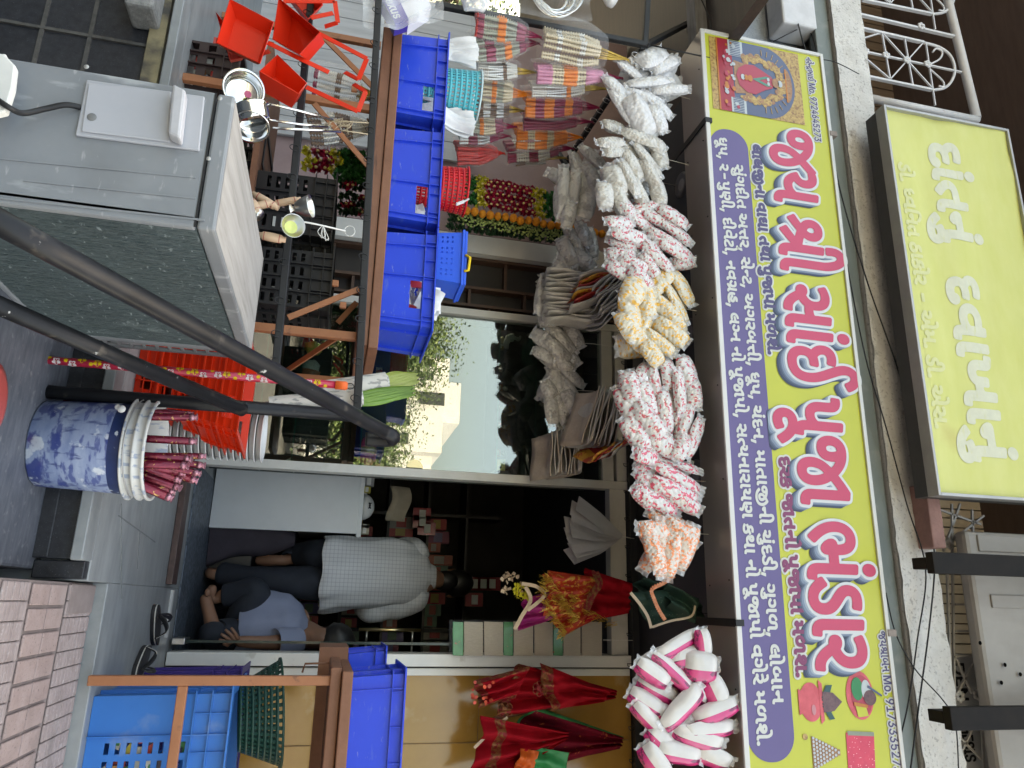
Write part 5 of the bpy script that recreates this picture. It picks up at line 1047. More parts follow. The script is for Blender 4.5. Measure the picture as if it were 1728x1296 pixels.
for z, o_ in ((hh, .010), (hh + .012, .006)): 
    b.box((-wq/2 - o_, -.09 - o_, z), (wq/2 + o_, -.09, z + .011)); b.box((-wq/2 - o_, .09, z), (wq/2 + o_, .09 + o_, z + .011)); b.box((-wq/2 - o_, -.09, z), (-wq/2, .09, z + .011)); b.box((wq/2, -.09, z), (wq/2 + o_, .09, z + .011))
b.build('rim', M_bbas, t, local=True, bevel=.002)
b = MB(); b.tube([(-.01, -.10, hh + .015), (.0, -.103, hh + .035), (.06, -.103, hh + .03), (.065, -.10, hh + .012)], .006, 8); b.build('handle', M_ylw, t, local=True)
# ---------------------------------------------------------------- dark crates under the table
M_blk = plastic('crate_black', (.014, .014, .016), .45); M_brc = plastic('crate_brown', (.035, .022, .022), .45)
def fcrate(lab, A, B, Y, d, mt, nx, nz, rot=0, group=None):
    pa, pb = P(*A, Y), P(*B, Y); w_ = pb.x - pa.x; h_ = pb.z - pa.z
    hs = []
    for i in range(nx):
        x0_ = -w_/2 + w_*(i + .08)/nx; hs += slots(x0_, x0_ + w_*.84/nx, h_*.10, h_*.66, 1, nz, .7, .45)
    return crate(lab, ((pa.x + pb.x)/2, Y + d/2, pa.z), w_, d, h_, mt, rot, taper=.03, holes=hs, side_holes=slots(-d*.4, d*.4, h_*.1, h_*.66, 4, nz, .6, .45), ribs=(.72, .86), vribs=tuple((-.5 + (i)/nx) for i in range(1, nx)), group=group)
fcrate('black slotted crate on the shelf below the middle blue crate', (435, 284), (560, 402), 2.86, .36, M_blk, 3, 5, group='black slotted crates')
fcrate('black slotted crate under the right blue crate, beside the other black one', (432, 412), (556, 524), 2.80, .36, M_blk, 4, 5, group='black slotted crates')
fcrate('black lattice crate behind the steel pots', (405, 215), (445, 275), 2.95, .3, M_blk, 3, 3, group='black slotted crates')
fcrate('brown slotted crate of red packets behind the air conditioner', (306, 62), (398, 160), 2.75, .34, M_brc, 4, 2)
# shelf under them and white boards behind
sh_ = MB(); q = P(432, 290, 2.9); sh_.box((-2.3, 2.82, P(432, 300, 2.8).z - .03), (-.95, 3.3, P(432, 300, 2.8).z - .006)); so_ = sh_.build('low_shelf', M_rust); tag(so_, 'low plank shelf between the legs of the brown table', 'shelf')
g_ = MB()
for j in range(26): 
    q = P(320 + 60*rnd.random(), 75 + 80*rnd.random(), 2.86); g_.box((q.x - .03, q.y - .01, q.z - .012), (q.x + .03, q.y + .03, q.z + .012), rnd.randrange(3))
tag(g_.build('packets', [mat('pk_a', (.45, .05, .04), .4), mat('pk_b', (.5, .22, .06), .4), mat('pk_c', (.6, .58, .52), .4)]), 'red and orange packets inside the brown slotted crate', 'packets')
# ---------------------------------------------------------------- red dustpans
M_pan = plastic('dustpan_red', (.62, .028, .012), .28)
def dustpan(lab, quad, Y, dep, handle, tiltY=(0, 0, 0, 0), shr=.72):
    c = [P(*q, Y + t) for q, t in zip(quad, tiltY)]; ctr = sum(c, Vector())/4
    n_ = (c[1] - c[0]).cross(c[3] - c[0]).normalized()
    if n_.dot(ctr - Vector(CAM)) < 0: n_ = -n_
    bt = [ctr.lerp(p, shr) + n_*dep for p in c]
    t = thing('dustpan', lab, 'dustpan', ctr, 'red metal dustpans')
    b = MB(); b.add(c + bt, [(4, 5, 6, 7)] + [(i, (i+1) % 4, (i+1) % 4 + 4, i + 4) for i in range(4)]); b.build('pan', M_pan, t, solid=.003)
    for i in range(4): 
        pass
    b = MB()
    for hd in handle:
        hp = [P(px, py, Y + dy) for px, py, dy in hd]
        for a, e in zip(hp, hp[1:]): b.beam(a, e, .017, .003, (0, 1, 0))
    b.build('handle', M_pan, t); return t
dustpan('red dustpan facing out, the one nearest the air conditioner', ((388, -2), (462, 37), (439, 107), (365, 72)), 2.30, .05, [[(452, 72, .03), (500, 96, .02), (555, 122, .02)]])
dustpan('red dustpan in the middle of the hanging group, seen from below', ((470, -4), (540, 54), (506, 92), (460, 66)), 2.33, .07, [[(535, 55, .02), (619, 99, .0), (605, 134, .02), (582, 122, .05)]], (0, -.06, -.05, .03), .8)
dustpan('lowest red dustpan with a wire loop handle', ((438, 120), (468, 92), (518, 140), (504, 158)), 2.33, .07, [[(517, 147, .02), (604, 188, .0), (617, 155, .02), (597, 142, .05)]], (-.05, .03, .03, -.05), .8)
dustpan('red dustpan hidden behind the front one', ((364, 20), (395, 60), (412, 96), (388, 102)), 2.40, .04, [[(420, 98, 0), (455, 86, 0)]])
dustpan('red dustpan at the upper edge with its square handle up', ((455, -50), (510, -52), (545, 8), (520, 32)), 2.38, .06, [[(478, 2, .0), (565, 2, 0), (570, 38, 0), (548, 45, .02)], [(525, 30, 0), (562, 22, 0)]])
# ---------------------------------------------------------------- steel pots
M_ss = mat('stainless', (.62, .62, .61), .12, .05, 6, metal=1)
def axisM(c, d): return Matrix.Translation(c) @ Vector(d).to_track_quat('Z', 'Y').to_matrix().to_4x4()
def pan(lab, c, axis, r, dp, hnd, name='steel_pan'):
    t = thing(name, lab, 'steel pan', c, 'hanging steel pans')
    b = MB(); b.lathe([(.0, -dp), (r*.80, -dp), (r*.93, -dp*.85), (r*.97, -.006), (r*1.08, 0), (r*1.08, .003), (r*.95, -.001), (r*.90, -dp*.83), (r*.78, -dp*.96), (0, -dp*.96)], 40, axisM(c, axis)); b.build('bowl', M_ss, t)
    b = MB(); b.tube([Vector(h) for h in hnd], .0045, 8); b.build('handle', M_ss, t)
    return t
c = P(411, 150, 2.22); t = pan('steel pan hanging with its shiny inside to the street and a pink sticker', c, (.25, -1, .25), .062, .055, [P(440, 172, 2.25), P(500, 186, 2.3), P(562, 203, 2.36)])
b = MB(); b.disc(c + Vector((-.004, .03, .01)), .012, (.25, -1, .25), 16); b.build('sticker', mat('sticker_pink', (.6, .1, .2), .5), t)
c = P(424, 182, 2.24); pan('upper steel pan hanging on its side beside the open one', c, (-.75, -.15, -.25), .055, .05, [P(452, 202, 2.27), P(505, 210, 2.3), P(553, 214, 2.36)])
c = P(424, 214, 2.24); pan('lower steel pan hanging edge on above the black lattice crate', c, (.8, -.35, .1), .055, .045, [P(460, 216, 2.27), P(515, 219, 2.3), P(575, 222, 2.36)])
M_jute = mat('jute', (.45, .36, .24), .9, .2, 60)
b = MB()
for k in range(26): 
    q = P(562 + rnd.uniform(-12, 22), 208 + rnd.uniform(-6, 12), 2.36); b.tube(bez([q, q + Vector((rnd.uniform(-.02, .02), rnd.uniform(-.01, .01), rnd.uniform(-.01, .03))), q + Vector((rnd.uniform(-.02, .03), 0, rnd.uniform(-.02, .04)))], 4), .0012, 4)
q = P(578, 220, 2.36); b.tube([q, on_bar(0, 228)], .002, 5); q = P(560, 205, 2.36); b.tube([q, P(585, 205, 2.36), on_bar(0, 208)], .002, 5)
tag(b.build('jute_tie', M_jute), 'frayed jute string tying the steel pan handles to the black bar', 'string')
# ---------------------------------------------------------------- steel cups and rolling pins on a string
M_cup = mat('satin_steel', (.55, .55, .53), .28, .1, 12, metal=1); M_gin = mat('cup_gilt', (.5, .5, .16), .3, .2, 10, metal=.8)
M_pin = mat('rolling_pin_wood', (.46, .30, .19), .55, .12, 6, (.56, .39, .26), stretch=(4, 4, 1)); M_pred = paint('pin_red', (190, 40, 60))
Yk = 2.34
def cup(lab, px, py, axis, r, h, dy=0, foot=True):
    c = P(px, py, Yk + dy); t = thing('steel_cup', lab, 'cup', c, 'steel cups on the string'); M = axisM(c, axis)
    b = MB(); b.lathe([(0, 0), (r*.55, 0), (r*.62, .004), (r*.9, h*.6), (r*1.02, h), (r*1.02, h + .002), (r*.97, h), (r*.85, h*.6), (r*.55, .008)], 32, M); b.build('bowl', M_cup, t)
    b = MB(); b.lathe([(r*.55, .008), (r*.3, .0075), (0, .009)], 32, M); b.build('inside', M_gin if foot else M_cup, t)
    if foot: b = MB(); b.lathe([(r*.3, -.001), (r*.22, -.010), (r*.45, -.017), (r*.47, -.020), (0, -.020)], 28, M); b.build('foot', M_cup, t)
cup('steel footed cup facing the street with a gilt inside', 490, 384, (.25, -1, .35), .038, .035, -.03)
cup('steel footed cup lying on its side above the facing one', 500, 352, (-.15, -.35, 1), .038, .05, .02)
cup('small steel cup at the bottom of the bundle of rolling pins', 440, 365, (-.6, .2, -.9), .032, .05, .0, False)
def pin(lab, A, B, r, dy=0):
    a, e = P(*A, Yk + dy), P(*B, Yk + dy); t = thing('rolling_pin', lab, 'rolling pin', a, 'wooden rolling pins on the string')
    b = MB(); b.tube([a, a.lerp(e, .12), a.lerp(e, .16), a.lerp(e, .5), a.lerp(e, .84), a.lerp(e, .88), e], [r*.7, r*.7, r, r*1.08, r, r*.7, r*.7], 14); b.build('wood', M_pin, t)
    b = MB()
    for s in (.22, .78): b.tube([a.lerp(e, s - .012), a.lerp(e, s + .012)], r*1.06, 14, caps=False)
    b.build('red_ring', M_pred, t)
pin('rolling pin sticking out toward the upper left of the bundle', (418, 352), (458, 342), .013)
pin('rolling pin across the top of the bundle', (426, 326), (470, 352), .013, .02)
pin('rolling pin with cut end beside the small cup', (422, 336), (436, 360), .015, -.01)
pin('rolling pin at the lower side of the bundle, below the facing cup', (436, 396), (482, 405), .014, -.02)
pin('rolling pin behind the cup lying on its side', (458, 345), (508, 336), .012, .05)
b = MB(); e = on_bar(0, 392); q0 = P(521, 376, Yk - .01); q1 = P(575, 388, Yk + .05)
b.tube(bez([P(480, 372, Yk), q0, q1, P(583, 390, Yk + .06)], 6), .003, 6)
b.tube([P(590, 390, 2.41) + Vector((.02*math.cos(a), 0, .018*math.sin(a))) for a in np.linspace(0, 6.2, 18)], .0016, 5)
for k in range(6): b.tube(bez([P(545, 380, Yk + .02), P(545 + rnd.uniform(-12, 10), 392 + rnd.uniform(-4, 10), Yk), P(548 + rnd.uniform(-8, 8), 402 + rnd.uniform(-4, 6), Yk)], 4), .0014, 4)
tag(b.build('white_string', mat('string_white', (.62, .61, .58), .9)), 'white string and wire ring holding the steel cups to the bar', 'string')
# ---------------------------------------------------------------- bags of cotton wicks
def cottonmat(name, spot, amount, base=(.54, .53, .52), sc=66):
    mt = mat(name, base, .42, .06, 9, tuple(min(1, c*1.12) for c in base), coat=1)
    n, b, L = nodes_of(mt)
    if spot: overlay(mt, spot, sc, .545 - amount*.1, .60 - amount*.1, amount=.92)
    tc = n.nodes.new('ShaderNodeTexCoord'); v = n.nodes.new('ShaderNodeTexVoronoi'); v.inputs['Scale'].default_value = 62
    L.new(tc.outputs['Object'], v.inputs['Vector'])
    bp = n.nodes.new('ShaderNodeBump'); bp.inputs['Strength'].default_value = .55; bp.inputs['Distance'].default_value = .012; bp.invert = True
    L.new(v.outputs['Distance'], bp.inputs['Height']); L.new(bp.outputs[0], b.inputs['Normal'])
    b.inputs['Coat Roughness'].default_value = .07
    # the bump sinks where the balls meet
    return mt
def pillow(w, l, t, seed, lumps=.004, nu=12, nv=18, flat_=2.4):
    """a sealed bag in local x (width), y (length), z (thickness)"""
    mb = MB(); ns = Vector((seed*7.3, seed*3.1, 0))
    for s in (1, -1):
        def f(u, v, s=s):
            a, c = 2*u - 1, 2*v - 1
            th = (max(0, 1 - abs(a)**flat_)**.55) * (max(0, 1 - abs(c)**3.2)**.6)
            x = a*w/2*(1 - .30*abs(c)**3); y = c*l/2
            z = s*t/2*th
            if th > .02:
                p = Vector((x*42, y*42, s*3.)) + ns
                z += s*lumps*th**.5*(1.0 - 1.8*noise.voronoi(p)[0][0]) + .004*noise.noise(Vector((x*14, y*14, seed)))*th
            z += .006*math.sin(y*16 + seed)*(1 - th)
            return (x, y, z)
        mb.grid(f, nu, nv)
    return mb
FILMS = None
def bagmeshes(name, mt, w, l, t, n=5, lumps=.004, band=None):
    out = []
    for k in range(n):
        mb = pillow(w, l, t, k + 1, lumps)
        if band is not None:
            mats_ = [mt, band[0], band[1]]
            for i, f in enumerate(mb.f):
                c = sum((Vector(mb.v[j]) for j in f), Vector())/len(f)
                if c.x > w*.06: mb.m[i] = 1
        else: mats_ = [mt]
        me_o = mb.build('bag', mats_, normals=True)
        fb = MB(); ns = k*2.1
        for e in (1, -1):
            fb.grid(lambda u, v, e=e: ((u - .5)*w*.72*(1 + .12*v), e*(l/2*.97 + v*l*.10), .008*math.sin(u*14 + ns) * v + .006*math.sin(u*5 + ns)*v), 10, 3)
        fo = fb.build('seal', M_film2, normals=False)
        pr = None
        if band is not None:
            pm = MB()
            for j in range(7):
                x0_ = w*.27; y_ = -l*.36 + l*.12*j
                pm.box((x0_, y_, t*.30), (x0_ + w*.12, y_ + l*rnd.uniform(.05, .09), t*.30 + .0015))
        out.append((me_o.data, fo.data)); bpy.data.objects.remove(me_o); bpy.data.objects.remove(fo)
    return out
def bunch(lab, items, Y, meshes, L0, W0, top=None, dY=.05, group=None, seed=0, name='cotton_bag_bunch', extra=0, tilt=.35):
    """items: (px, py, length px, width px, angle) of each visible bag, angle 0 up, 90 to the right"""
    rn = random.Random(seed)
    cx = sum(i[0] for i in items)/len(items); cy = sum(i[1] for i in items)/len(items)
    tp = P(*(top or (cx + 45, cy)), Y + .03)
    t = thing(name, lab, 'bag bunch', tp, group)
    its = [(i, 0) for i in items] + [((cx + (rn.choice(items)[0] - cx)*.75, cy + (rn.choice(items)[1] - cy)*.75, items[0][2], items[0][3]*1.2, rn.uniform(0, 180)), 1) for _ in range(extra)]
    for k, (it, back) in enumerate(its):
        px, py, L_, W_, an = it
        y = Y - dY + rn.uniform(-.03, .03) + back*.11 - .02*math.cos((px - cx)/60)
        c = P(px, py, y); sc = y/FPX*.98
        d = Vector((math.sin(R(an)), rn.uniform(-.15, .15), math.cos(R(an)))).normalized()
        nrm = Vector((0, -1, 0)) + Vector((rn.uniform(-tilt, tilt) + (py - cy)*.004, 0, rn.uniform(-tilt, tilt) - .15))
        nrm = (nrm - d*nrm.dot(d)).normalized(); x = d.cross(nrm).normalized()
        M = Matrix((x, d, nrm)).transposed()
        me, fm = meshes[(k + seed) % len(meshes)]
        o = bpy.data.objects.new('bag', me); COL.objects.link(o); o.parent = t
        o.location = c - tp; o.rotation_euler = M.to_euler()
        o.scale = (W_*sc/W0*1.18, L_*sc/L0*1.08, W_*sc/W0*1.1)
        s = bpy.data.objects.new('seal', fm); COL.objects.link(s); s.parent = o
    b = MB(); b.tube([tp + Vector((0, .02, -.12)), tp, Vector((tp.x, tp.y + .03, 3.29))], .0016, 4); b.build('string', MATS['string_white'], t)
    return t
LW = (.075, .19, .052)
m_wht = bagmeshes('white', cottonmat('cotton_white', None, 0, (.55, .55, .56)), *LW)
m_crm = bagmeshes('cream', cottonmat('cotton_cream', (.40, .37, .33), .0, (.48, .465, .43), 30), *LW)
m_red = bagmeshes('red', cottonmat('cotton_red', (.50, .02, .05), .10), *LW)
m_pnk = bagmeshes('pink', cottonmat('cotton_pink', (.62, .02, .08), .42), *LW)
m_yel = bagmeshes('yellow', cottonmat('cotton_yellow', (.75, .38, .01), .22, (.56, .52, .42)), *LW)
m_org = bagmeshes('orange', cottonmat('cotton_orange', (.80, .22, .06), .45, (.57, .51, .46)), *LW)
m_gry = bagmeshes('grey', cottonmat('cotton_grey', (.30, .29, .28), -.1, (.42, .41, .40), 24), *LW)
BAG = (LW[1], LW[0])
A_ = [(1100, 98, 80, 46, -38), (1095, 138, 92, 24, -15), (1131, 151, 78, 23, -6), (1108, 176, 76, 25, 35), (1050, 178, 84, 28, 58), (1078, 196, 92, 46, 55), (1064, 120, 72, 24, 25), (1122, 110, 70, 30, -35), (1085, 165, 80, 26, 10), (1040, 150, 70, 30, 50), (1110, 200, 60, 30, 60)]
bunch('bunch of bright white cotton wick bags at the far left end of the sign', A_, 3.0, m_wht, *BAG, seed=1, extra=5, top=(1140, 160))
B_ = [(1037, 215, 52, 30, 0), (1080, 232, 78, 28, 15), (1030, 240, 56, 24, -12), (1040, 256, 60, 28, -16), (1068, 278, 66, 24, 55), (1093, 270, 84, 22, 45), (1100, 298, 78, 24, 60), (1062, 300, 78, 24, 65), (1036, 305, 66, 42, 72), (1112, 262, 56, 32, 70), (1060, 255, 70, 26, 25), (1045, 335, 70, 30, 70), (1078, 325, 70, 26, 60), (1110, 325, 60, 30, 80), (1020, 330, 55, 34, 85), (1100, 240, 60, 30, 30)]
bunch('bunch of off white cotton wick bags between the bright white and the red spotted bunches', B_, 3.05, m_crm, *BAG, seed=2, extra=6, top=(1130, 270))
C_ = [(950, 322, 95, 26, 90), (967, 325, 86, 26, 96), (990, 342, 70, 34, 102), (960, 362, 50, 26, 100), (975, 285, 70, 26, 75), (1000, 300, 60, 28, 60), (945, 345, 60, 24, 85), (1000, 265, 60, 26, 40), (985, 310, 80, 24, 85)]
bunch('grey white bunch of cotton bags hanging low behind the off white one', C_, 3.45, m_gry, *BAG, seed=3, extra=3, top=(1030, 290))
D_ = [(1087, 352, 68, 27, -20), (1134, 365, 70, 32, 35), (1083, 377, 66, 26, 30), (1141, 391, 74, 24, 35), (1062, 397, 78, 29, 5), (1050, 411, 58, 24, 15), (1139, 421, 78, 29, 25), (1107, 432, 74, 24, 40), (1049, 430, 58, 28, 0), (1094, 450, 54, 28, 50), (1153, 443, 46, 28, -10), (1066, 448, 62, 32, 20), (1047, 458, 60, 30, 30), (1110, 370, 70, 28, 25), (1045, 375, 60, 28, -10), (1120, 405, 76, 26, 30), (1085, 412, 70, 26, 20), (1080, 470, 60, 28, 40), (1052, 345, 60, 30, 50)]
bunch('bunch of cotton bags with dark red specks, left of the yellow one', D_, 3.05, m_red, *BAG, seed=4, extra=6, top=(1150, 400))
E_ = [(1112, 477, 70, 40, -50), (1150, 486, 74, 32, 60), (1142, 513, 80, 21, 58), (1119, 521, 80, 33, 42), (1087, 540, 78, 29, -68), (1131, 560, 72, 33, 35), (1069, 490, 64, 46, -62), (1062, 526, 78, 42, 82), (1112, 578, 66, 25, 35), (1072, 566, 74, 38, 45), (1099, 596, 54, 32, 50), (1060, 550, 60, 40, 60), (1090, 505, 70, 34, 80), (1140, 540, 60, 34, 60), (1085, 575, 66, 30, 40)]
bunch('bunch of cotton bags with yellow specks in the middle of the row', E_, 3.05, m_yel, *BAG, seed=5, extra=6, top=(1150, 520))
F_ = [(1127, 631, 60, 30, 86), (1159, 628, 60, 36, 72), (1104, 656, 84, 26, 80), (1147, 661, 80, 24, 84), (1122, 695, 80, 27, 84), (1083, 638, 60, 32, -60), (1064, 687, 80, 42, 65), (1094, 710, 80, 36, 46), (1154, 718, 86, 26, -72), (1171, 738, 78, 26, -66), (1117, 748, 66, 37, 30), (1075, 735, 74, 36, 50), (1169, 664, 60, 34, 85), (1062, 655, 60, 36, 80), (1090, 675, 70, 34, 75), (1140, 690, 70, 30, 80), (1150, 755, 50, 30, -60), (1090, 757, 50, 36, 45)]
bunch('large bunch of cotton bags with red specks, right of the yellow one', F_, 3.05, m_red, *BAG, seed=6, extra=7, top=(1160, 690))
G_ = [(1138, 781, 94, 20, 15), (1144, 806, 94, 26, 25), (1099, 793, 60, 26, 15), (1099, 818, 66, 26, 40), (1137, 828, 92, 28, 20), (1112, 846, 80, 30, 25), (1150, 845, 70, 28, 28), (1088, 838, 50, 30, 40), (1090, 770, 50, 30, 10)]
bunch('flat stacked bunch of cotton bags with dense crimson specks, above the orange one', G_, 3.05, m_pnk, *BAG, seed=7, extra=3, top=(1160, 810))
H_ = [(1130, 879, 80, 24, 20), (1106, 894, 64, 32, 2), (1103, 929, 66, 28, 76), (1130, 935, 80, 32, 100), (1157, 925, 78, 32, 110), (1098, 908, 50, 30, 70), (1118, 912, 70, 28, 88), (1148, 900, 66, 30, 40), (1112, 948, 50, 24, 80)]
bunch('bunch of cotton bags with orange specks at the right end of the cotton row', H_, 3.05, m_org, *BAG, seed=8, extra=3, top=(1170, 900))
I_ = [(969, 400, 50, 25, 45), (977, 417, 60, 20, 50), (997, 411, 60, 24, 82), (957, 426, 54, 28, 60), (960, 442, 48, 32, 10), (985, 438, 50, 26, 40), (950, 455, 40, 26, 20), (985, 395, 50, 24, 60)]
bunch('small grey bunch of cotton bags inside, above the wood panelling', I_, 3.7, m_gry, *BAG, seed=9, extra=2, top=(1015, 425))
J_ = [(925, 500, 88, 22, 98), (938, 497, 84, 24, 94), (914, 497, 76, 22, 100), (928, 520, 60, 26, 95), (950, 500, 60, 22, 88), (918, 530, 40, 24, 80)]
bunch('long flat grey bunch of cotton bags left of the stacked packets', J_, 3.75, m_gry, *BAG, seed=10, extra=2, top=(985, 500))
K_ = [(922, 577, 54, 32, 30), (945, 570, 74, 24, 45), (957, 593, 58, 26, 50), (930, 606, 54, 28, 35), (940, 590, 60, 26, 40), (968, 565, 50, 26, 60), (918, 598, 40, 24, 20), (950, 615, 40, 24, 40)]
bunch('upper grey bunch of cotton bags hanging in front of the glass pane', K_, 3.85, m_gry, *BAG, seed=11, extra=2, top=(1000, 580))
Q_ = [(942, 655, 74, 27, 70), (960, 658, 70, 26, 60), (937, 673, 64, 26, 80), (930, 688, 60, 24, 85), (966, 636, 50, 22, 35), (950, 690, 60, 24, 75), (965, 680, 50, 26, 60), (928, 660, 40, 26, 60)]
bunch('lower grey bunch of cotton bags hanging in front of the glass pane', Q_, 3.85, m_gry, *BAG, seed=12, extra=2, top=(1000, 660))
# pink banded packs at the right
M_pband = mat('pack_magenta', (.52, .02, .15), .3, .08, 10, coat=.5); overlay(M_pband, (.10, .01, .05), 55, .53, .57, stretch=(1, .35, 1), amount=.85)
M_ppack = mat('pack_cotton', (.50, .485, .465), .4, .08, 6, (.57, .555, .535), coat=.7, bump=.3, bscale=30)
m_pack = bagmeshes('pack', M_ppack, .085, .20, .06, 4, .0015, (M_pband, M_pband))
P_ = [(1145, 1087, 84, 24, -25), (1102, 1137, 66, 30, 30), (1136, 1134, 88, 28, 40), (1180, 1125, 60, 46, 5), (1111, 1165, 78, 30, 25), (1092, 1187, 66, 30, 30), (1152, 1193, 88, 34, -40), (1204, 1165, 50, 40, 62), (1208, 1200, 80, 30, -18), (1199, 1231, 92, 28, -3), (1096, 1215, 74, 26, 40), (1177, 1245, 88, 32, 15), (1186, 1086, 46, 28, 80), (1117, 1252, 60, 34, 40), (1120, 1105, 70, 26, -20), (1160, 1110, 70, 34, -10), (1130, 1215, 70, 34, 30), (1165, 1160, 70, 34, 40), (1145, 1270, 80, 34, 10), (1200, 1275, 70, 34, 20), (1105, 1285, 60, 34, 50), (1180, 1215, 70, 32, -20)]
bunch('big bunch of white cotton packs with magenta printed bands', P_, 2.98, m_pack, .20, .085, seed=13, extra=6, top=(1215, 1180), dY=.04, name='cotton_pack_bunch')
# ---------------------------------------------------------------- flat packets in stacks
def packets(lab, A, Bv, Y, n, w, h, mt, an=0, step=(0, 0, .012), th=.006, mi=None, name='packet_stack', group=None, film_=True):
    c = P(*A, Y); e = P(*Bv, Y); t = thing(name, lab, 'packet stack', c, group)
    for k in range(n):
        p = c.lerp(e, k/max(1, n-1)); a = R(an) + rnd.uniform(-.06, .06)
        d = Vector((math.sin(a), 0, math.cos(a))); s = Vector((math.cos(a), .15, -math.sin(a))).normalized()
        b = MB(); q = rnd.uniform(-.01, .01)
        b.grid(lambda u, v: p + s*(w*(u-.5) + q) + Vector((0, -.10 + .22*v + .006*math.sin(u*8 + k), 0)) + d*(.006*math.sin(u*6 + k*1.7) + .006*math.sin(v*5 + k) - .02*(v - .3)**2*6), 8, 8)
        b.build('packet', mt[k % len(mt)], t, solid=th)
    return t
M_pk1 = mat('packet_silver', (.40, .39, .37), .3, .15, 20, (.5, .49, .47), coat=.8, bump=.8, bscale=90); M_pk2 = mat('packet_beige', (.43, .36, .30), .35, .15, 14, coat=.8, bump=.6, bscale=70); M_pk3 = mat('packet_red', (.35, .03, .03), .4, .1, 9); M_pk4 = mat('packet_print', (.62, .33, .05), .4, .2, 22, (.45, .06, .03), contrast=(.48, .54))
packets('stack of clear silver packets hanging right of the small grey cotton bunches', (952, 470), (952, 550), 3.68, 13, .26, .2, [M_pk1], an=90)
packets('fan of packets with red and yellow print tied on the inner rail', (1000, 470), (985, 520), 3.55, 7, .20, .2, [M_pk1, M_pk4, M_pk3], an=70)
packets('clear packet fan leaning against the yellow cotton bunch', (1015, 480), (1035, 535), 3.5, 10, .20, .16, [M_pk1], an=45)
packets('pale stack of beige packets hanging lowest on the glass', (925, 768), (980, 765), 3.9, 12, .24, .2, [M_pk2, M_pk1], an=0)
packets('thick stack of glossy packets under the red specked cotton', (990, 705), (1040, 712), 3.6, 13, .30, .2, [M_pk2, M_pk1, M_pk1], an=14)
packets('pink printed packets below the thick glossy stack', (1010, 768), (1045, 758), 3.55, 6, .14, .2, [M_pk4, M_pk3, M_pk1], an=55)
# fan of envelopes
t = thing('envelope_fan', 'fan of plain white envelopes hanging by one end above the open doorway', 'envelopes', P(1048, 905, 3.95)); tp = P(1048, 905, 3.95)
for k in range(11):
    a = R(-205 + 5.2*k) if False else R(180 + 21 - 5.5*k + 4); L_ = .31 + rnd.uniform(-.02, .02); d = Vector((math.sin(a + .12), rnd.uniform(-.12, .12), math.cos(a + .12))); s = Vector((math.cos(a), .6, -math.sin(a))).normalized()
    b = MB(); b.grid(lambda u, v: tp + d*(L_*v) + s*((u - .5)*.11*(.25 + .75*min(1, v*2.2))) + Vector((0, .006*k - .02 + .01*math.sin(v*5 + k), 0)), 4, 8); b.build('envelope', mat('envelope_white', (.42, .41, .41), .8, .08, 8), t)
b = MB(); b.tube([tp, tp + Vector((0, .1, .12))], .002, 5); b.build('string', MATS['string_white'], t)
# ---------------------------------------------------------------- hanging frame for garlands, top left
hf = thing('garland_rack', 'black square tube frame under the wooden soffit carrying the bagged garlands', 'frame', (-2.76, 2.9, 2.85))
b = MB(); z_ = 2.83
q0 = P(1078, 84, 2.9); q1 = PZ(945, 290, q0.z); q2 = P(950, 18, 2.62)
for a, e in ((P(1095, -40, 2.86), P(1088, 76, 2.9)), (P(1090, 76, 2.9), P(735, 8, 2.86)), (P(1085, 78, 2.9), q1), (P(960, 288, 4.0), P(935, 245, 4.0)), (P(1090, 76, 2.9), P(1160, 40, 3.3))):
    b.beam(a, e, .028, .028)
b.build('bar', M_black, hf, bevel=.003)
b = MB(); b.tube([P(1098, 76, 2.9), Vector((P(1090, 76, 2.9).x, 2.9, 3.3))], .004, 5); b.build('hanger', M_black, hf)
for s in np.linspace(.03, .97, 13): b = MB(); hook(b, q0.lerp(q1, s), .016); b.build('hook', M_steel, hf)
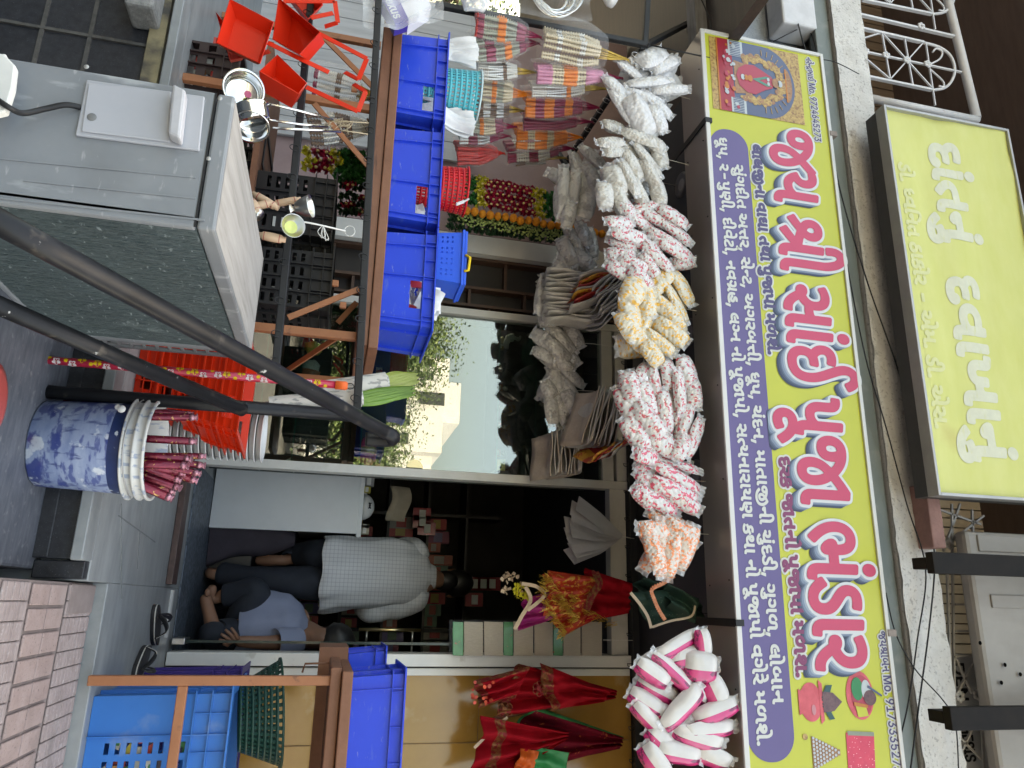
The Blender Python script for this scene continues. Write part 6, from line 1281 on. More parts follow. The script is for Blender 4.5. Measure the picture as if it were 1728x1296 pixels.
# garland bundles in clear sleeves
M_bd = dict(ivory=mat('bead_ivory', (.62, .52, .36), .25, .15, 30, coat=.6), maroon=mat('bead_maroon', (.25, .008, .05), .35, .2, 30, coat=.4), orange=mat('bead_orange', (.72, .19, .015), .4, .15, 30), gold=mat('thread_gold', (.50, .33, .07), .35, .2, 40, metal=.4), silver=mat('bead_silver', (.6, .59, .57), .2, .15, 30, metal=.4), white=mat('bead_white', (.66, .64, .60), .3, .1, 30, coat=.6), pink=mat('paper_pink', (.55, .22, .34), .45, .2, 20), brown=mat('bead_brown', (.17, .09, .05), .35, .3, 30), red=mat('thread_red', (.50, .02, .015), .4, .25, 40), green=mat('bead_grey', (.30, .31, .24), .3, .2, 30, coat=.5))
BK = list(M_bd)
M_sleeve = film('sleeve_film', .025, .06, bump=.9, bscale=35, graze=.22)
def garland_bundle(lab, A, T, Y, wpx, pat, tie, n=6, tail=.22, hooked=True, group='bagged garlands hanging from the left frame'):
    a, tp = P(*A, Y), P(*T, Y); Lw = (tp - a).length; wd = 1.42*wpx*Y/FPX; n += 4
    t = thing('garland_bundle', lab, 'garland bundle', tp, group); d = (a - tp).normalized(); s = d.cross(Vector((0, 1, 0))).normalized()
    names = []
    for q in pat: names += [q[0]]*q[1]
    mts = [M_bd[q] for q in BK]; nodes = 22
    for k in range(n):
        f = (k + .5)/n - .5; yo = .45*wd*math.cos(f*3) * rnd.uniform(.4, 1); ph = rnd.uniform(0, 5)
        pts = []; rr = []; mis = []
        for i in range(nodes*2 + 1):
            v = tail + (1 - tail)*i/(nodes*2); sp = min(1, (v/.55))**.8
            p = tp + d*(Lw*v) + s*(f*wd*sp + .004*math.sin(v*9 + ph)) + Vector((0, -yo*sp, 0))
            pts.append(p); nm = names[int((i/(nodes*2 + .001))*len(names))]
            big = nm in ('orange', 'maroon', 'pink', 'red'); mis.append(BK.index(nm))
            rr.append((.0105 if big else .0085)*(1 if (i % 2) else (.6 if big else .3)) * (wd/.17)**.3 * (1.7 if n < 6 else 1.55))
        b = MB(); b.tube(pts, rr, 6, mis=mis); b.build('bead_string', mts, t)
    b = MB()
    for k in range(14):
        f = rnd.uniform(-.5, .5); m_ = tp + d*(Lw*(tail + .05)) + s*(f*wd*.5) + Vector((0, -rnd.uniform(0, .3)*wd*.5, 0))
        b.tube([tp + Vector((rnd.uniform(-.003, .003), 0, .02*rnd.random())), (tp + m_)/2 + s*(f*wd*.06), m_], [.0025, .004, .003], 4)
    b.build('tie_threads', M_bd[tie], t)
    b = MB()
    def slv(u, v):
        an = 2*math.pi*u; vv = tail*.8 + (1.04 - tail*.8)*v; sp = min(1, vv/.5)**.75
        r1 = (wd*.62*sp + .004)*(1 + .05*math.sin(an*5 + vv*9)); r2 = wd*.42*sp + .004
        return tp + d*(Lw*vv) + s*(r1*math.cos(an)) + Vector((0, -wd*.18*sp + r2*math.sin(an)*(1 - .35*max(0, v - .8)/.2), 0))
    b.grid(slv, 26, 12); b.build('sleeve', M_sleeve, t, normals=False)
    if hooked: b = MB(); b.tube([tp, tp + Vector((0, .015, .03))], .002, 5); b.build('loop', M_bd[tie], t)
    return t
U = [('ivory', 6), ('white', 2), ('ivory', 6), ('silver', 2), ('ivory', 5)]
garland_bundle('tall bundle of ivory and pearl garlands with long gold threads, nearest the frame corner', (912, 72), (1056, 100), 2.92, 62, U, 'gold', 8, .34)
garland_bundle('upper garland bundle in pink paper with an orange middle', (902, 126), (1046, 131), 3.0, 32, [('pink', 5), ('ivory', 3), ('orange', 4), ('ivory', 3), ('pink', 5)], 'maroon', 5)
garland_bundle('upper silver and white garland bundle with gold threads beside the pink one', (894, 152), (1022, 149), 3.1, 26, [('white', 4), ('orange', 1), ('silver', 5), ('white', 4)], 'gold', 5, .3)
garland_bundle('upper maroon and orange chequered garland bundle with a price sticker', (882, 178), (1006, 181), 3.25, 40, [('maroon', 2), ('orange', 2), ('maroon', 2), ('orange', 2), ('maroon', 2), ('orange', 2)], 'maroon', 6)
garland_bundle('upper plain maroon garland bundle', (880, 204), (996, 205), 3.4, 30, [('maroon', 6)], 'maroon', 5)
garland_bundle('upper orange and ivory garland bundle with orange tie', (866, 232), (978, 231), 3.55, 40, [('orange', 4), ('ivory', 2), ('orange', 3), ('ivory', 2), ('orange', 3)], 'orange', 6)
garland_bundle('upper maroon and ivory garland bundle at the inner end of the frame', (852, 258), (964, 250), 3.7, 34, [('maroon', 2), ('white', 3), ('maroon', 2), ('white', 3), ('maroon', 2)], 'maroon', 5)
garland_bundle('thin gold tied garland bundle last at the inner end of the frame', (868, 272), (952, 266), 3.75, 16, [('silver', 4), ('brown', 2)], 'gold', 3, .4)
garland_bundle('lower pearl garland bundle with bright orange band and maroon top', (800, 44), (908, 62), 2.88, 42, [('maroon', 3), ('green', 4), ('orange', 3), ('green', 5), ('maroon', 2), ('red', 1)], 'maroon', 6)
garland_bundle('lower pearl garland bundle with two maroon bands behind the orange banded one', (798, 86), (906, 72), 2.95, 42, [('maroon', 2), ('green', 3), ('orange', 2), ('green', 3), ('maroon', 3), ('green', 3)], 'maroon', 6)
garland_bundle('lower white garland bundle with gold threads above the turquoise basket', (804, 120), (902, 122), 3.05, 30, [('white', 3), ('brown', 1), ('silver', 4), ('white', 3)], 'gold', 6, .32)
garland_bundle('lower gold pearl garland bundle with orange threads above the turquoise basket', (812, 150), (891, 160), 3.15, 40, [('ivory', 4), ('green', 3), ('orange', 2), ('ivory', 4)], 'orange', 6, .36)
garland_bundle('lower brown and silver garland bundle with gold threads', (803, 184), (880, 186), 3.3, 28, [('brown', 2), ('silver', 2), ('brown', 2), ('silver', 2), ('brown', 2)], 'gold', 5, .3)
garland_bundle('lower maroon topped pearl garland bundle between the blue crates', (776, 208), (867, 213), 3.4, 34, [('maroon', 2), ('ivory', 3), ('orange', 1), ('green', 3), ('brown', 2)], 'maroon', 6)
garland_bundle('lower maroon and silver garland bundle left of the plain red one', (772, 232), (857, 229), 3.5, 26, [('maroon', 3), ('silver', 4), ('maroon', 3), ('silver', 3)], 'maroon', 5)
garland_bundle('plain bright red thread garland bundle above the red basket', (768, 260), (847, 258), 3.6, 34, [('red', 6)], 'red', 8, .12)
# bundles lower down, behind the hook bars
garland_bundle('pale shell garland bundle with straw threads behind the red dustpans', (530, 142), (640, 166), 2.85, 46, [('white', 4), ('brown', 1), ('white', 4), ('maroon', 1)], 'gold', 6, .3)
garland_bundle('pale brown bead garland bundle hanging beside the steel pans', (520, 222), (632, 215), 2.9, 46, [('white', 3), ('brown', 2), ('silver', 2), ('brown', 2)], 'brown', 6, .05)
# wire coil and plate bag at the very top edge, printed box
t = thing('wire_coil', 'bagged coil of bright silver wire hanging at the top left of the stall', 'wire coil', P(930, 0, 2.8))
c = P(932, -8, 2.8)
for k in range(16):
    rr = .085 + .006*k; b = MB(); b.tube([c + Vector((rr*math.cos(a), .012*math.sin(a*3 + k) - .004*k, rr*.82*math.sin(a))) for a in np.linspace(0, 2*math.pi, 41)[:-1]], .0032, 5, closed=True); b.build('wire_turn', M_ss, t)
b = MB(); b.grid(lambda u, v: c + Vector((.0 + (.20*(u - .5)*2)*math.cos(.0) * (1 - .35*max(0, v - .5)), -.05 - .01*math.sin(u*20), (v - .5)*.36 + .01*math.sin(u*16))), 20, 10); b.build('bag', M_sleeve, t)
t = thing('plate_bag', 'clear bag of white crumpled plastic above the bagged garlands', 'bag', P(830, 0, 2.8))
c = P(800, -12, 2.75); b = MB(); b.ball(c, .075, 18, 12, sc=(1.3, .8, .9)); b.v = [tuple(Vector(v) + Vector((noise.noise(Vector(v)*22), noise.noise(Vector(v)*25 + Vector((5, 0, 0))), noise.noise(Vector(v)*23)))*.018) for v in b.v]; b.build('bag', M_film2, t)
c = P(1030, -8, 2.85); b = MB(); b.ball(c, .05, 18, 12, sc=(1.2, .8, .9)); b.v = [tuple(Vector(v) + Vector((noise.noise(Vector(v)*22), noise.noise(Vector(v)*25), noise.noise(Vector(v)*23)))*.015) for v in b.v]; tag(b.build('bag', mat('white_plastic_bag', (.6, .6, .6), .4, coat=.3)), 'small white plastic bag at the upper left corner above the frame', 'bag')
t = thing('boxed_item', 'violet and white printed box in a clear bag above the far left crate', 'box', P(690, 20, 2.5))
M_vio = mat('box_violet', (.05, .03, .26), .35, .08, 6, coat=.4); M_bxw = mat('box_white', (.68, .68, .70), .4, .04, 6, coat=.4)
bx = [P(*q, 2.5) for q in ((628, -30), (667, 40), (690, 33), (655, -38))]; bw = [P(*q, 2.5) for q in ((655, -38), (690, 33), (728, 8), (700, -50))]
b = MB(); b.add(bx + [p + Vector((0, .07, 0)) for p in bx], [(0, 1, 2, 3), (4, 7, 6, 5), (0, 4, 5, 1), (3, 2, 6, 7), (0, 3, 7, 4), (1, 5, 6, 2)]); b.build('violet_side', M_vio, t)
b = MB(); o_ = Vector((0, .006, 0)); b.add([p + o_ for p in bw] + [p + Vector((0, .09, 0)) for p in bw], [(0, 1, 2, 3), (4, 7, 6, 5), (0, 4, 5, 1), (3, 2, 6, 7), (0, 3, 7, 4), (1, 5, 6, 2)]); b.build('white_side', M_bxw, t)
o0, o1 = P(647, -8, 2.49), P(667, 32, 2.49); ex = (o1 - o0).normalized(); ez = ex.cross(Vector((0, 1, 0))).normalized()
if ez.z < 0: ez = -ez
letters('brand_lettering', TX['nexus'], 0, (o1 - o0).length*1.0, 0, .028, 0, [M_wl], t, h=.0015, grows=[(.0012, None, .003)], ref=560, xform=lambda x, z, l: o0 + ex*x + ez*(z - .004) + Vector((0, -l, 0)))
c = P(690, 0, 2.46); b = MB(); b.grid(lambda u, v: P(612 + 135*v, -50 + 105*u - 25*abs(v - .4), 2.47) + Vector((0, -.015 + .012*math.sin(u*14 + v*5) + .01*math.sin(v*17), 0)), 18, 18); b.build('bag', M_film, t, normals=False)
# ---------------------------------------------------------------- flower garlands on the inner wall
M_mari = mat('marigold', (.55, .17, .01), .8, .25, 60, (.72, .28, .02), bump=.6, bscale=200); M_fr = mat('petal_crimson', (.35, .01, .05), .5, .2, 20); M_fy = mat('petal_yellow', (.62, .56, .06), .5, .2, 20); M_fg = mat('leaf_green', (.03, .16, .04), .45, .3, 20); M_fd = mat('leaf_dark', (.02, .055, .025), .5, .3, 20); M_fb = mat('berry_green', (.30, .38, .12), .45, .2, 20); M_fc = mat('flower_heart', (.62, .50, .22), .5)
def petals(mb, c, r, n, mi, cm=None):
    for k in range(n):
        a = rnd.uniform(0, 6.283); e = rnd.uniform(-.5, 1.1); d = Vector((math.cos(a)*math.cos(e), -abs(math.sin(e))*.8 - .25, math.sin(a)*math.cos(e))).normalized(); s = d.cross(Vector((rnd.uniform(-1, 1), rnd.uniform(-1, 1), 1))).normalized()
        w_ = r*rnd.uniform(.35, .55); p = Vector(c)
        mb.add([p, p + d*r*.55 + s*w_, p + d*r*1.05 + Vector((0, 0, -r*.12)), p + d*r*.55 - s*w_], [(0, 1, 2, 3)], mi)
    if cm is not None: mb.ball(Vector(c) + Vector((0, -r*.55, 0)), r*.26, 6, 4, cm)
def strand(lab, A, T, Y, spec, step, r, kind, cols=1, colw=.05, group=None):
    a, tp = P(*A, Y), P(*T, Y); t = thing('flower_garland', lab, 'garland', tp, group)
    mts = [M_fr, M_fy, M_fg, M_fd, M_fb, M_mari, M_fc]; L_ = (tp - a).length; n = int(L_/step)
    for c_ in range(cols):
        b = MB(); off = Vector(((c_ - (cols - 1)/2)*colw, rnd.uniform(-.02, .01), 0))
        b.tube([tp + off, a + off], .0015, 4, 3)
        for i in range(n):
            f = (i + .5 + (c_ % 2)*.4)/n; p = a.lerp(tp, min(1, f)) + off + Vector((rnd.uniform(-.006, .006), rnd.uniform(-.012, .004), 0))
            mi = spec(f)
            if kind == 'ball': b.ball(p, r*rnd.uniform(.92, 1.06), 12, 8, 5, sc=(1.05, 1.05, .92))
            elif kind == 'berry':
                for q in range(9): b.ball(p + Vector((rnd.uniform(-1, 1)*r, rnd.uniform(-1, .3)*r, rnd.uniform(-1, 1)*r)), r*.27, 6, 4, 4)
            else: petals(b, p, r, 16 if mi < 2 else 14, mi, 6 if mi < 2 else None)
        b.build('strand', mts, t)
    return t
fl5 = lambda f: 2 if f < .12 or f > .86 else (1 if f < .24 or f > .74 else 0)
strand('thick flower garland of crimson and yellow blossoms with green ends on the pink wall', (782, 320), (940, 352), 3.95, fl5, .036, .034, 'petal', 5, .042)
strand('string of orange marigold balls hanging on the white strip of the wall', (755, 350), (1022, 395), 3.9, lambda f: 5, .047, .0255, 'ball', 1)
strand('green berry garland hanging right of the marigold string', (770, 368), (958, 402), 3.98, lambda f: 4 if .08 < f < .45 or f > .7 else 3, .03, .026, 'berry', 2, .05)
strand('dark leaf garland behind the berry garland', (755, 372), (955, 398), 4.02, lambda f: 3, .035, .035, 'petal', 3, .04)
strand('yellow and crimson blossom garland end above the black crates', (512, 272), (572, 276), 3.3, lambda f: 1 if f < .3 or f > .8 else 0, .034, .036, 'petal', 3, .045)
strand('bright green leaf garland end under the middle blue crate', (570, 283), (624, 290), 3.3, lambda f: 2, .02, .034, 'petal', 5, .036)
strand('dark green and red garland end below the bright green one', (572, 340), (622, 344), 3.3, lambda f: 3 if (f*7) % 1 < .7 else 0, .022, .03, 'petal', 4, .045)
# ---------------------------------------------------------------- right hand stand
ts = thing('steel_stand', 'orange steel stand with a brown plank top at the right of the doorway', 'stand', (.27, 2.86, ZF))
b = MB(); b.box((.254, 2.845, ZF), (.286, 2.875, 1.60)); b.build('leg', M_leg, ts, bevel=.003)
b = MB(); b.box((1.2, 3.28, ZF), (1.23, 3.31, 1.56)); b.build('leg', M_leg, ts, bevel=.003)
z_ = P(310, 1150, 2.86).z
b = MB(); b.box((.286, 2.85, z_ - .016), (1.3, 2.87, z_ + .016)); b.build('cross_rail', M_leg, ts, bevel=.003)
b = MB(); b.box((.235, 2.80, 1.585), (1.3, 3.36, 1.622)); b.box((.225, 2.83, 1.545), (1.3, 3.35, 1.583)); b.build('top', M_rust, ts, bevel=.004)
b = MB(); b.tube([P(510, 1135, 3.2), P(515, 1120, 3.2), P(556, 1119, 3.2)], .004, 6); b.build('latch', M_rust, ts)
crate('blue plastic crate on the brown plank top of the orange steel stand', (.215 + .02 + .30, 3.02, 1.624), .58, .36, .185, M_blue, 0, taper=.05, ribs=(.74,), vribs=(-.42, .1, .4))
crate('second blue crate just behind the one on the orange steel stand', (.18 + .3, 3.58, 1.624), .55, .3, .16, M_blue, 0, taper=.05, ribs=(.7,), vribs=(-.3, .1))
b = MB(); b.box((.19, 3.40, 1.50), (1.3, 3.75, 1.62)); o = b.build('plank_shelf', M_rust); tag(o, 'brown plank shelf behind the orange steel stand', 'shelf')
M_lblue = plastic('crate_light_blue', (.02, .15, .46), .38); overlay(M_lblue, (.25, .30, .36), 9, .60, .75, amount=.35)
M_purp = plastic('crate_purple', (.05, .03, .19), .45); overlay(M_purp, (.2, .18, .3), 9, .6, .75, amount=.4)
qa = P(260, 1165, 2.93); wd = .62; hh = .45
hs = []
for i in range(5): hs += slots(-wd/2 + .125 + i*.075, -wd/2 + .19 + i*.075, .05, .30, 2, 8, .62, .42)
hs2 = []
for i in range(8): hs2 += slots(-wd/2 + .14, -wd/2 + .60, .05 + i*.034, .05 + (i + 1)*.034 - .004, 8, 1, .62, .5)
crate('large light blue slotted crate full of bright packets on the floor by the stand', (qa.x + .012 + wd/2, 3.15, ZF + .001), wd, .40, hh, M_lblue, 0, taper=.03, holes=hs2, ribs=(.72, .84), vribs=(-.29, -.02, .25), rim=.03)
g_ = MB()
for j in range(160): g_.box((0, 0, 0), (rnd.uniform(.02, .05), .01, rnd.uniform(.015, .04)), rnd.randrange(6), Matrix.Translation((qa.x + .14 + rnd.random()*.46, 2.965 + rnd.random()*.02, ZF + .03 + rnd.random()*.3)) @ Matrix.Rotation(rnd.uniform(-.6, .6), 4, 'Y'))
tag(g_.build('packets', [MATS['pk_a'], MATS['pk_b'], MATS['pk_c'], mat('pk_d', (.05, .25, .08), .4), mat('pk_e', (.6, .5, .08), .4), mat('pk_f', (.03, .02, .04), .4)]), 'bright small packets filling the light blue slotted crate', 'packets')
crate('purple plastic crate standing behind the light blue slotted one', (.315 + .25, 3.80, ZF + .001), .50, .34, .41, M_purp, 0, taper=.04, ribs=(.7, .84), vribs=(-.42, -.2, .1), rim=.025)
q = P(385, 1200, 3.12); tg = basket('dark green woven basket tilted on top of the light blue crate', (.425, 3.15, ZF + .455), .115, .185, .145, M_gbas, 44, 7, tilt=(-.10, -.12))
# ---------------------------------------------------------------- slippers
M_rub = mat('slipper_rubber', (.014, .014, .016), .55, .3, 20); M_strap = mat('slipper_strap', (.02, .02, .022), .45, .3, 10); M_wl2 = mat('slipper_line', (.5, .48, .44), .6)
def slipper(lab, toe, heel, zrot, roll=0):
    a, e = PZ(*toe, ZF + .012), PZ(*heel, ZF + .012); d = (a - e); L_ = d.length; d.normalize(); s = Vector((0, 0, 1)).cross(d).normalized()
    t = thing('slipper', lab, 'slipper', (a + e)/2, 'pair of slippers on the ledge')
    n_ = 30; out = []
    for i in range(n_):
        an = 2*math.pi*i/n_; u = math.cos(an); w_ = .044*math.sin(an)*(1 + .22*u - .12*math.sin(u*3))
        out.append((u, w_))
    def pt(u, w_, z): return e + d*(L_*(.5 + .5*u)) + s*w_ + Vector((0, 0, z))
    b = MB()
    for z0, z1, k_, mi in ((-.011, .004, 1., 0), (.0042, .0085, .985, 1), (.0087, .014, .96, 0)):
        v = [pt(u, w_*k_, z0) for u, w_ in out] + [pt(u, w_*k_, z1) for u, w_ in out]
        b.add(v, [tuple(range(n_)), tuple(range(n_, 2*n_))] + [(i, (i+1) % n_, (i+1) % n_ + n_, i + n_) for i in range(n_)], mi)
    b.build('sole', [M_rub, M_wl2], t)
    b = MB()
    for sg in (1, -1):
        c = bez([pt(.55, 0, .014), pt(.35, sg*.022, .045), pt(.0, sg*.040, .055), pt(-.28, sg*.046, .014)], 8)
        def st(u, v, c=c, sg=sg): i = int(u*(len(c)-1)); return c[i] + Vector((0, 0, (v - .5)*.012)) + d*((v - .5)*.026*(math.sin(math.pi*u)*.9 + .15))
        b.grid(st, len(c)-1, 4)
    b.build('strap', M_strap, t, solid=.004)
    b = MB()
    for sg in (1, -1):
        c = bez([pt(.55, 0, .0155), pt(.35, sg*.024, .050), pt(.0, sg*.043, .058), pt(-.28, sg*.049, .016)], 8); b.tube(c, .0016, 5)
    b.build('strap_piping', M_wl2, t)
slipper('black slipper with pale piping lying farther along the ledge by the doorway', (262, 1022), (262, 1088), 0)
slipper('black slipper with pale piping turned outward, nearer the orange stand leg', (226, 1142), (250, 1092), 0)
# ---------------------------------------------------------------- hanging cloths
def cloth(name, mt, parent, pts_top, pts_bot, Y, folds=5, amp=.025, nu=40, nv=26, mats_=None, mif=None, wave=.01, seed=0, sag=0.):
    """a hung cloth between a short gathered top edge and a wide bottom edge (photo points)"""
    tl, tr = P(*pts_top[0], Y), P(*pts_top[1], Y); bl, brr = P(*pts_bot[0], Y), P(*pts_bot[1], Y)
    b = MB()
    def f(u, v):
        p = tl.lerp(tr, u).lerp(bl.lerp(brr, u), v)
        k = amp*(.25 + .75*v)*(.72*math.sin(u*folds*2*math.pi + seed + 1.5*math.sin(v*2.6 + seed) + 1.6*noise.noise(Vector((u*2.2, v*1.6, seed)))) + .9*noise.noise(Vector((u*4.5, v*2.4, seed + 9)))) + .012*noise.noise(Vector((u*8, v*7, seed)))
        return p + Vector((0, k, wave*math.sin(u*folds*3 + seed)*v - sag*math.sin(math.pi*u)*v))
    b.grid(f, nu, nv, mif=mif); return b.build(name, mats_ or mt, parent, solid=.0015, normals=False)
M_cred = mat('cloth_red', (.24, .002, .008), .8, .25, 9, (.34, .004, .014), spec=.15); M_cred2 = mat('cloth_dark_red', (.12, .002, .012), .8, .25, 18, spec=.15); overlay(M_cred2, (.45, .12, .04), 40, .64, .67, amount=.7)
M_trimg = mat('gold_trim', (.13, .03, .012), .5, .4, 60, (.30, .13, .04), metal=.3, bump=1, bscale=140); overlay(M_trimg, (.20, .004, .01), 50, .48, .54)
M_cmag = mat('cloth_magenta', (.30, .008, .14), .6, .25, 20); overlay(M_cmag, (.6, .2, .4), 70, .10, .05, 'voronoi', amount=.8)
M_corg = mat('cloth_brocade', (.42, .03, .012), .5, .2, 14); overlay(M_corg, (.62, .36, .06), 42, .54, .59, amount=.85)
M_fring = mat('gold_fringe', (.60, .34, .04), .3, .35, 60, (.8, .55, .12), metal=.6); M_cgrn = mat('cloth_green', (.008, .035, .022), .75, .25, 14); overlay(M_cgrn, (.25, .30, .18), 62, .11, .06, 'voronoi', amount=.9)
M_gedge2 = mat('cloth_edge_green', (.015, .22, .07), .5, .1, 10); M_crm = mat('cloth_cream_edge', (.55, .42, .30), .7, .15, 30)
M_sequin = mat('sequin_red', (.35, .04, .02), .3, .4, 40, metal=.5)
def edge_trim(parent, pts, w_, mt, scal=True, dy=-.006, name='trim'):
    b = MB(); c = bez(pts, 10)
    for i, p in enumerate(c[:-1]):
        q = c[i+1]; d = (q - p).normalized(); s = d.cross(Vector((0, 1, 0))).normalized()
        b.add([p - s*w_/2 + Vector((0, dy, 0)), q - s*w_/2 + Vector((0, dy, 0)), q + s*w_/2 + Vector((0, dy, 0)), p + s*w_/2 + Vector((0, dy, 0))], [(0, 1, 2, 3)])
        if scal and i % 2 == 0: b.disc(p - s*w_*.5 + Vector((0, dy - .002, 0)), w_*.40, (0, -1, .1), 10)
    return b.build(name, mt, parent, normals=False)
def rosette(parent, px, py, Y, r):
    b = MB(); c = P(px, py, Y)
    for k in range(6):
        a = k*math.pi/3; e = c + Vector((r*.6*math.cos(a), 0, r*.6*math.sin(a))); b.tube([e + Vector((r*.42*math.cos(q), -.002, r*.42*math.sin(q))) for q in np.linspace(0, 6.283, 13)[:-1]], .0025, 4, closed=True)
    b.disc(c + Vector((0, -.003, 0)), r*.35, (0, -1, 0), 10); b.build('rosette', M_trimg, parent, normals=False)
# red bordered cloth at the right wall
def quadcloth(name, parent, pts, Y, mt, amp=.02, folds=4, seed=0, nu=30, nv=30):
    p = [P(a, b_, Y + dy) for a, b_, dy in pts]; b = MB()
    def f(u, v):
        q = p[0].lerp(p[1], u).lerp(p[3].lerp(p[2], u), v)
        return q + Vector((0, 2.0*amp*math.sin(v*folds*3.14 + seed + u*2.5 + .6*math.sin(u*4))*(.15 + .85*min(1, u*1.4)) + .01*noise.noise(Vector((u*4, v*4, seed))), 0))
    b.grid(f, 44, 44); return b.build(name, mt, parent, solid=.0016, normals=False)
Yr = 3.95
rc = thing('red_cloth', 'red festival cloth with broad gold scalloped border hung folded on the ochre wall', 'cloth', P(1045, 1168, Yr))
M_tm = [M_cred, M_trimg]; M_tm2 = [M_cred2, M_trimg, M_gedge2]
cloth('panel', M_cred, rc, ((1041, 1165), (1038, 1180)), ((872, 1120), (826, 1220)), Yr - .02, 3, .06, 60, 40, M_tm, lambda u, v: 1 if v > .88 or u > .91 else 0, .012, 1)
cloth('fold', M_cred, rc, ((1030, 1166), (1020, 1184)), ((912, 1120), (925, 1200)), Yr - .10, 2, .05, 50, 30, M_tm, lambda u, v: 1 if v > .80 else 0, .012, 2)
cloth('tail', M_cred, rc, ((895, 1124), (870, 1178)), ((800, 1150), (812, 1196)), Yr - .07, 3, .045, 50, 30, M_tm, lambda u, v: 1 if v > .80 or u < .12 or u > .88 else 0, .012, 3)
b = MB()
for k in range(16): p = P(797 + rnd.random()*40, 1150 + rnd.random()*40, Yr - .12); b.disc(p, rnd.uniform(.006, .010), (rnd.uniform(-.3, .3), -1, rnd.uniform(-.3, .3)), 10)
b.build('sequin', M_sequin, rc, normals=False)
rosette(rc, 947, 1150, Yr - .07, .045); rosette(rc, 910, 1162, Yr - .085, .035); rosette(rc, 852, 1198, Yr - .05, .04)
rc2 = thing('red_cloth', 'darker red cloth with green edging and gold vine border beside the scalloped one', 'cloth', P(1035, 1240, Yr))
cloth('panel', M_cred2, rc2, ((1052, 1244), (1047, 1264)), ((905, 1190), (770, 1330)), Yr + .02, 3, .06, 70, 40, M_tm2, lambda u, v: 2 if v > .95 or u < .03 else 0, .012, 4)
cloth('fold', M_cred, rc2, ((960, 1236), (955, 1250)), ((815, 1208), (790, 1340)), Yr - .07, 3, .055, 60, 36, M_tm, lambda u, v: 1 if .72 < v < .82 else 0, .012, 5)
edge_trim(rc2, [P(856, 1210, Yr - .05), P(830, 1232, Yr - .05), P(800, 1262, Yr - .05)], .014, M_crm, False, name='hem')
for px, py in ((918, 1262), (910, 1280), (930, 1275)): rosette(rc2, px, py, Yr - .055, .028)
rc3 = thing('green_cloth', 'bright green and orange cloth end hanging below the darker red cloth', 'cloth', P(940, 1290, 3.9))
quadcloth('panel', rc3, [(960, 1270, 0), (905, 1262, 0), (880, 1320, 0), (950, 1330, 0)], 3.86, M_gedge2, seed=5, amp=.01); quadcloth('lining', rc3, [(910, 1268, 0), (880, 1264, 0), (860, 1320, 0), (890, 1330, 0)], 3.84, mat('cloth_orange', (.55, .09, .01), .6), seed=6, amp=.01)
# magenta, brocade and red cloth bundle in the doorway
Yg = 3.92
cb = thing('brocade_bundle', 'bundle of magenta, gold fringed and red brocade cloths hanging in the doorway', 'cloth bundle', P(1065, 1000, Yg))
cloth('red_cloth_piece', M_cred, cb, ((1068, 985), (1062, 1035)), ((985, 958), (990, 1050)), Yg - .03, 3, .03, seed=1)
cloth('brocade_piece', M_corg, cb, ((1040, 985), (1035, 1030)), ((915, 968), (945, 1075)), Yg, 4, .035, seed=2)
cloth('brocade_piece', M_corg, cb, ((1010, 975), (1000, 1020)), ((925, 962), (920, 1040)), Yg - .06, 3, .03, seed=3)
cloth('magenta_piece', M_cmag, cb, ((960, 990), (950, 1040)), ((885, 1010), (872, 1064)), Yg + .02, 3, .03, seed=4)
edge_trim(cb, [P(886, 990, Yg - .05), P(895, 1012, Yg - .05), P(880, 1040, Yg - .05), P(868, 1062, Yg - .05)], .02, M_crm, False, name='pale_edge')
edge_trim(cb, [P(880, 985, Yg - .06), P(905, 990, Yg - .07), P(918, 1005, Yg - .07), P(890, 1030, Yg - .07)], .018, M_crm, False, name='pale_edge')
edge_trim(cb, [P(1005, 965, Yg - .07), P(1012, 985, Yg - .09), P(1000, 1005, Yg - .09), P(990, 1030, Yg - .08)], .03, M_trimg, name='border')
b = MB()
for line, n_ in ((((925, 972), (945, 1000), (960, 1022), (975, 1045)), 190), (((920, 985), (925, 1020), (945, 1050), (955, 1072)), 150), (((1000, 1035), (1020, 1048), (1040, 1052)), 60), (((935, 1010), (955, 1020), (975, 1012)), 90)):
    c = bez([P(*q, Yg - .08) for q in line], 12)
    for k in range(n_):
        p = rnd.choice(c) + Vector((rnd.uniform(-.01, .01), rnd.uniform(-.03, .03), rnd.uniform(-.01, .01))); e = p + Vector((rnd.uniform(-.03, .03), rnd.uniform(-.03, .0), -rnd.uniform(.02, .05))); s = Vector((rnd.uniform(-1, 1), 0, rnd.uniform(-1, 1)))*.002
        b.add([p - s, p + s, e + s, e - s], [(0, 1, 2, 3)])
b.build('fringe', M_fring, cb, normals=False)
b = MB()
for k in range(30):
    p = P(868 + rnd.random()*25, 985 + rnd.random()*25, Yg - .02); petals(b, p, .022, 3, 0)
b.build('yellow_flower', M_fy, cb); b = MB()
for k in range(12): petals(b, P(850 + rnd.random()*30, 968 + rnd.random()*30, Yg), .028, 3, 0)
b.build('pale_flower', M_crm, cb)
gd = thing('green_dress', 'small dark green dotted dress with orange sequin trim hanging above the brocade bundle', 'dress', P(1190, 1035, 3.2))
Yd = 3.25
quadcloth('skirt', gd, [(1180, 1010, .02), (1080, 968, .02), (1066, 1012, 0), (1190, 1048, 0)], Yd, M_cgrn, seed=7, amp=.025, folds=4)
quadcloth('bodice', gd, [(1125, 995, -.03), (1063, 1000, -.04), (1100, 1058, -.04), (1150, 1042, -.03)], Yd, M_cgrn, seed=8, amp=.015, folds=2)
quadcloth('sleeve', gd, [(1180, 1012, -.05), (1120, 985, -.05), (1128, 1030, -.06), (1172, 1052, -.05)], Yd, M_cgrn, seed=9, amp=.02, folds=3)
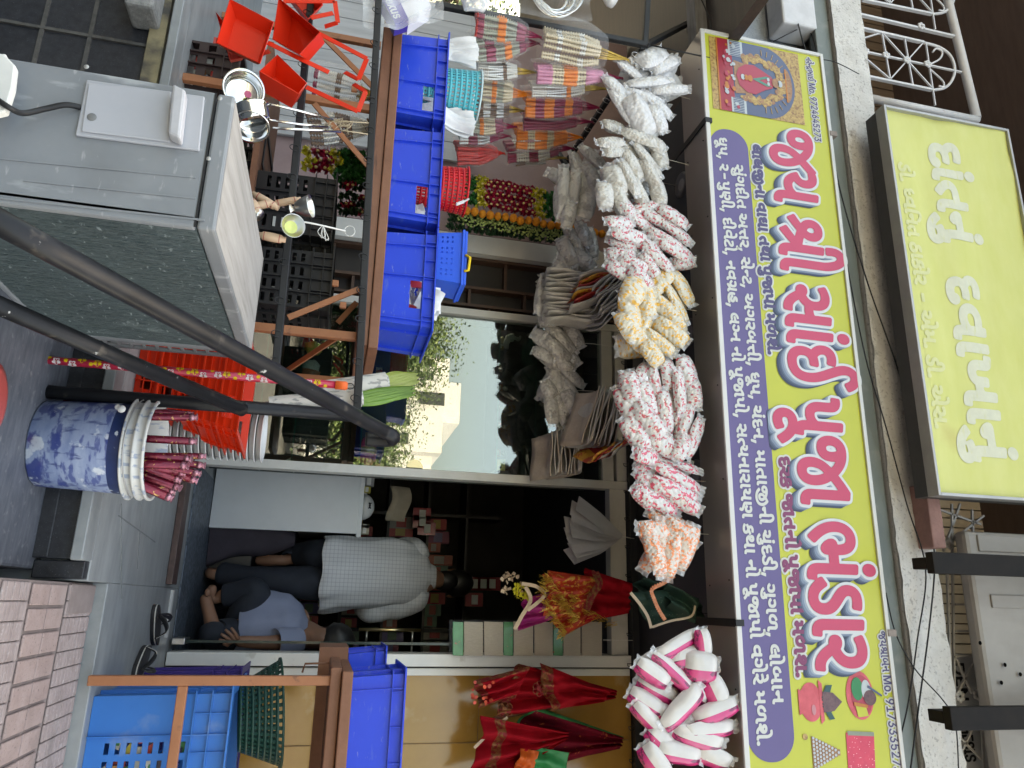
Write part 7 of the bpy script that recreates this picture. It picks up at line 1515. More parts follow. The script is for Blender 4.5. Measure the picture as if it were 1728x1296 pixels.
M_osq = mat('orange_sequin', (.55, .12, .04), .3, .3, 50, (.75, .35, .2), metal=.5, bump=1, bscale=200)
edge_trim(gd, [P(1138, 972, Yd - .07), P(1118, 985, Yd - .09), P(1100, 995, Yd - .09), P(1104, 1012, Yd - .09), P(1112, 1030, Yd - .09), P(1122, 1046, Yd - .09)], .014, M_osq, True, name='sequin_trim')
edge_trim(gd, [P(1063, 1000, Yd - .08), P(1078, 1018, Yd - .08), P(1092, 1040, Yd - .08), P(1098, 1060, Yd - .08)], .014, M_crm, False, name='pale_hem')
edge_trim(gd, [P(1100, 1058, Yd - .08), P(1130, 1048, Yd - .08), P(1165, 1040, Yd - .085), P(1172, 1022, Yd - .08)], .010, M_crm, False, name='pale_hem')
b = MB(); b.tube([P(1185, 1035, Yd), Vector((P(1185, 1035, Yd).x, Yd + .05, 3.29))], .002, 5); b.build('string', M_black, gd)
# strip of thread packs on the doorpost
tp_ = thing('thread_pack_strip', 'hanging strip of cream thread packs with green printed labels on the white doorpost', 'thread packs', P(1015, 1080, 4.09))
M_thr = mat('cream_thread', (.48, .42, .34), .85, .15, 60, (.58, .52, .43), stretch=(6, 1, .4), bump=.8, bscale=240); M_lab = mat('label_green', (.03, .22, .07), .4, .3, 14, coat=.5); overlay(M_lab, (.5, .05, .05), 22, .62, .66); 
for k, (a, e, mm) in enumerate(((764, 782, 1), (783, 815, 0), (817, 849, 0), (850, 866, 1), (867, 900, 0), (902, 933, 0), (934, 950, 1), (951, 980, 0), (982, 1016, 0))):
    p = [P(a, 1049, 4.09), P(a, 1106, 4.09), P(e, 1107, 4.09), P(e, 1050, 4.09)]
    b = MB(); b.add(p + [q + Vector((0, .012, 0)) for q in p], [(0, 1, 2, 3), (4, 7, 6, 5), (0, 4, 5, 1), (2, 6, 7, 3), (1, 5, 6, 2), (0, 3, 7, 4)])
    b.build('label' if mm else 'thread_pack', M_lab if mm else M_thr, tp_, bevel=.003)
    if not mm:
        b = MB(); 
        for j in range(34): x = p[0].lerp(p[1], (j + .5)/34); y_ = p[3].lerp(p[2], (j + .5)/34); b.beam(x.lerp(y_, rnd.uniform(0, .03)) + Vector((0, -.001, 0)), x.lerp(y_, .93) + Vector((0, -.001, 0)), .0025, .002, (0, 1, 0))
        b.build('fringe', M_thr, tp_)
p = [P(758, 1046, 4.075), P(758, 1110, 4.075), P(1020, 1110, 4.075), P(1020, 1047, 4.075)]
b = MB(); b.grid(lambda u, v: p[0].lerp(p[1], u).lerp(p[3].lerp(p[2], u), v) + Vector((0, .006*math.sin(v*40) + .004*math.sin(u*9), 0)), 8, 60); b.build('wrap', M_sleeve, tp_, normals=False)
b = MB(); b.tube([P(1018, 1080, 4.09), Vector((P(1018, 1080, 4.09).x, 4.09, 3.2))], .002, 5); b.build('string', MATS['string_white'], tp_)
# ---------------------------------------------------------------- inside the shop
M_mat = mat('floor_mat', (.035, .045, .06), .5, .3, 8, (.06, .075, .095)); overlay(M_mat, (.14, .17, .21), 55, .45, .6, 'voronoi', stretch=(.7, 1.5, 1), amount=.8)
o = MB().box((-.69, 4.23, ZF + .002), (1.0, 6.2, ZF + .008)).build('floor_mat', M_mat); tag(o, 'dark blue grey patterned floor mat inside the doorway', 'mat')
b = MB(); q0, q1 = PZ(300, 840, ZF), PZ(272, 985, ZF); b.box((-.70, 3.86, ZF + .001), (q1.x, 3.98, ZF + .03)); o = b.build('door_sill', mat('brown_granite', (.07, .04, .035), .5, .3, 30), bevel=.003); tag(o, 'low brown stone sill in front of the doorway', 'sill')
b = MB(); a, e = PZ(278, 992, ZF + .004), PZ(300, 1062, ZF + .004); b.box((-.03, 4.02, ZF + .001), (.19, 4.06, ZF + .012)); o = b.build('threshold_plate', M_trim); tag(o, 'short white threshold strip beside the glass door pivot', 'threshold')
ct = thing('counter', 'plain white fronted shop counter inside the doorway', 'counter', (-.7, 4.9, ZF))
M_cw = mat('counter_white', (.56, .58, .60), .45, .05, 5)
b = MB(); b.box((-1.62, 4.84, ZF + .012), (-.405, 4.87, 1.66)); b.build('front_panel', M_cw, ct, bevel=.002)
b = MB(); b.box((-1.62, 4.86, 1.66), (-.385, 5.4, 1.69)); b.build('top', M_cw, ct, bevel=.003)
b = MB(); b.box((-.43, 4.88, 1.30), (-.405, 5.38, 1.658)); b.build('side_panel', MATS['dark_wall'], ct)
# things on the counter
q = P(614, 855, 4.98)
t = thing('cap', 'white cap with a black emblem lying on the counter', 'cap', (q.x, 4.99, 1.692))
b = MB(); b.ball((q.x, 4.99, 1.692), .085, 24, 12, sc=(1, 1, .9)); b.v = [(x, y, max(z, 1.692)) for x, y, z in b.v]; b.build('crown', mat('cap_cloth', (.5, .5, .5), .85), t)
b = MB()
for s in (1, -1): b.tube([Vector((q.x + .018*math.cos(a), 4.99 - .0845, 1.735 + s*.012 - s*.014*math.sin(a))) + Vector((0, .0*a, 0)) for a in np.linspace(.25, 2.9, 12)], .0045, 6)
b.build('emblem', M_black, t)
items = [('cream paper box lying behind the cap on the counter', 640, 838, .05, .03, (.5, .45, .36)), ('yellow label box on the counter behind the cap', 652, 826, .04, .05, (.5, .42, .06)), ('small white tin at the counter end', 632, 888, .03, .06, (.55, .55, .55)), ('tan folded paper at the counter corner', 644, 893, .07, .06, (.42, .38, .30)), ('grey carton on the counter by the aluminium post', 648, 812, .06, .07, (.28, .28, .29))]
for lab, px, py, w_, h_, c in items:
    q = P(618, py, 5.1); b = MB(); b.box((q.x - w_/2, 5.1, 1.691), (q.x + w_/2, 5.16, 1.691 + h_)); b.box((q.x - w_*.4, 5.098, 1.691 + h_*.3), (q.x + w_*.4, 5.0995, 1.691 + h_*.7), 1)
    tag(b.build('carton', [mat('carton_%d' % (100*c[0] + py), c, .6), M_paper], bevel=.002), lab, 'box', 'small goods on the counter')
b = MB(); q = P(675, 850, 5.25)
for k in range(9): b.grid(lambda u, v, k=k: q + Vector(((u - .5)*.24, .02*k*.2, (v - .5)*.05 - .05 + k*.011 + .02*math.sin(u*5))), 10, 2)
tag(b.build('paper_pile', mat('old_paper', (.36, .31, .24), .9), solid=.004), 'drooping pile of tan papers hanging over the counter end', 'paper pile')
# rear rack with goods
rk = thing('goods_rack', 'dark rack of small goods on the back wall of the shop', 'rack', (0, 6.5, ZF))
b = MB()
for z in (1.3, 1.62, 1.94, 2.26, 2.58): b.box((-1.6, 6.1, z), (1.2, 6.45, z + .02))
for x in (-1.6, -.7, .2, 1.18): b.box((x, 6.1, ZF), (x + .025, 6.45, 2.9))
b.build('shelf_frame', mat('rack_black', (.02, .018, .016), .5), rk)
gcol = [(.40, .03, .03), (.30, .05, .02), (.12, .10, .25), (.42, .30, .06), (.30, .28, .25), (.08, .16, .10), (.20, .02, .08)]
GM = [mat('good_%d' % i, c, .45) for i, c in enumerate(gcol)]
protos = []
for i, mm in enumerate(GM):
    b = MB(); b.box((-.045, -.04, 0), (.045, .04, .15)); b.box((-.035, -.042, .04), (.035, -.0402, .10), 1); o = b.build('goods_box', [mm, GM[(i + 3) % 7]], bevel=.003)
    tag(o, 'small printed goods box standing on the dark rear rack', 'box', 'goods boxes on the rear rack'); protos.append(o)
k = 0
for z in (1.322, 1.642, 1.962, 2.282):
    x = -.62
    while x < .5:
        o = protos[k % 7] if k < 7 else protos[rnd.randrange(7)].copy()
        if k >= 7: COL.objects.link(o)
        ci = int(o.data.materials[0].name.split('_')[-1].split('.')[0]); o['label'] = '%s goods box on the %s shelf of the dark rear rack' % (('red', 'brown', 'violet', 'yellow', 'grey', 'green', 'crimson')[ci], ('lowest', 'second lowest', 'third', 'upper')[int((z - 1.3)/.32 + .01)])
        o.location = (x, 6.16 + rnd.uniform(0, .05), z); o.scale = (rnd.uniform(.8, 1.1), 1, rnd.uniform(.6, 1.4)); x += rnd.uniform(.075, .115); k += 1
# hanging red packets on the inner right
for k, (px, py) in enumerate(((712, 868), (712, 880), (720, 892), (800, 985), (815, 985), (830, 985), (800, 1012))):
    q = P(px, py, 5.9); b = MB(); b.box((q.x - .05, q.y, q.z - .07), (q.x + .05, q.y + .02, q.z + .07)); b.box((q.x - .035, q.y - .002, q.z - .02), (q.x + .035, q.y - .0003, q.z + .03), 1)
    tag(b.build('hanging_packet', [mat('packet_crimson', (.35, .02, .03), .35, coat=.4), M_paper]), 'red packet hanging deep inside the dark shop', 'packet', 'red packets hanging inside the shop')
# glass showcase behind the pane
sc_ = thing('showcase', 'glass shelved showcase behind the front pane holding small bottles', 'showcase', (-1.2, 4.5, ZF))
b = MB(); b.box((-1.668, 4.62, ZF), (-.73, 4.64, 3.1)); b.build('back_panel', mat('showcase_back', (.03, .034, .034), .35, .3, 3), sc_)
M_shelf = mat('glass_shelf', (.03, .12, .10), .1, .1, 5, spec=.8)
sz_ = [P(440, 700, 4.3).z, P(512, 600, 4.3).z, P(612, 700, 4.3).z, P(838, 650, 4.3).z, P(900, 650, 4.3).z]
for z in sz_:
    b = MB(); b.box((-1.665, 4.24, z - .004), (-.73, 4.61, z + .004)); b.build('shelf', M_shelf, sc_)
b = MB()
for z in sz_: 
    for x in (-.76, -1.65): b.prism([(x, z - .004), (x + .03, z - .004), (x + .03 - .03*(x < -1), z - .05), (x + (.03 if x < -1 else 0), z - .005)], 4.26, 4.30)
b.build('bracket', M_trim, sc_)
for k, (py, c) in enumerate(((585, (.3, .22, .05)), (655, (.35, .12, .03)), (690, (.12, .12, .1)), (720, (.40, .03, .02)), (765, (.35, .04, .03)))):
    z = sz_[3] + .005; q = P(845, py, 4.36)
    t = thing('perfume_bottle', ('amber perfume bottle at the left of the glass shelf', 'perfume bottle with white label second from the left on the glass shelf', 'pale perfume bottle in the middle of the glass shelf', 'ruby red perfume bottle with white label on the glass shelf', 'dark red perfume bottle at the right of the glass shelf')[k], 'bottle', (q.x, 4.36, z), 'perfume bottles in the showcase')
    b = MB(); b.box((-.022, -.015, 0), (.022, .015, .045)); b.build('bottle', mat('scent_%d' % k, c, .1, coat=1), t, local=True, bevel=.004)
    b = MB(); b.lathe([(.008, .045), (.008, .055), (.013, .057), (.013, .078), (0, .079)], 14); b.build('stopper', M_steel, t, local=True)
    b = MB(); b.box((-.014, -.0175, .01), (.014, -.0155, .032)); b.build('label', M_paper, t, local=True)
q = P(868, 575, 4.36); b = MB(); b.lathe([(0, 0), (.02, 0), (.012, .01), (.03, .03), (.034, .05), (.0, .052)], 16, Matrix.Translation((q.x, 4.4, sz_[3] + .006)))
tag(b.build('brass_lamp', M_brass), 'little brass lamp in the showcase below the swan', 'lamp')
q = P(862, 578, 4.34); b = MB(); b.tube(bez([P(852, 585, 4.34), P(858, 572, 4.34), P(868, 570, 4.34), P(876, 573, 4.34), P(878, 567, 4.34)], 6), [.02]*6 + [.026]*6 + [.012]*6 + [.007]*7, 10)
tag(b.build('swan_figure', mat('milky_white', (.62, .64, .66), .3)), 'small white swan figurine in the showcase', 'figurine')
for k, (px, py, c) in enumerate(((545, 560, (.6, .12, .05)), (548, 548, (.5, .5, .5)), (560, 590, (.55, .45, .08)), (545, 620, (.45, .45, .45)), (540, 632, (.5, .18, .10)), (620, 760, (.5, .35, .1)), (622, 748, (.5, .06, .12)), (620, 772, (.55, .1, .15)))):
    b = MB(); q = P(px, py, 4.35); zb = max(z for z in sz_ if z <= q.z + .08)
    b.ball((q.x, 4.36, zb + .05), .045, 14, 10, sc=(1, .8, 1.1)); b.v = [tuple(Vector(v) + Vector((noise.noise(Vector(v)*30), noise.noise(Vector(v)*33), noise.noise(Vector(v)*35)))*.014) for v in b.v]
    tag(b.build('wrapped_idol', mat('wrapped_%d' % k, c, .35, .4, 30, tuple(min(1, x*1.6) for x in c), coat=1)), ('orange red', 'pale grey', 'yellow', 'silver grey', 'brick red', 'amber', 'crimson', 'scarlet')[k] + ' item wrapped in clear plastic on a showcase shelf', 'wrapped item', 'wrapped items in the showcase')
b = MB(); q = P(868, 785, 4.36); b.box((q.x - .04, 4.4, sz_[3] + .006), (q.x + .03, 4.42, sz_[3] + .09)); b.ball((q.x - .015, 4.398, sz_[3] + .03), .008, 8, 6, 1); b.ball((q.x + .01, 4.398, sz_[3] + .06), .008, 8, 6, 1)
tag(b.build('gilt_frame', [M_brass, M_black]), 'small square gilt yantra plate in the showcase', 'plate')
b = MB()
for k in range(24): p = P(640 + rnd.random()*12, 540 + rnd.random()*260, 4.5); b.box((p.x - .03, 4.5, p.z - .06), (p.x + .03, 4.58, p.z), rnd.randrange(3))
# ---------------------------------------------------------------- people
def skinned(name, verts, edges, radii, mt, parent, sub=2):
    me = bpy.data.meshes.new(name); off = parent_world(parent); me.from_pydata([Vector(v) - off for v in verts], edges, [])
    o = bpy.data.objects.new(name, me); COL.objects.link(o); o.parent = parent; me.materials.append(mt)
    sk = o.modifiers.new('skin', 'SKIN'); sk.use_smooth_shade = True
    lay = me.skin_vertices[0] if me.skin_vertices else None
    if lay is None:
        bm = bmesh.new(); bm.from_mesh(me); bm.verts.layers.skin.verify(); bm.to_mesh(me); bm.free(); lay = me.skin_vertices[0]
    for i, r_ in enumerate(radii):
        lay.data[i].radius = r_ if isinstance(r_, tuple) else (r_, r_)
        lay.data[i].use_root = (i == 0)
    s = o.modifiers.new('smooth', 'SUBSURF'); s.levels = sub; s.render_levels = sub
    return o
M_skin = mat('skin', (.21, .105, .065), .55, .12, 12); M_hair = mat('hair_black', (.008, .007, .007), .5, .4, 60)
M_jean = mat('dark_trousers', (.012, .016, .026), .85, .3, 10); M_shirt = mat('white_check_shirt', (.50, .51, .53), .85, .06, 4, bump=.4, bscale=18)
n, b_, L = nodes_of(M_shirt); tc = n.nodes.new('ShaderNodeTexCoord'); src = b_.inputs['Base Color'].links[0].from_socket
for ax in ('X', 'Z'):
    wv = n.nodes.new('ShaderNodeTexWave'); wv.wave_type = 'BANDS'; wv.bands_direction = ax; wv.inputs['Scale'].default_value = 13; L.new(tc.outputs['Object'], wv.inputs['Vector'])
    mr = n.nodes.new('ShaderNodeMapRange'); mr.inputs['From Min'].default_value = .90; mr.inputs['From Max'].default_value = 1; mr.inputs['To Max'].default_value = .55; L.new(wv.outputs['Fac'], mr.inputs['Value'])
    mx = n.nodes.new('ShaderNodeMix'); mx.data_type = 'RGBA'; L.new(mr.outputs[0], mx.inputs['Factor']); L.new(src, mx.inputs['A']); mx.inputs['B'].default_value = (.24, .25, .29, 1); src = mx.outputs['Result']
L.new(src, b_.inputs['Base Color'])
M_blush = mat('blue_shirt', (.20, .23, .33), .85, .1, 5, bump=.5, bscale=14)
foot = PZ(338, 966, ZF)
Yp = foot.y
p1 = thing('person', 'person seen from behind in a white checked shirt and dark trousers, barefoot, one heel raised', 'person', (foot.x, Yp, ZF))
pel = P(560, 962, Yp + .03); che = P(655, 968, Yp + .10); nec = P(722, 975, Yp + .20)
shL = P(700, 928, Yp + .20); shR = P(700, 1012, Yp + .17)
hed = P(768, 984, Yp + .42); 
kn1 = P(450, 978, Yp + .02); an1 = P(362, 968, Yp + .06)
kn2 = P(505, 936, Yp + .28); an2 = P(484, 946, Yp + .24)
toe1 = Vector((an1.x - .02, an1.y + .16, ZF + .03)); 
# body: torso, head, arms, legs and feet in one skin
elR = P(628, 1030, Yp + .16); haR = P(600, 1010, Yp + .40); elL = P(640, 935, Yp + .36); haL = P(640, 930, Yp + .58)
V = [pel, che, nec, hed.lerp(nec, .45), hed, hed + Vector((0, .06, .02)), shL, elL, haL, shR, elR, haR, pel + Vector((.075, 0, -.02)), kn1, an1, Vector((an1.x, an1.y - .045, ZF + .035)), Vector((an1.x - .005, an1.y + .09, ZF + .035)), toe1, pel + Vector((-.075, .03, -.02)), kn2, an2, an2 + Vector((0, -.035, -.03)), an2 + Vector((.005, -.005, -.13)), an2 + Vector((.005, .03, -.19))]
Ed = [(0, 1), (1, 2), (2, 3), (3, 4), (4, 5), (2, 6), (6, 7), (7, 8), (2, 9), (9, 10), (10, 11), (0, 12), (12, 13), (13, 14), (14, 15), (14, 16), (16, 17), (0, 18), (18, 19), (19, 20), (20, 21), (21, 22), (22, 23)]
rad = [.11, .12, .055, .055, .085, .07, .05, .04, .032, .05, .04, .032, .08, .055, .034, .032, .034, .026, .08, .055, .036, .036, .038, .03]
skinned('body', V, Ed, rad, M_skin, p1)
b = MB(); M = Matrix.Translation(hed + Vector((0, -.01, .015)))
b.ball((0, 0, 0), .108, 20, 14, sc=(.86, 1.0, 1.02), M=None); b.v = [tuple(M @ Vector(v)) for v in b.v]; b.v = [tuple(Vector(v) + Vector((noise.noise(Vector(v)*40), noise.noise(Vector(v)*43), noise.noise(Vector(v)*45)))*.008) for v in b.v]
b.ball(hed.lerp(nec, .45) + Vector((0, -.012, .01)), .075, 14, 10, sc=(.9, .9, 1.2)); b.build('hair', M_hair, p1)
b = MB()
for s in (1, -1): b.ball(hed + Vector((s*.088, .035, -.02)), .028, 10, 8, sc=(.4, .8, 1.2))
b.build('ear', M_skin, p1)
# shirt as a closed draped shell
def shirt_ring(c, rx, ry, n_=36, fl=0, se=0): return [(c.x + rx*math.cos(2*math.pi*k/n_) * (1 + fl*math.sin(k*1.9 + se)), c.y + ry*math.sin(2*math.pi*k/n_)*(1 + fl*math.cos(k*1.3 + se)), c.z + fl*.12*math.sin(k*.9 + se)) for k in range(n_)]
def rings(mb, rs, amp=.016):
    fine = []
    for r0, r1 in zip(rs, rs[1:]):
        for s in range(5): fine.append([tuple(a + (c - a)*s/5 for a, c in zip(p, q)) for p, q in zip(r0, r1)])
    fine.append(rs[-1]); rs = []
    for r_ in fine:
        cx = sum(p[0] for p in r_)/len(r_); cy = sum(p[1] for p in r_)/len(r_); o_ = []
        for p in r_:
            k = amp*(1.2*noise.noise(Vector((p[0]*9, p[1]*9, p[2]*3.2))) + .8*noise.noise(Vector((p[0]*12 + p[2]*9, p[1]*12, p[2]*8))))
            d = Vector((p[0] - cx, p[1] - cy, 0)); L_ = max(d.length, 1e-4); o_.append((p[0] + d.x/L_*k, p[1] + d.y/L_*k, p[2]))
        rs.append(o_)
    n_ = len(rs[0]); o = len(mb.v)
    for r_ in rs: mb.v.extend([tuple(v) for v in r_])
    for j in range(len(rs) - 1):
        for k in range(n_): mb.f.append((o + j*n_ + k, o + j*n_ + (k+1) % n_, o + (j+1)*n_ + (k+1) % n_, o + (j+1)*n_ + k)); mb.m.append(0); mb.sm.append(True)
lev = [(542, 968, .04, .225, .165, .06), (552, 968, .04, .228, .168, .05), (580, 966, .05, .215, .16, .045), (615, 966, .07, .205, .155, .035), (650, 967, .11, .212, .155, .025), (680, 969, .15, .218, .145, .018), (702, 970, .18, .205, .12, .012), (716, 972, .20, .15, .10, .01), (724, 974, .215, .085, .08, 0), (734, 976, .23, .07, .072, 0)]
rs = []
for i, (px, py, dy, rx, ry, fl) in enumerate(lev):
    c = P(px, py, Yp + dy); rs.append(shirt_ring(c, rx, ry, 40, fl, i*.45))
b = MB(); rings(b, rs); b.build('shirt', M_shirt, p1, solid=.006, sub=1)
b = MB()
for sh_, el, ha, s in ((shR, elR, haR, 1), (shL, elL, haL, -1)):
    c = [sh_ + Vector((-s*.055, -.0, .02)), sh_ + Vector((s*.0, 0, .0)), sh_.lerp(el, .45) + Vector((s*.012, -.01, 0)), el + Vector((s*.005, -.02, -.01)), el.lerp(ha, .35)]
    b.tube(bez(c, 5), [.075, .078, .082, .083, .084, .084, .083, .082, .080, .080, .080, .079, .078, .078, .078, .077, .075, .073, .070, .072, .074], 16)
b.v = [tuple(Vector(v) + Vector((noise.noise(Vector(v)*16), noise.noise(Vector(v)*17 + Vector((3, 0, 0))), noise.noise(Vector(v)*15)))*.016) for v in b.v]
b.build('sleeve', M_shirt, p1, sub=1)
for hip, kn, an, cuff in ((pel + Vector((.085, -.0, -.05)), kn1, an1, .055), (pel + Vector((-.085, .03, -.05)), kn2, an2, .06)):
    b = MB(); c = bez([hip + Vector((0, 0, .12)), hip, hip.lerp(kn, .5), kn + Vector((0, -.01, 0)), kn.lerp(an, .5), an + Vector((0, 0, .02))], 5); n_ = len(c)
    b.tube(c, [(.120 - .050*min(1, i/(n_*.75)) if i > 3 else .118) if i < n_ - 1 else cuff for i in range(n_)], 18, caps=False)
    b.v = [tuple(Vector(v) + Vector((noise.noise(Vector(v)*14), noise.noise(Vector(v)*15), 0))*.014) for v in b.v]
    b.build('trouser_leg', M_jean, p1, sub=1)
stp = an2 + Vector((0, .1, -.215)); b = MB(); b.box((stp.x - .25, stp.y - .14, ZF + .009), (stp.x + .13, stp.y + .25, stp.z)); tag(b.build('step_box', MATS['rack_black'], bevel=.004), 'low dark step box under the raised foot', 'step')
# seated person behind the glass door
Y2 = 4.62
p2 = thing('person', 'barefoot person in a blue shirt and dark trousers sitting behind the glass door', 'person', PZ(350, 1060, ZF))
pl2 = P(398, 1072, Y2); ch2 = P(462, 1062, Y2); nk2 = P(518, 1072, Y2); hd2 = P(562, 1080, Y2 + .02)
k2a = P(432, 1000, Y2 - .05); f2a = P(352, 1012, Y2 - .12); k2b = P(362, 1072, Y2 - .2); 
eR = P(455, 1085, Y2 - .22); hR = P(395, 1082, Y2 - .28); sR = P(505, 1080, Y2 - .12); sL = P(500, 1040, Y2 + .12); eL = P(440, 1020, Y2 + .12); hL = P(420, 995, Y2)
V = [pl2, ch2, nk2, nk2.lerp(hd2, .5), hd2, hd2 + Vector((-.05, 0, .02)), sR, eR, hR, sL, eL, hL, pl2 + Vector((-.02, -.09, 0)), k2b, P(353, 1035, Y2 - .16), P(347, 1012, Y2 - .14), P(345, 1002, Y2 - .14), pl2 + Vector((-.02, .09, 0)), k2a, P(385, 1003, Y2 - .02), f2a + Vector((0, .1, .0)), f2a + Vector((-.08, .06, -.0))]
Ed = [(0, 1), (1, 2), (2, 3), (3, 4), (4, 5), (2, 6), (6, 7), (7, 8), (2, 9), (9, 10), (10, 11), (0, 12), (12, 13), (13, 14), (14, 15), (15, 16), (0, 17), (17, 18), (18, 19), (19, 20), (20, 21)]
skinned('body', V, Ed, [.12, .11, .055, .055, .085, .07, .05, .04, .03, .05, .04, .03, .08, .05, .036, .034, .024, .08, .055, .045, .034, .026], M_skin, p2)
# fingers of the hand resting in front
b = MB()
for k in range(5):
    d = Vector((-.10 + .022*k, -.05, -.07 - .006*k if k < 4 else -.02)).normalized(); q = hR + Vector((-.012 + .008*k, -.01, -.012*k + .02)); ln = (.075, .085, .082, .068, .05)[k]
    b.tube(bez([q, q + d*ln*.5 + Vector((0, -.008, .004)), q + d*ln], 3), [.010, .010, .0095, .009, .0085, .008, .006], 8)
b.build('finger', M_skin, p2)
b = MB()
for k in range(5): q = P(347, 1003, Y2 - .14) + Vector((-.01, -.028 + .014*k, .012 - .003*k)); b.ball(q, (.015, .011, .010, .010, .009)[k], 8, 6, sc=(1.6, 1, 1))
b.build('toe', M_skin, p2)
b = MB(); b.ball(hd2 + Vector((.01, 0, .02)), .105, 22, 16, sc=(1, .88, 1)); b.v = [tuple(Vector(v) + Vector((noise.noise(Vector(v)*40), noise.noise(Vector(v)*43), noise.noise(Vector(v)*45)))*.012) for v in b.v]; b.build('hair', M_hair, p2)
rs = []
for i, (px, py, rx, ry, fl) in enumerate(((405, 1068, .20, .17, .05), (425, 1066, .205, .175, .04), (455, 1062, .195, .17, .03), (485, 1064, .185, .175, .02), (505, 1068, .15, .14, .01), (518, 1072, .08, .08, 0))): rs.append(shirt_ring(P(px, py, Y2), rx, ry, 40, fl, i*.5))
b = MB(); rings(b, rs); b.build('shirt', M_blush, p2, solid=.006, sub=1)
b = MB()
for c in ([sR, sR.lerp(eR, .5), sR.lerp(eR, .85)], [sL, sL.lerp(eL, .5), sL.lerp(eL, .85)]):
    b.tube(bez(c, 4), [.07, .075, .078, .078, .078, .078, .078, .076, .075], 14, caps=False)
b.build('sleeve', M_blush, p2, sub=1)
for c, r0, r1 in (([pl2 + Vector((.04, -.08, 0)), pl2.lerp(k2b, .5) + Vector((0, 0, .02)), k2b, k2b.lerp(P(353, 1035, Y2 - .16), .35)], .11, .065), ([pl2 + Vector((.04, .09, 0)), pl2.lerp(k2a, .5), k2a, k2a.lerp(P(385, 1003, Y2 - .02), .6), P(375, 1005, Y2 - .02)], .115, .06)):
    c = bez(c, 5); b = MB(); b.tube(c, [r0 + (r1 - r0)*i/(len(c)-1) for i in range(len(c))], 16); b.build('trouser_leg', M_jean, p2, sub=1)
# dark cloth heap beneath the counter end
b = MB(); q = P(400, 905, 5.0); b.grid(lambda u, v: Vector((q.x + .17*math.cos(u*2*math.pi)*(1 - .75*v**1.6), 5.05 + .17*math.sin(u*2*math.pi)*(1 - .7*v), ZF + .012 + .50*v)) + Vector((.04*math.sin(v*6 + u*9), .03*math.sin(u*18), 0))*(1 - v), 48, 20)
tag(b.build('cloth_bag', mat('dusky_cloth', (.03, .024, .034), .85, .3, 6)), 'dark dusky purple cloth bag slumped by the counter end', 'bag')
# ---------------------------------------------------------------- upper railing, air conditioner back, beams and boards
M_rwt = mat('railing_white', (.60, .60, .62), .45, .08, 8); overlay(M_rwt, (.25, .12, .07), 10, .66, .72, stretch=(1, 1, .5), amount=.8)
YR = 3.0
rg = thing('balcony_railing', 'white painted wrought iron balcony railing with arches and flower bosses', 'railing', P(1450, 80, YR))
def bar2(mb, A, B_, w=.013, h=.02): mb.beam(P(*A, YR), P(*B_, YR), w, h, (0, 1, 0))
fr_ = MB(); fr_.tube([P(1455, 163, YR), P(1650, 203, YR)], .022, 10); fr_.tube([P(1585, -60, YR), P(1648, 200, YR)], .026, 10); fr_.tube([P(1425, -60, YR), P(1458, 165, YR)], .018, 10)
fr_.build('frame', M_rwt, rg)
orn = MB(); bos = MB()
def arch2(y0):
    o = lambda x, y: (x, y + y0)
    bar2(orn, o(1440, 45), o(1558, 72)); bar2(orn, o(1456, 128), o(1572, 152))
    c = [P(*o(*q), YR) for q in ((1558, 72), (1585, 80), (1604, 95), (1611, 118), (1605, 138), (1592, 149), (1572, 152))]; orn.tube(bez(c, 5), .009, 6)
    bar2(orn, o(1448, 85), o(1622, 122), .009, .012)
    for a, e in (((1488, 55), (1502, 134)), ((1440, 70), (1488, 55)), ((1526, 64), (1540, 143)), ((1488, 55), (1572, 148)), ((1502, 134), (1558, 72)), ((1448, 88), (1502, 134)), ((1562, 72), (1578, 178))): bar2(orn, o(*a), o(*e), .007, .010)
    for s in (0, 1):
        c = [P(*o(*q), YR) for q in (((1566, 110), (1585, 100), (1590, 88), (1580, 82), (1574, 88)) if s else ((1568, 116), (1590, 136), (1592, 146), (1584, 145)))]; orn.tube(bez(c, 5), .006, 6)
    for q in ((1461, 86), (1496, 93), (1531, 101), (1566, 108)):
        c = P(*o(*q), YR - .012)
        for k in range(6): bos.ball(c + Vector((.016*math.cos(k*1.047), 0, .016*math.sin(k*1.047))), .011, 8, 6, sc=(1, .6, 1))
        bos.ball(c, .009, 8, 6)
arch2(0); arch2(-128)
bar2(orn, (1438, 22), (1610, 62)); c = P(1555, 44, YR - .012)
for k in range(6): bos.ball(c + Vector((.016*math.cos(k*1.047), 0, .016*math.sin(k*1.047))), .011, 8, 6, sc=(1, .6, 1))
orn.build('scrollwork', M_rwt, rg); bos.build('flower_boss', M_rwt, rg)
rg2 = thing('balcony_railing', 'weathered grey iron railing behind the beige unit and black posts', 'railing', P(1600, 1000, 3.1))
YR = 3.0; orn = MB(); bos = MB()
for A, B_ in (((1585, 860), (1655, 885)), ((1590, 925), (1660, 870)), ((1592, 930), (1620, 850)), ((1612, 1020), (1648, 1020)), ((1612, 1065), (1650, 1065)), ((1608, 1108), (1655, 1105)), ((1612, 1175), (1648, 1108)), ((1612, 1110), (1640, 1170)), ((1606, 850), (1612, 1296)), ((1598, 950), (1605, 1180)), ((1615, 1240), (1655, 1280)), ((1655, 1200), (1612, 1290)), ((1640, 860), (1660, 1296))): bar2(orn, A, B_, .009, .010)
for q in ((1602, 918), (1618, 908), (1620, 1175), (1650, 1172)):
    c = P(*q, YR - .012)
    for k in range(6): bos.ball(c + Vector((.016*math.cos(k*1.047), 0, .016*math.sin(k*1.047))), .011, 8, 6, sc=(1, .6, 1))
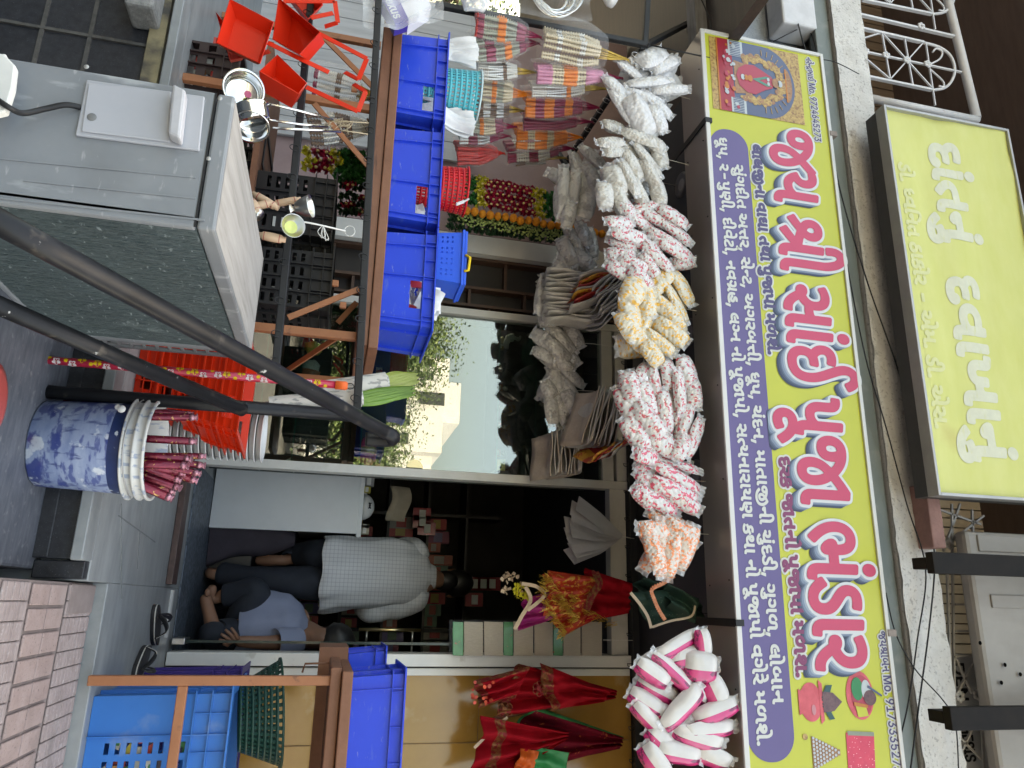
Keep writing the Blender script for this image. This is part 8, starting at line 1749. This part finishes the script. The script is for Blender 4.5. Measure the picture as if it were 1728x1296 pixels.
M_rgr = mat('railing_grey', (.36, .35, .34), .6, .2, 10); orn.build('scrollwork', M_rgr, rg2); bos.build('flower_boss', M_rgr, rg2)
for k, (pa, pb) in enumerate((((1580, 932), (1580, 968)), ((1610, 1192), (1610, 1232)))):
    xa, xb = P(*pa, 2.68).x, P(*pb, 2.68).x
    b = MB(); b.box((xa, 2.66, P(*pa, 2.68).z - .04), (xb, 2.70, 6.5)); b.box((xa + .02, 2.70, P(*pa, 2.68).z - .04), (xb - .02, 2.78, 6.5)); o = b.build('steel_post', mat('post_black', (.006, .0055, .0055), .65, .4, 8, (.014, .011, .009), spec=.15), bevel=.003)
    tag(o, ('black steel post rising beside the faded clinic sign', 'black steel post rising at the right in front of the beige unit')[k], 'post', 'black steel posts above the canopy')
M_beige = mat('beige_metal', (.235, .22, .20), .55, .08, 3, (.30, .28, .255)); overlay(M_beige, (.12, .10, .085), 3, .58, .74, stretch=(1, 1, .4), amount=.5)
au = thing('outdoor_unit', 'beige back of an outdoor unit with pressed panels above the canopy', 'air conditioner', P(1630, 1000, 2.95))
q0 = P(1622, 895, 2.86); b = MB(); b.box((q0.x, 2.86, P(1652, 1060, 2.86).z), (1.4, 2.93, 5.3)); b.build('casing', M_beige, au, bevel=.02)
b = MB()
for A, B_ in (((1650, 915), (1700, 905)), ((1672, 1010), (1728, 1005))):
    a, e = P(*A, 2.856), P(*B_, 2.856); b.box((min(a.x, e.x), 2.852, min(a.z, e.z)), (max(a.x, e.x) + .04, 2.862, max(a.z, e.z) + .2))
b.build('pressed_panel', M_beige, au, bevel=.004)
b = MB()
for px, py in ((1654, 1085), (1696, 1122), (1722, 1138), (1690, 1152)): b.disc(P(px, py, 2.850), .009, (0, -1, 0), 14)
b.build('bolt_hole', mat('hole_black', (.004, .004, .004), .9, spec=0), au)
M_bdw = mat('board_white', (.52, .54, .57), .5, .05, 8)
for lab, tx, q, w_, h_, u0 in (('white board lettered DEN half hidden by the black post', 'den', (1628, 1162), .30, .17, 1), ('white board lettered THESIS beyond the black post', 'esis', (1640, 1262), .34, .18, 0)):
    c = P(*q, 3.06); t = thing('dental_board', lab, 'sign', c, 'white boards behind the railing')
    b = MB(); b.box((c.x - w_/2, 3.06, c.z - h_/2), (c.x + w_/2, 3.07, c.z + h_/2)); b.build('board', M_bdw, t, bevel=.002)
    letters('board_lettering', TX[tx], c.x - w_*.36, c.x + w_*.16, c.z - .045, .055, 3.06, [M_black], t, h=.0025, grows=[(.0025, None, .003)], ref=720)
b = MB(); q = P(1575, 880, 2.88); b.box((q.x - .17, 2.86, q.z - .035), (q.x + .12, 2.97, q.z + .035)); tag(b.build('loose_brick', mat('brick_pink', (.30, .17, .15), .95, .2, 12, bump=.8, bscale=80), bevel=.006), 'loose weathered red brick lying on the canopy edge', 'brick')
# ---------------------------------------------------------------- cables
def cable(lab, pts, Y, r=.004, name='cable'):
    b = MB(); b.tube(bez([P(x, y, Y + dy) for x, y, dy in pts], 8), r, 6); tag(b.build(name, M_black), lab, 'cable', 'cables along the canopy')
cable('long black cable sagging along the canopy from the sign clip to the loose brick', [(1330, -30, .2), (1352, 60, .05), (1388, 180, 0), (1420, 330, 0), (1465, 480, 0), (1520, 640, 0), (1548, 780, 0), (1572, 900, 0), (1577, 960, 0), (1568, 1060, 0), (1552, 1180, 0), (1535, 1310, 0)], 2.91)
cable('black cable crossing the sign fascia and rising over the canopy', [(1300, -20, .25), (1370, 60, .1), (1395, 230, 0), (1425, 420, 0), (1460, 600, 0), (1495, 720, 0), (1530, 850, 0), (1562, 960, 0), (1548, 1080, 0), (1530, 1200, 0), (1500, 1310, 0)], 2.915, .0035)
cable('thin cable running diagonally down across the canopy at the right', [(1495, 1000, .02), (1512, 1070, 0), (1545, 1130, 0), (1590, 1180, 0), (1612, 1220, 0), (1618, 1310, 0)], 2.90, .003)
cable('thin slack wire hanging from the canopy by the grey side panel', [(1165, -40, .1), (1195, 25, .1), (1200, 50, .1)], 2.85, .004)
cable('pale wire tied from the sign top across the canopy', [(1383, 100, 0), (1410, 105, 0), (1450, 125, .02)], 2.90, .0025)
cable('straight thin wire over the stippled panel at the upper left', [(1305, 70, .1), (1370, 40, .05), (1436, 30, .05)], 2.95, .003)
b = MB(); q = P(1322, 20, 3.0); b.box((q.x - .4, 2.98, q.z - .02), (q.x + .09, 3.13, q.z + .2)); tag(b.build('meter_box', mat('meter_white', (.55, .55, .57), .5), bevel=.012), 'white meter box at the upper left beside the stippled panel', 'meter box')
# ---------------------------------------------------------------- across the street, as seen in the glass
def V(px, py, Y): return P(px, py, 8.35 - Y)
M_cre = mat('cream_render', (.50, .51, .53), .8, .06, 2); M_win = mat('window_dark', (.03, .035, .04), .15)
ob = thing('apartment_block', 'cream apartment block across the street, mirrored in the glass pane', 'building', (V(700, 720, -26).x, -26, 0))
def blk(A, B_, dpt, nm='wall', Y=-26):
    a, e = V(*A, Y), V(*B_, Y); b = MB(); b.box((min(a.x, e.x), Y - dpt, 0), (max(a.x, e.x), Y, max(a.z, e.z))); b.build(nm, M_cre, ob)
    return min(a.x, e.x), max(a.x, e.x), max(a.z, e.z)
x0_, x1_, zt_ = blk((700, 690), (745, 765), 9)
a_, b__, c__ = blk((700, 640), (775, 715), 8, 'stair_tower', -27); d_, e_, f_ = blk((700, 600), (755, 690), 9, 'wing', -28); blk((700, 765), (716, 1000), 9, 'low_wing', -27)
wn = MB(); 
for i in range(2):
    for j in range(2):
        x = x0_ + (x1_ - x0_)*(.18 + .42*i); z = zt_ - 1.6 - 2.9*j
        wn.box((x, -25.99, z - 1.2), (x + (x1_ - x0_)*.24, -25.9, z))
wn.build('window', M_win, ob)
bl = MB()
for j in range(2): bl.box((x0_ - .4, -25.99, zt_ - 3.4 - 2.9*j), (x1_ + .4, -25.2, zt_ - 3.2 - 2.9*j))
bl.build('balcony', M_cre, ob)
wn = MB()
for j in range(3): wn.box((a_ + (b__ - a_)*.3, -26.99, c__ - 2 - 2.6*j), (a_ + (b__ - a_)*.6, -26.9, c__ - .8 - 2.6*j))
wn.build('window', M_win, ob)
wn = MB()
for i in range(4):
    for j in range(3): wn.box((d_ + (e_ - d_)*(.08 + .24*i), -27.99, f_ - 2 - 2.8*j), (d_ + (e_ - d_)*(.2 + .24*i), -27.9, f_ - .8 - 2.8*j))
wn.build('window', M_win, ob)
M_bark = mat('bark', (.07, .05, .035), .9, .3, 12); M_lf = [mat('foliage_%d' % i, c, .6, .35, 3) for i, c in enumerate(((.045, .085, .02), (.09, .13, .035), (.03, .055, .016)))]
def tree(lab, x, y, h, cr, n=7000, seed=0, leaf=.06, squash=.8):
    rn = random.Random(seed); t = thing('street_tree', lab, 'tree', (x, y, 0), 'street trees'); b = MB(); c = Vector((x, y, h - cr*squash))
    b.tube([(x, y, 0), (x + .1, y, h*.35), (x, y + .1, h*.6), (x + .05, y, h*.8)], [.22, .17, .12, .05], 8)
    cl = []
    for k in range(16):
        d = Vector((rn.gauss(0, 1), rn.gauss(0, 1), rn.gauss(0, .8))).normalized()*cr*rn.uniform(.35, .95); d.z *= squash; cl.append(c + d)
        b.tube([(x, y, h*.45 + rn.random()*h*.2), (Vector((x, y, h*.6)) + c + d)/2, c + d*.8], [.07, .045, .015], 5)
    b.build('trunk', M_bark, t)
    b = MB()
    for k in range(n):
        p = rn.choice(cl) + Vector((rn.gauss(0, 1), rn.gauss(0, 1), rn.gauss(0, .8)))*cr*.24
        u = Vector((rn.uniform(-1, 1), rn.uniform(-1, 1), rn.uniform(-.6, .6))).normalized()*leaf*rn.uniform(.6, 1.3); v = u.cross(Vector((rn.uniform(-1, 1), rn.uniform(-1, 1), rn.uniform(-1, 1)))).normalized()*leaf*.5
        b.add([p - u, p + v, p + u, p - v], [(0, 1, 2, 3)], rn.randrange(3))
    b.build('crown', M_lf, t, normals=False)
for k, (px, py, Y, h_, cr, lab) in enumerate(((690, 790, -14, 0, 2.2, 'bushy street tree mirrored at the right edge of the glass pane'), (688, 700, -17, 0, 2.6, 'bushy street tree mirrored below the cream apartment block'), (700, 630, -16, 0, 2.6, 'street tree mirrored beside the blue crate'), (770, 565, -13, 0, 2.4, 'taller olive tree mirrored at the left of the glass pane'), (735, 520, -15, 0, 2.8, 'spreading street tree mirrored behind the wood panelling'))):
    q = V(px, py, Y); tree(lab, q.x, Y, q.z + .3, cr, 15000, k + 3)
tree('green tree seen through the open left end of the stall', P(790, 30, 11).x, 11.2, P(870, 30, 11).z + 1.2, 3.0, 6000, 20)
tree('second green tree beyond the left end of the stall', P(760, -20, 14).x - 1, 14, P(800, 30, 14).z + 1, 3.2, 5000, 21)
w_ = MB(); w_.box((-60, -34, 0), (60, -33.6, 3.2)); o = w_.build('compound_wall', mat('far_wall', (.28, .27, .25), .9)); tag(o, 'long low compound wall on the far side of the street', 'wall')
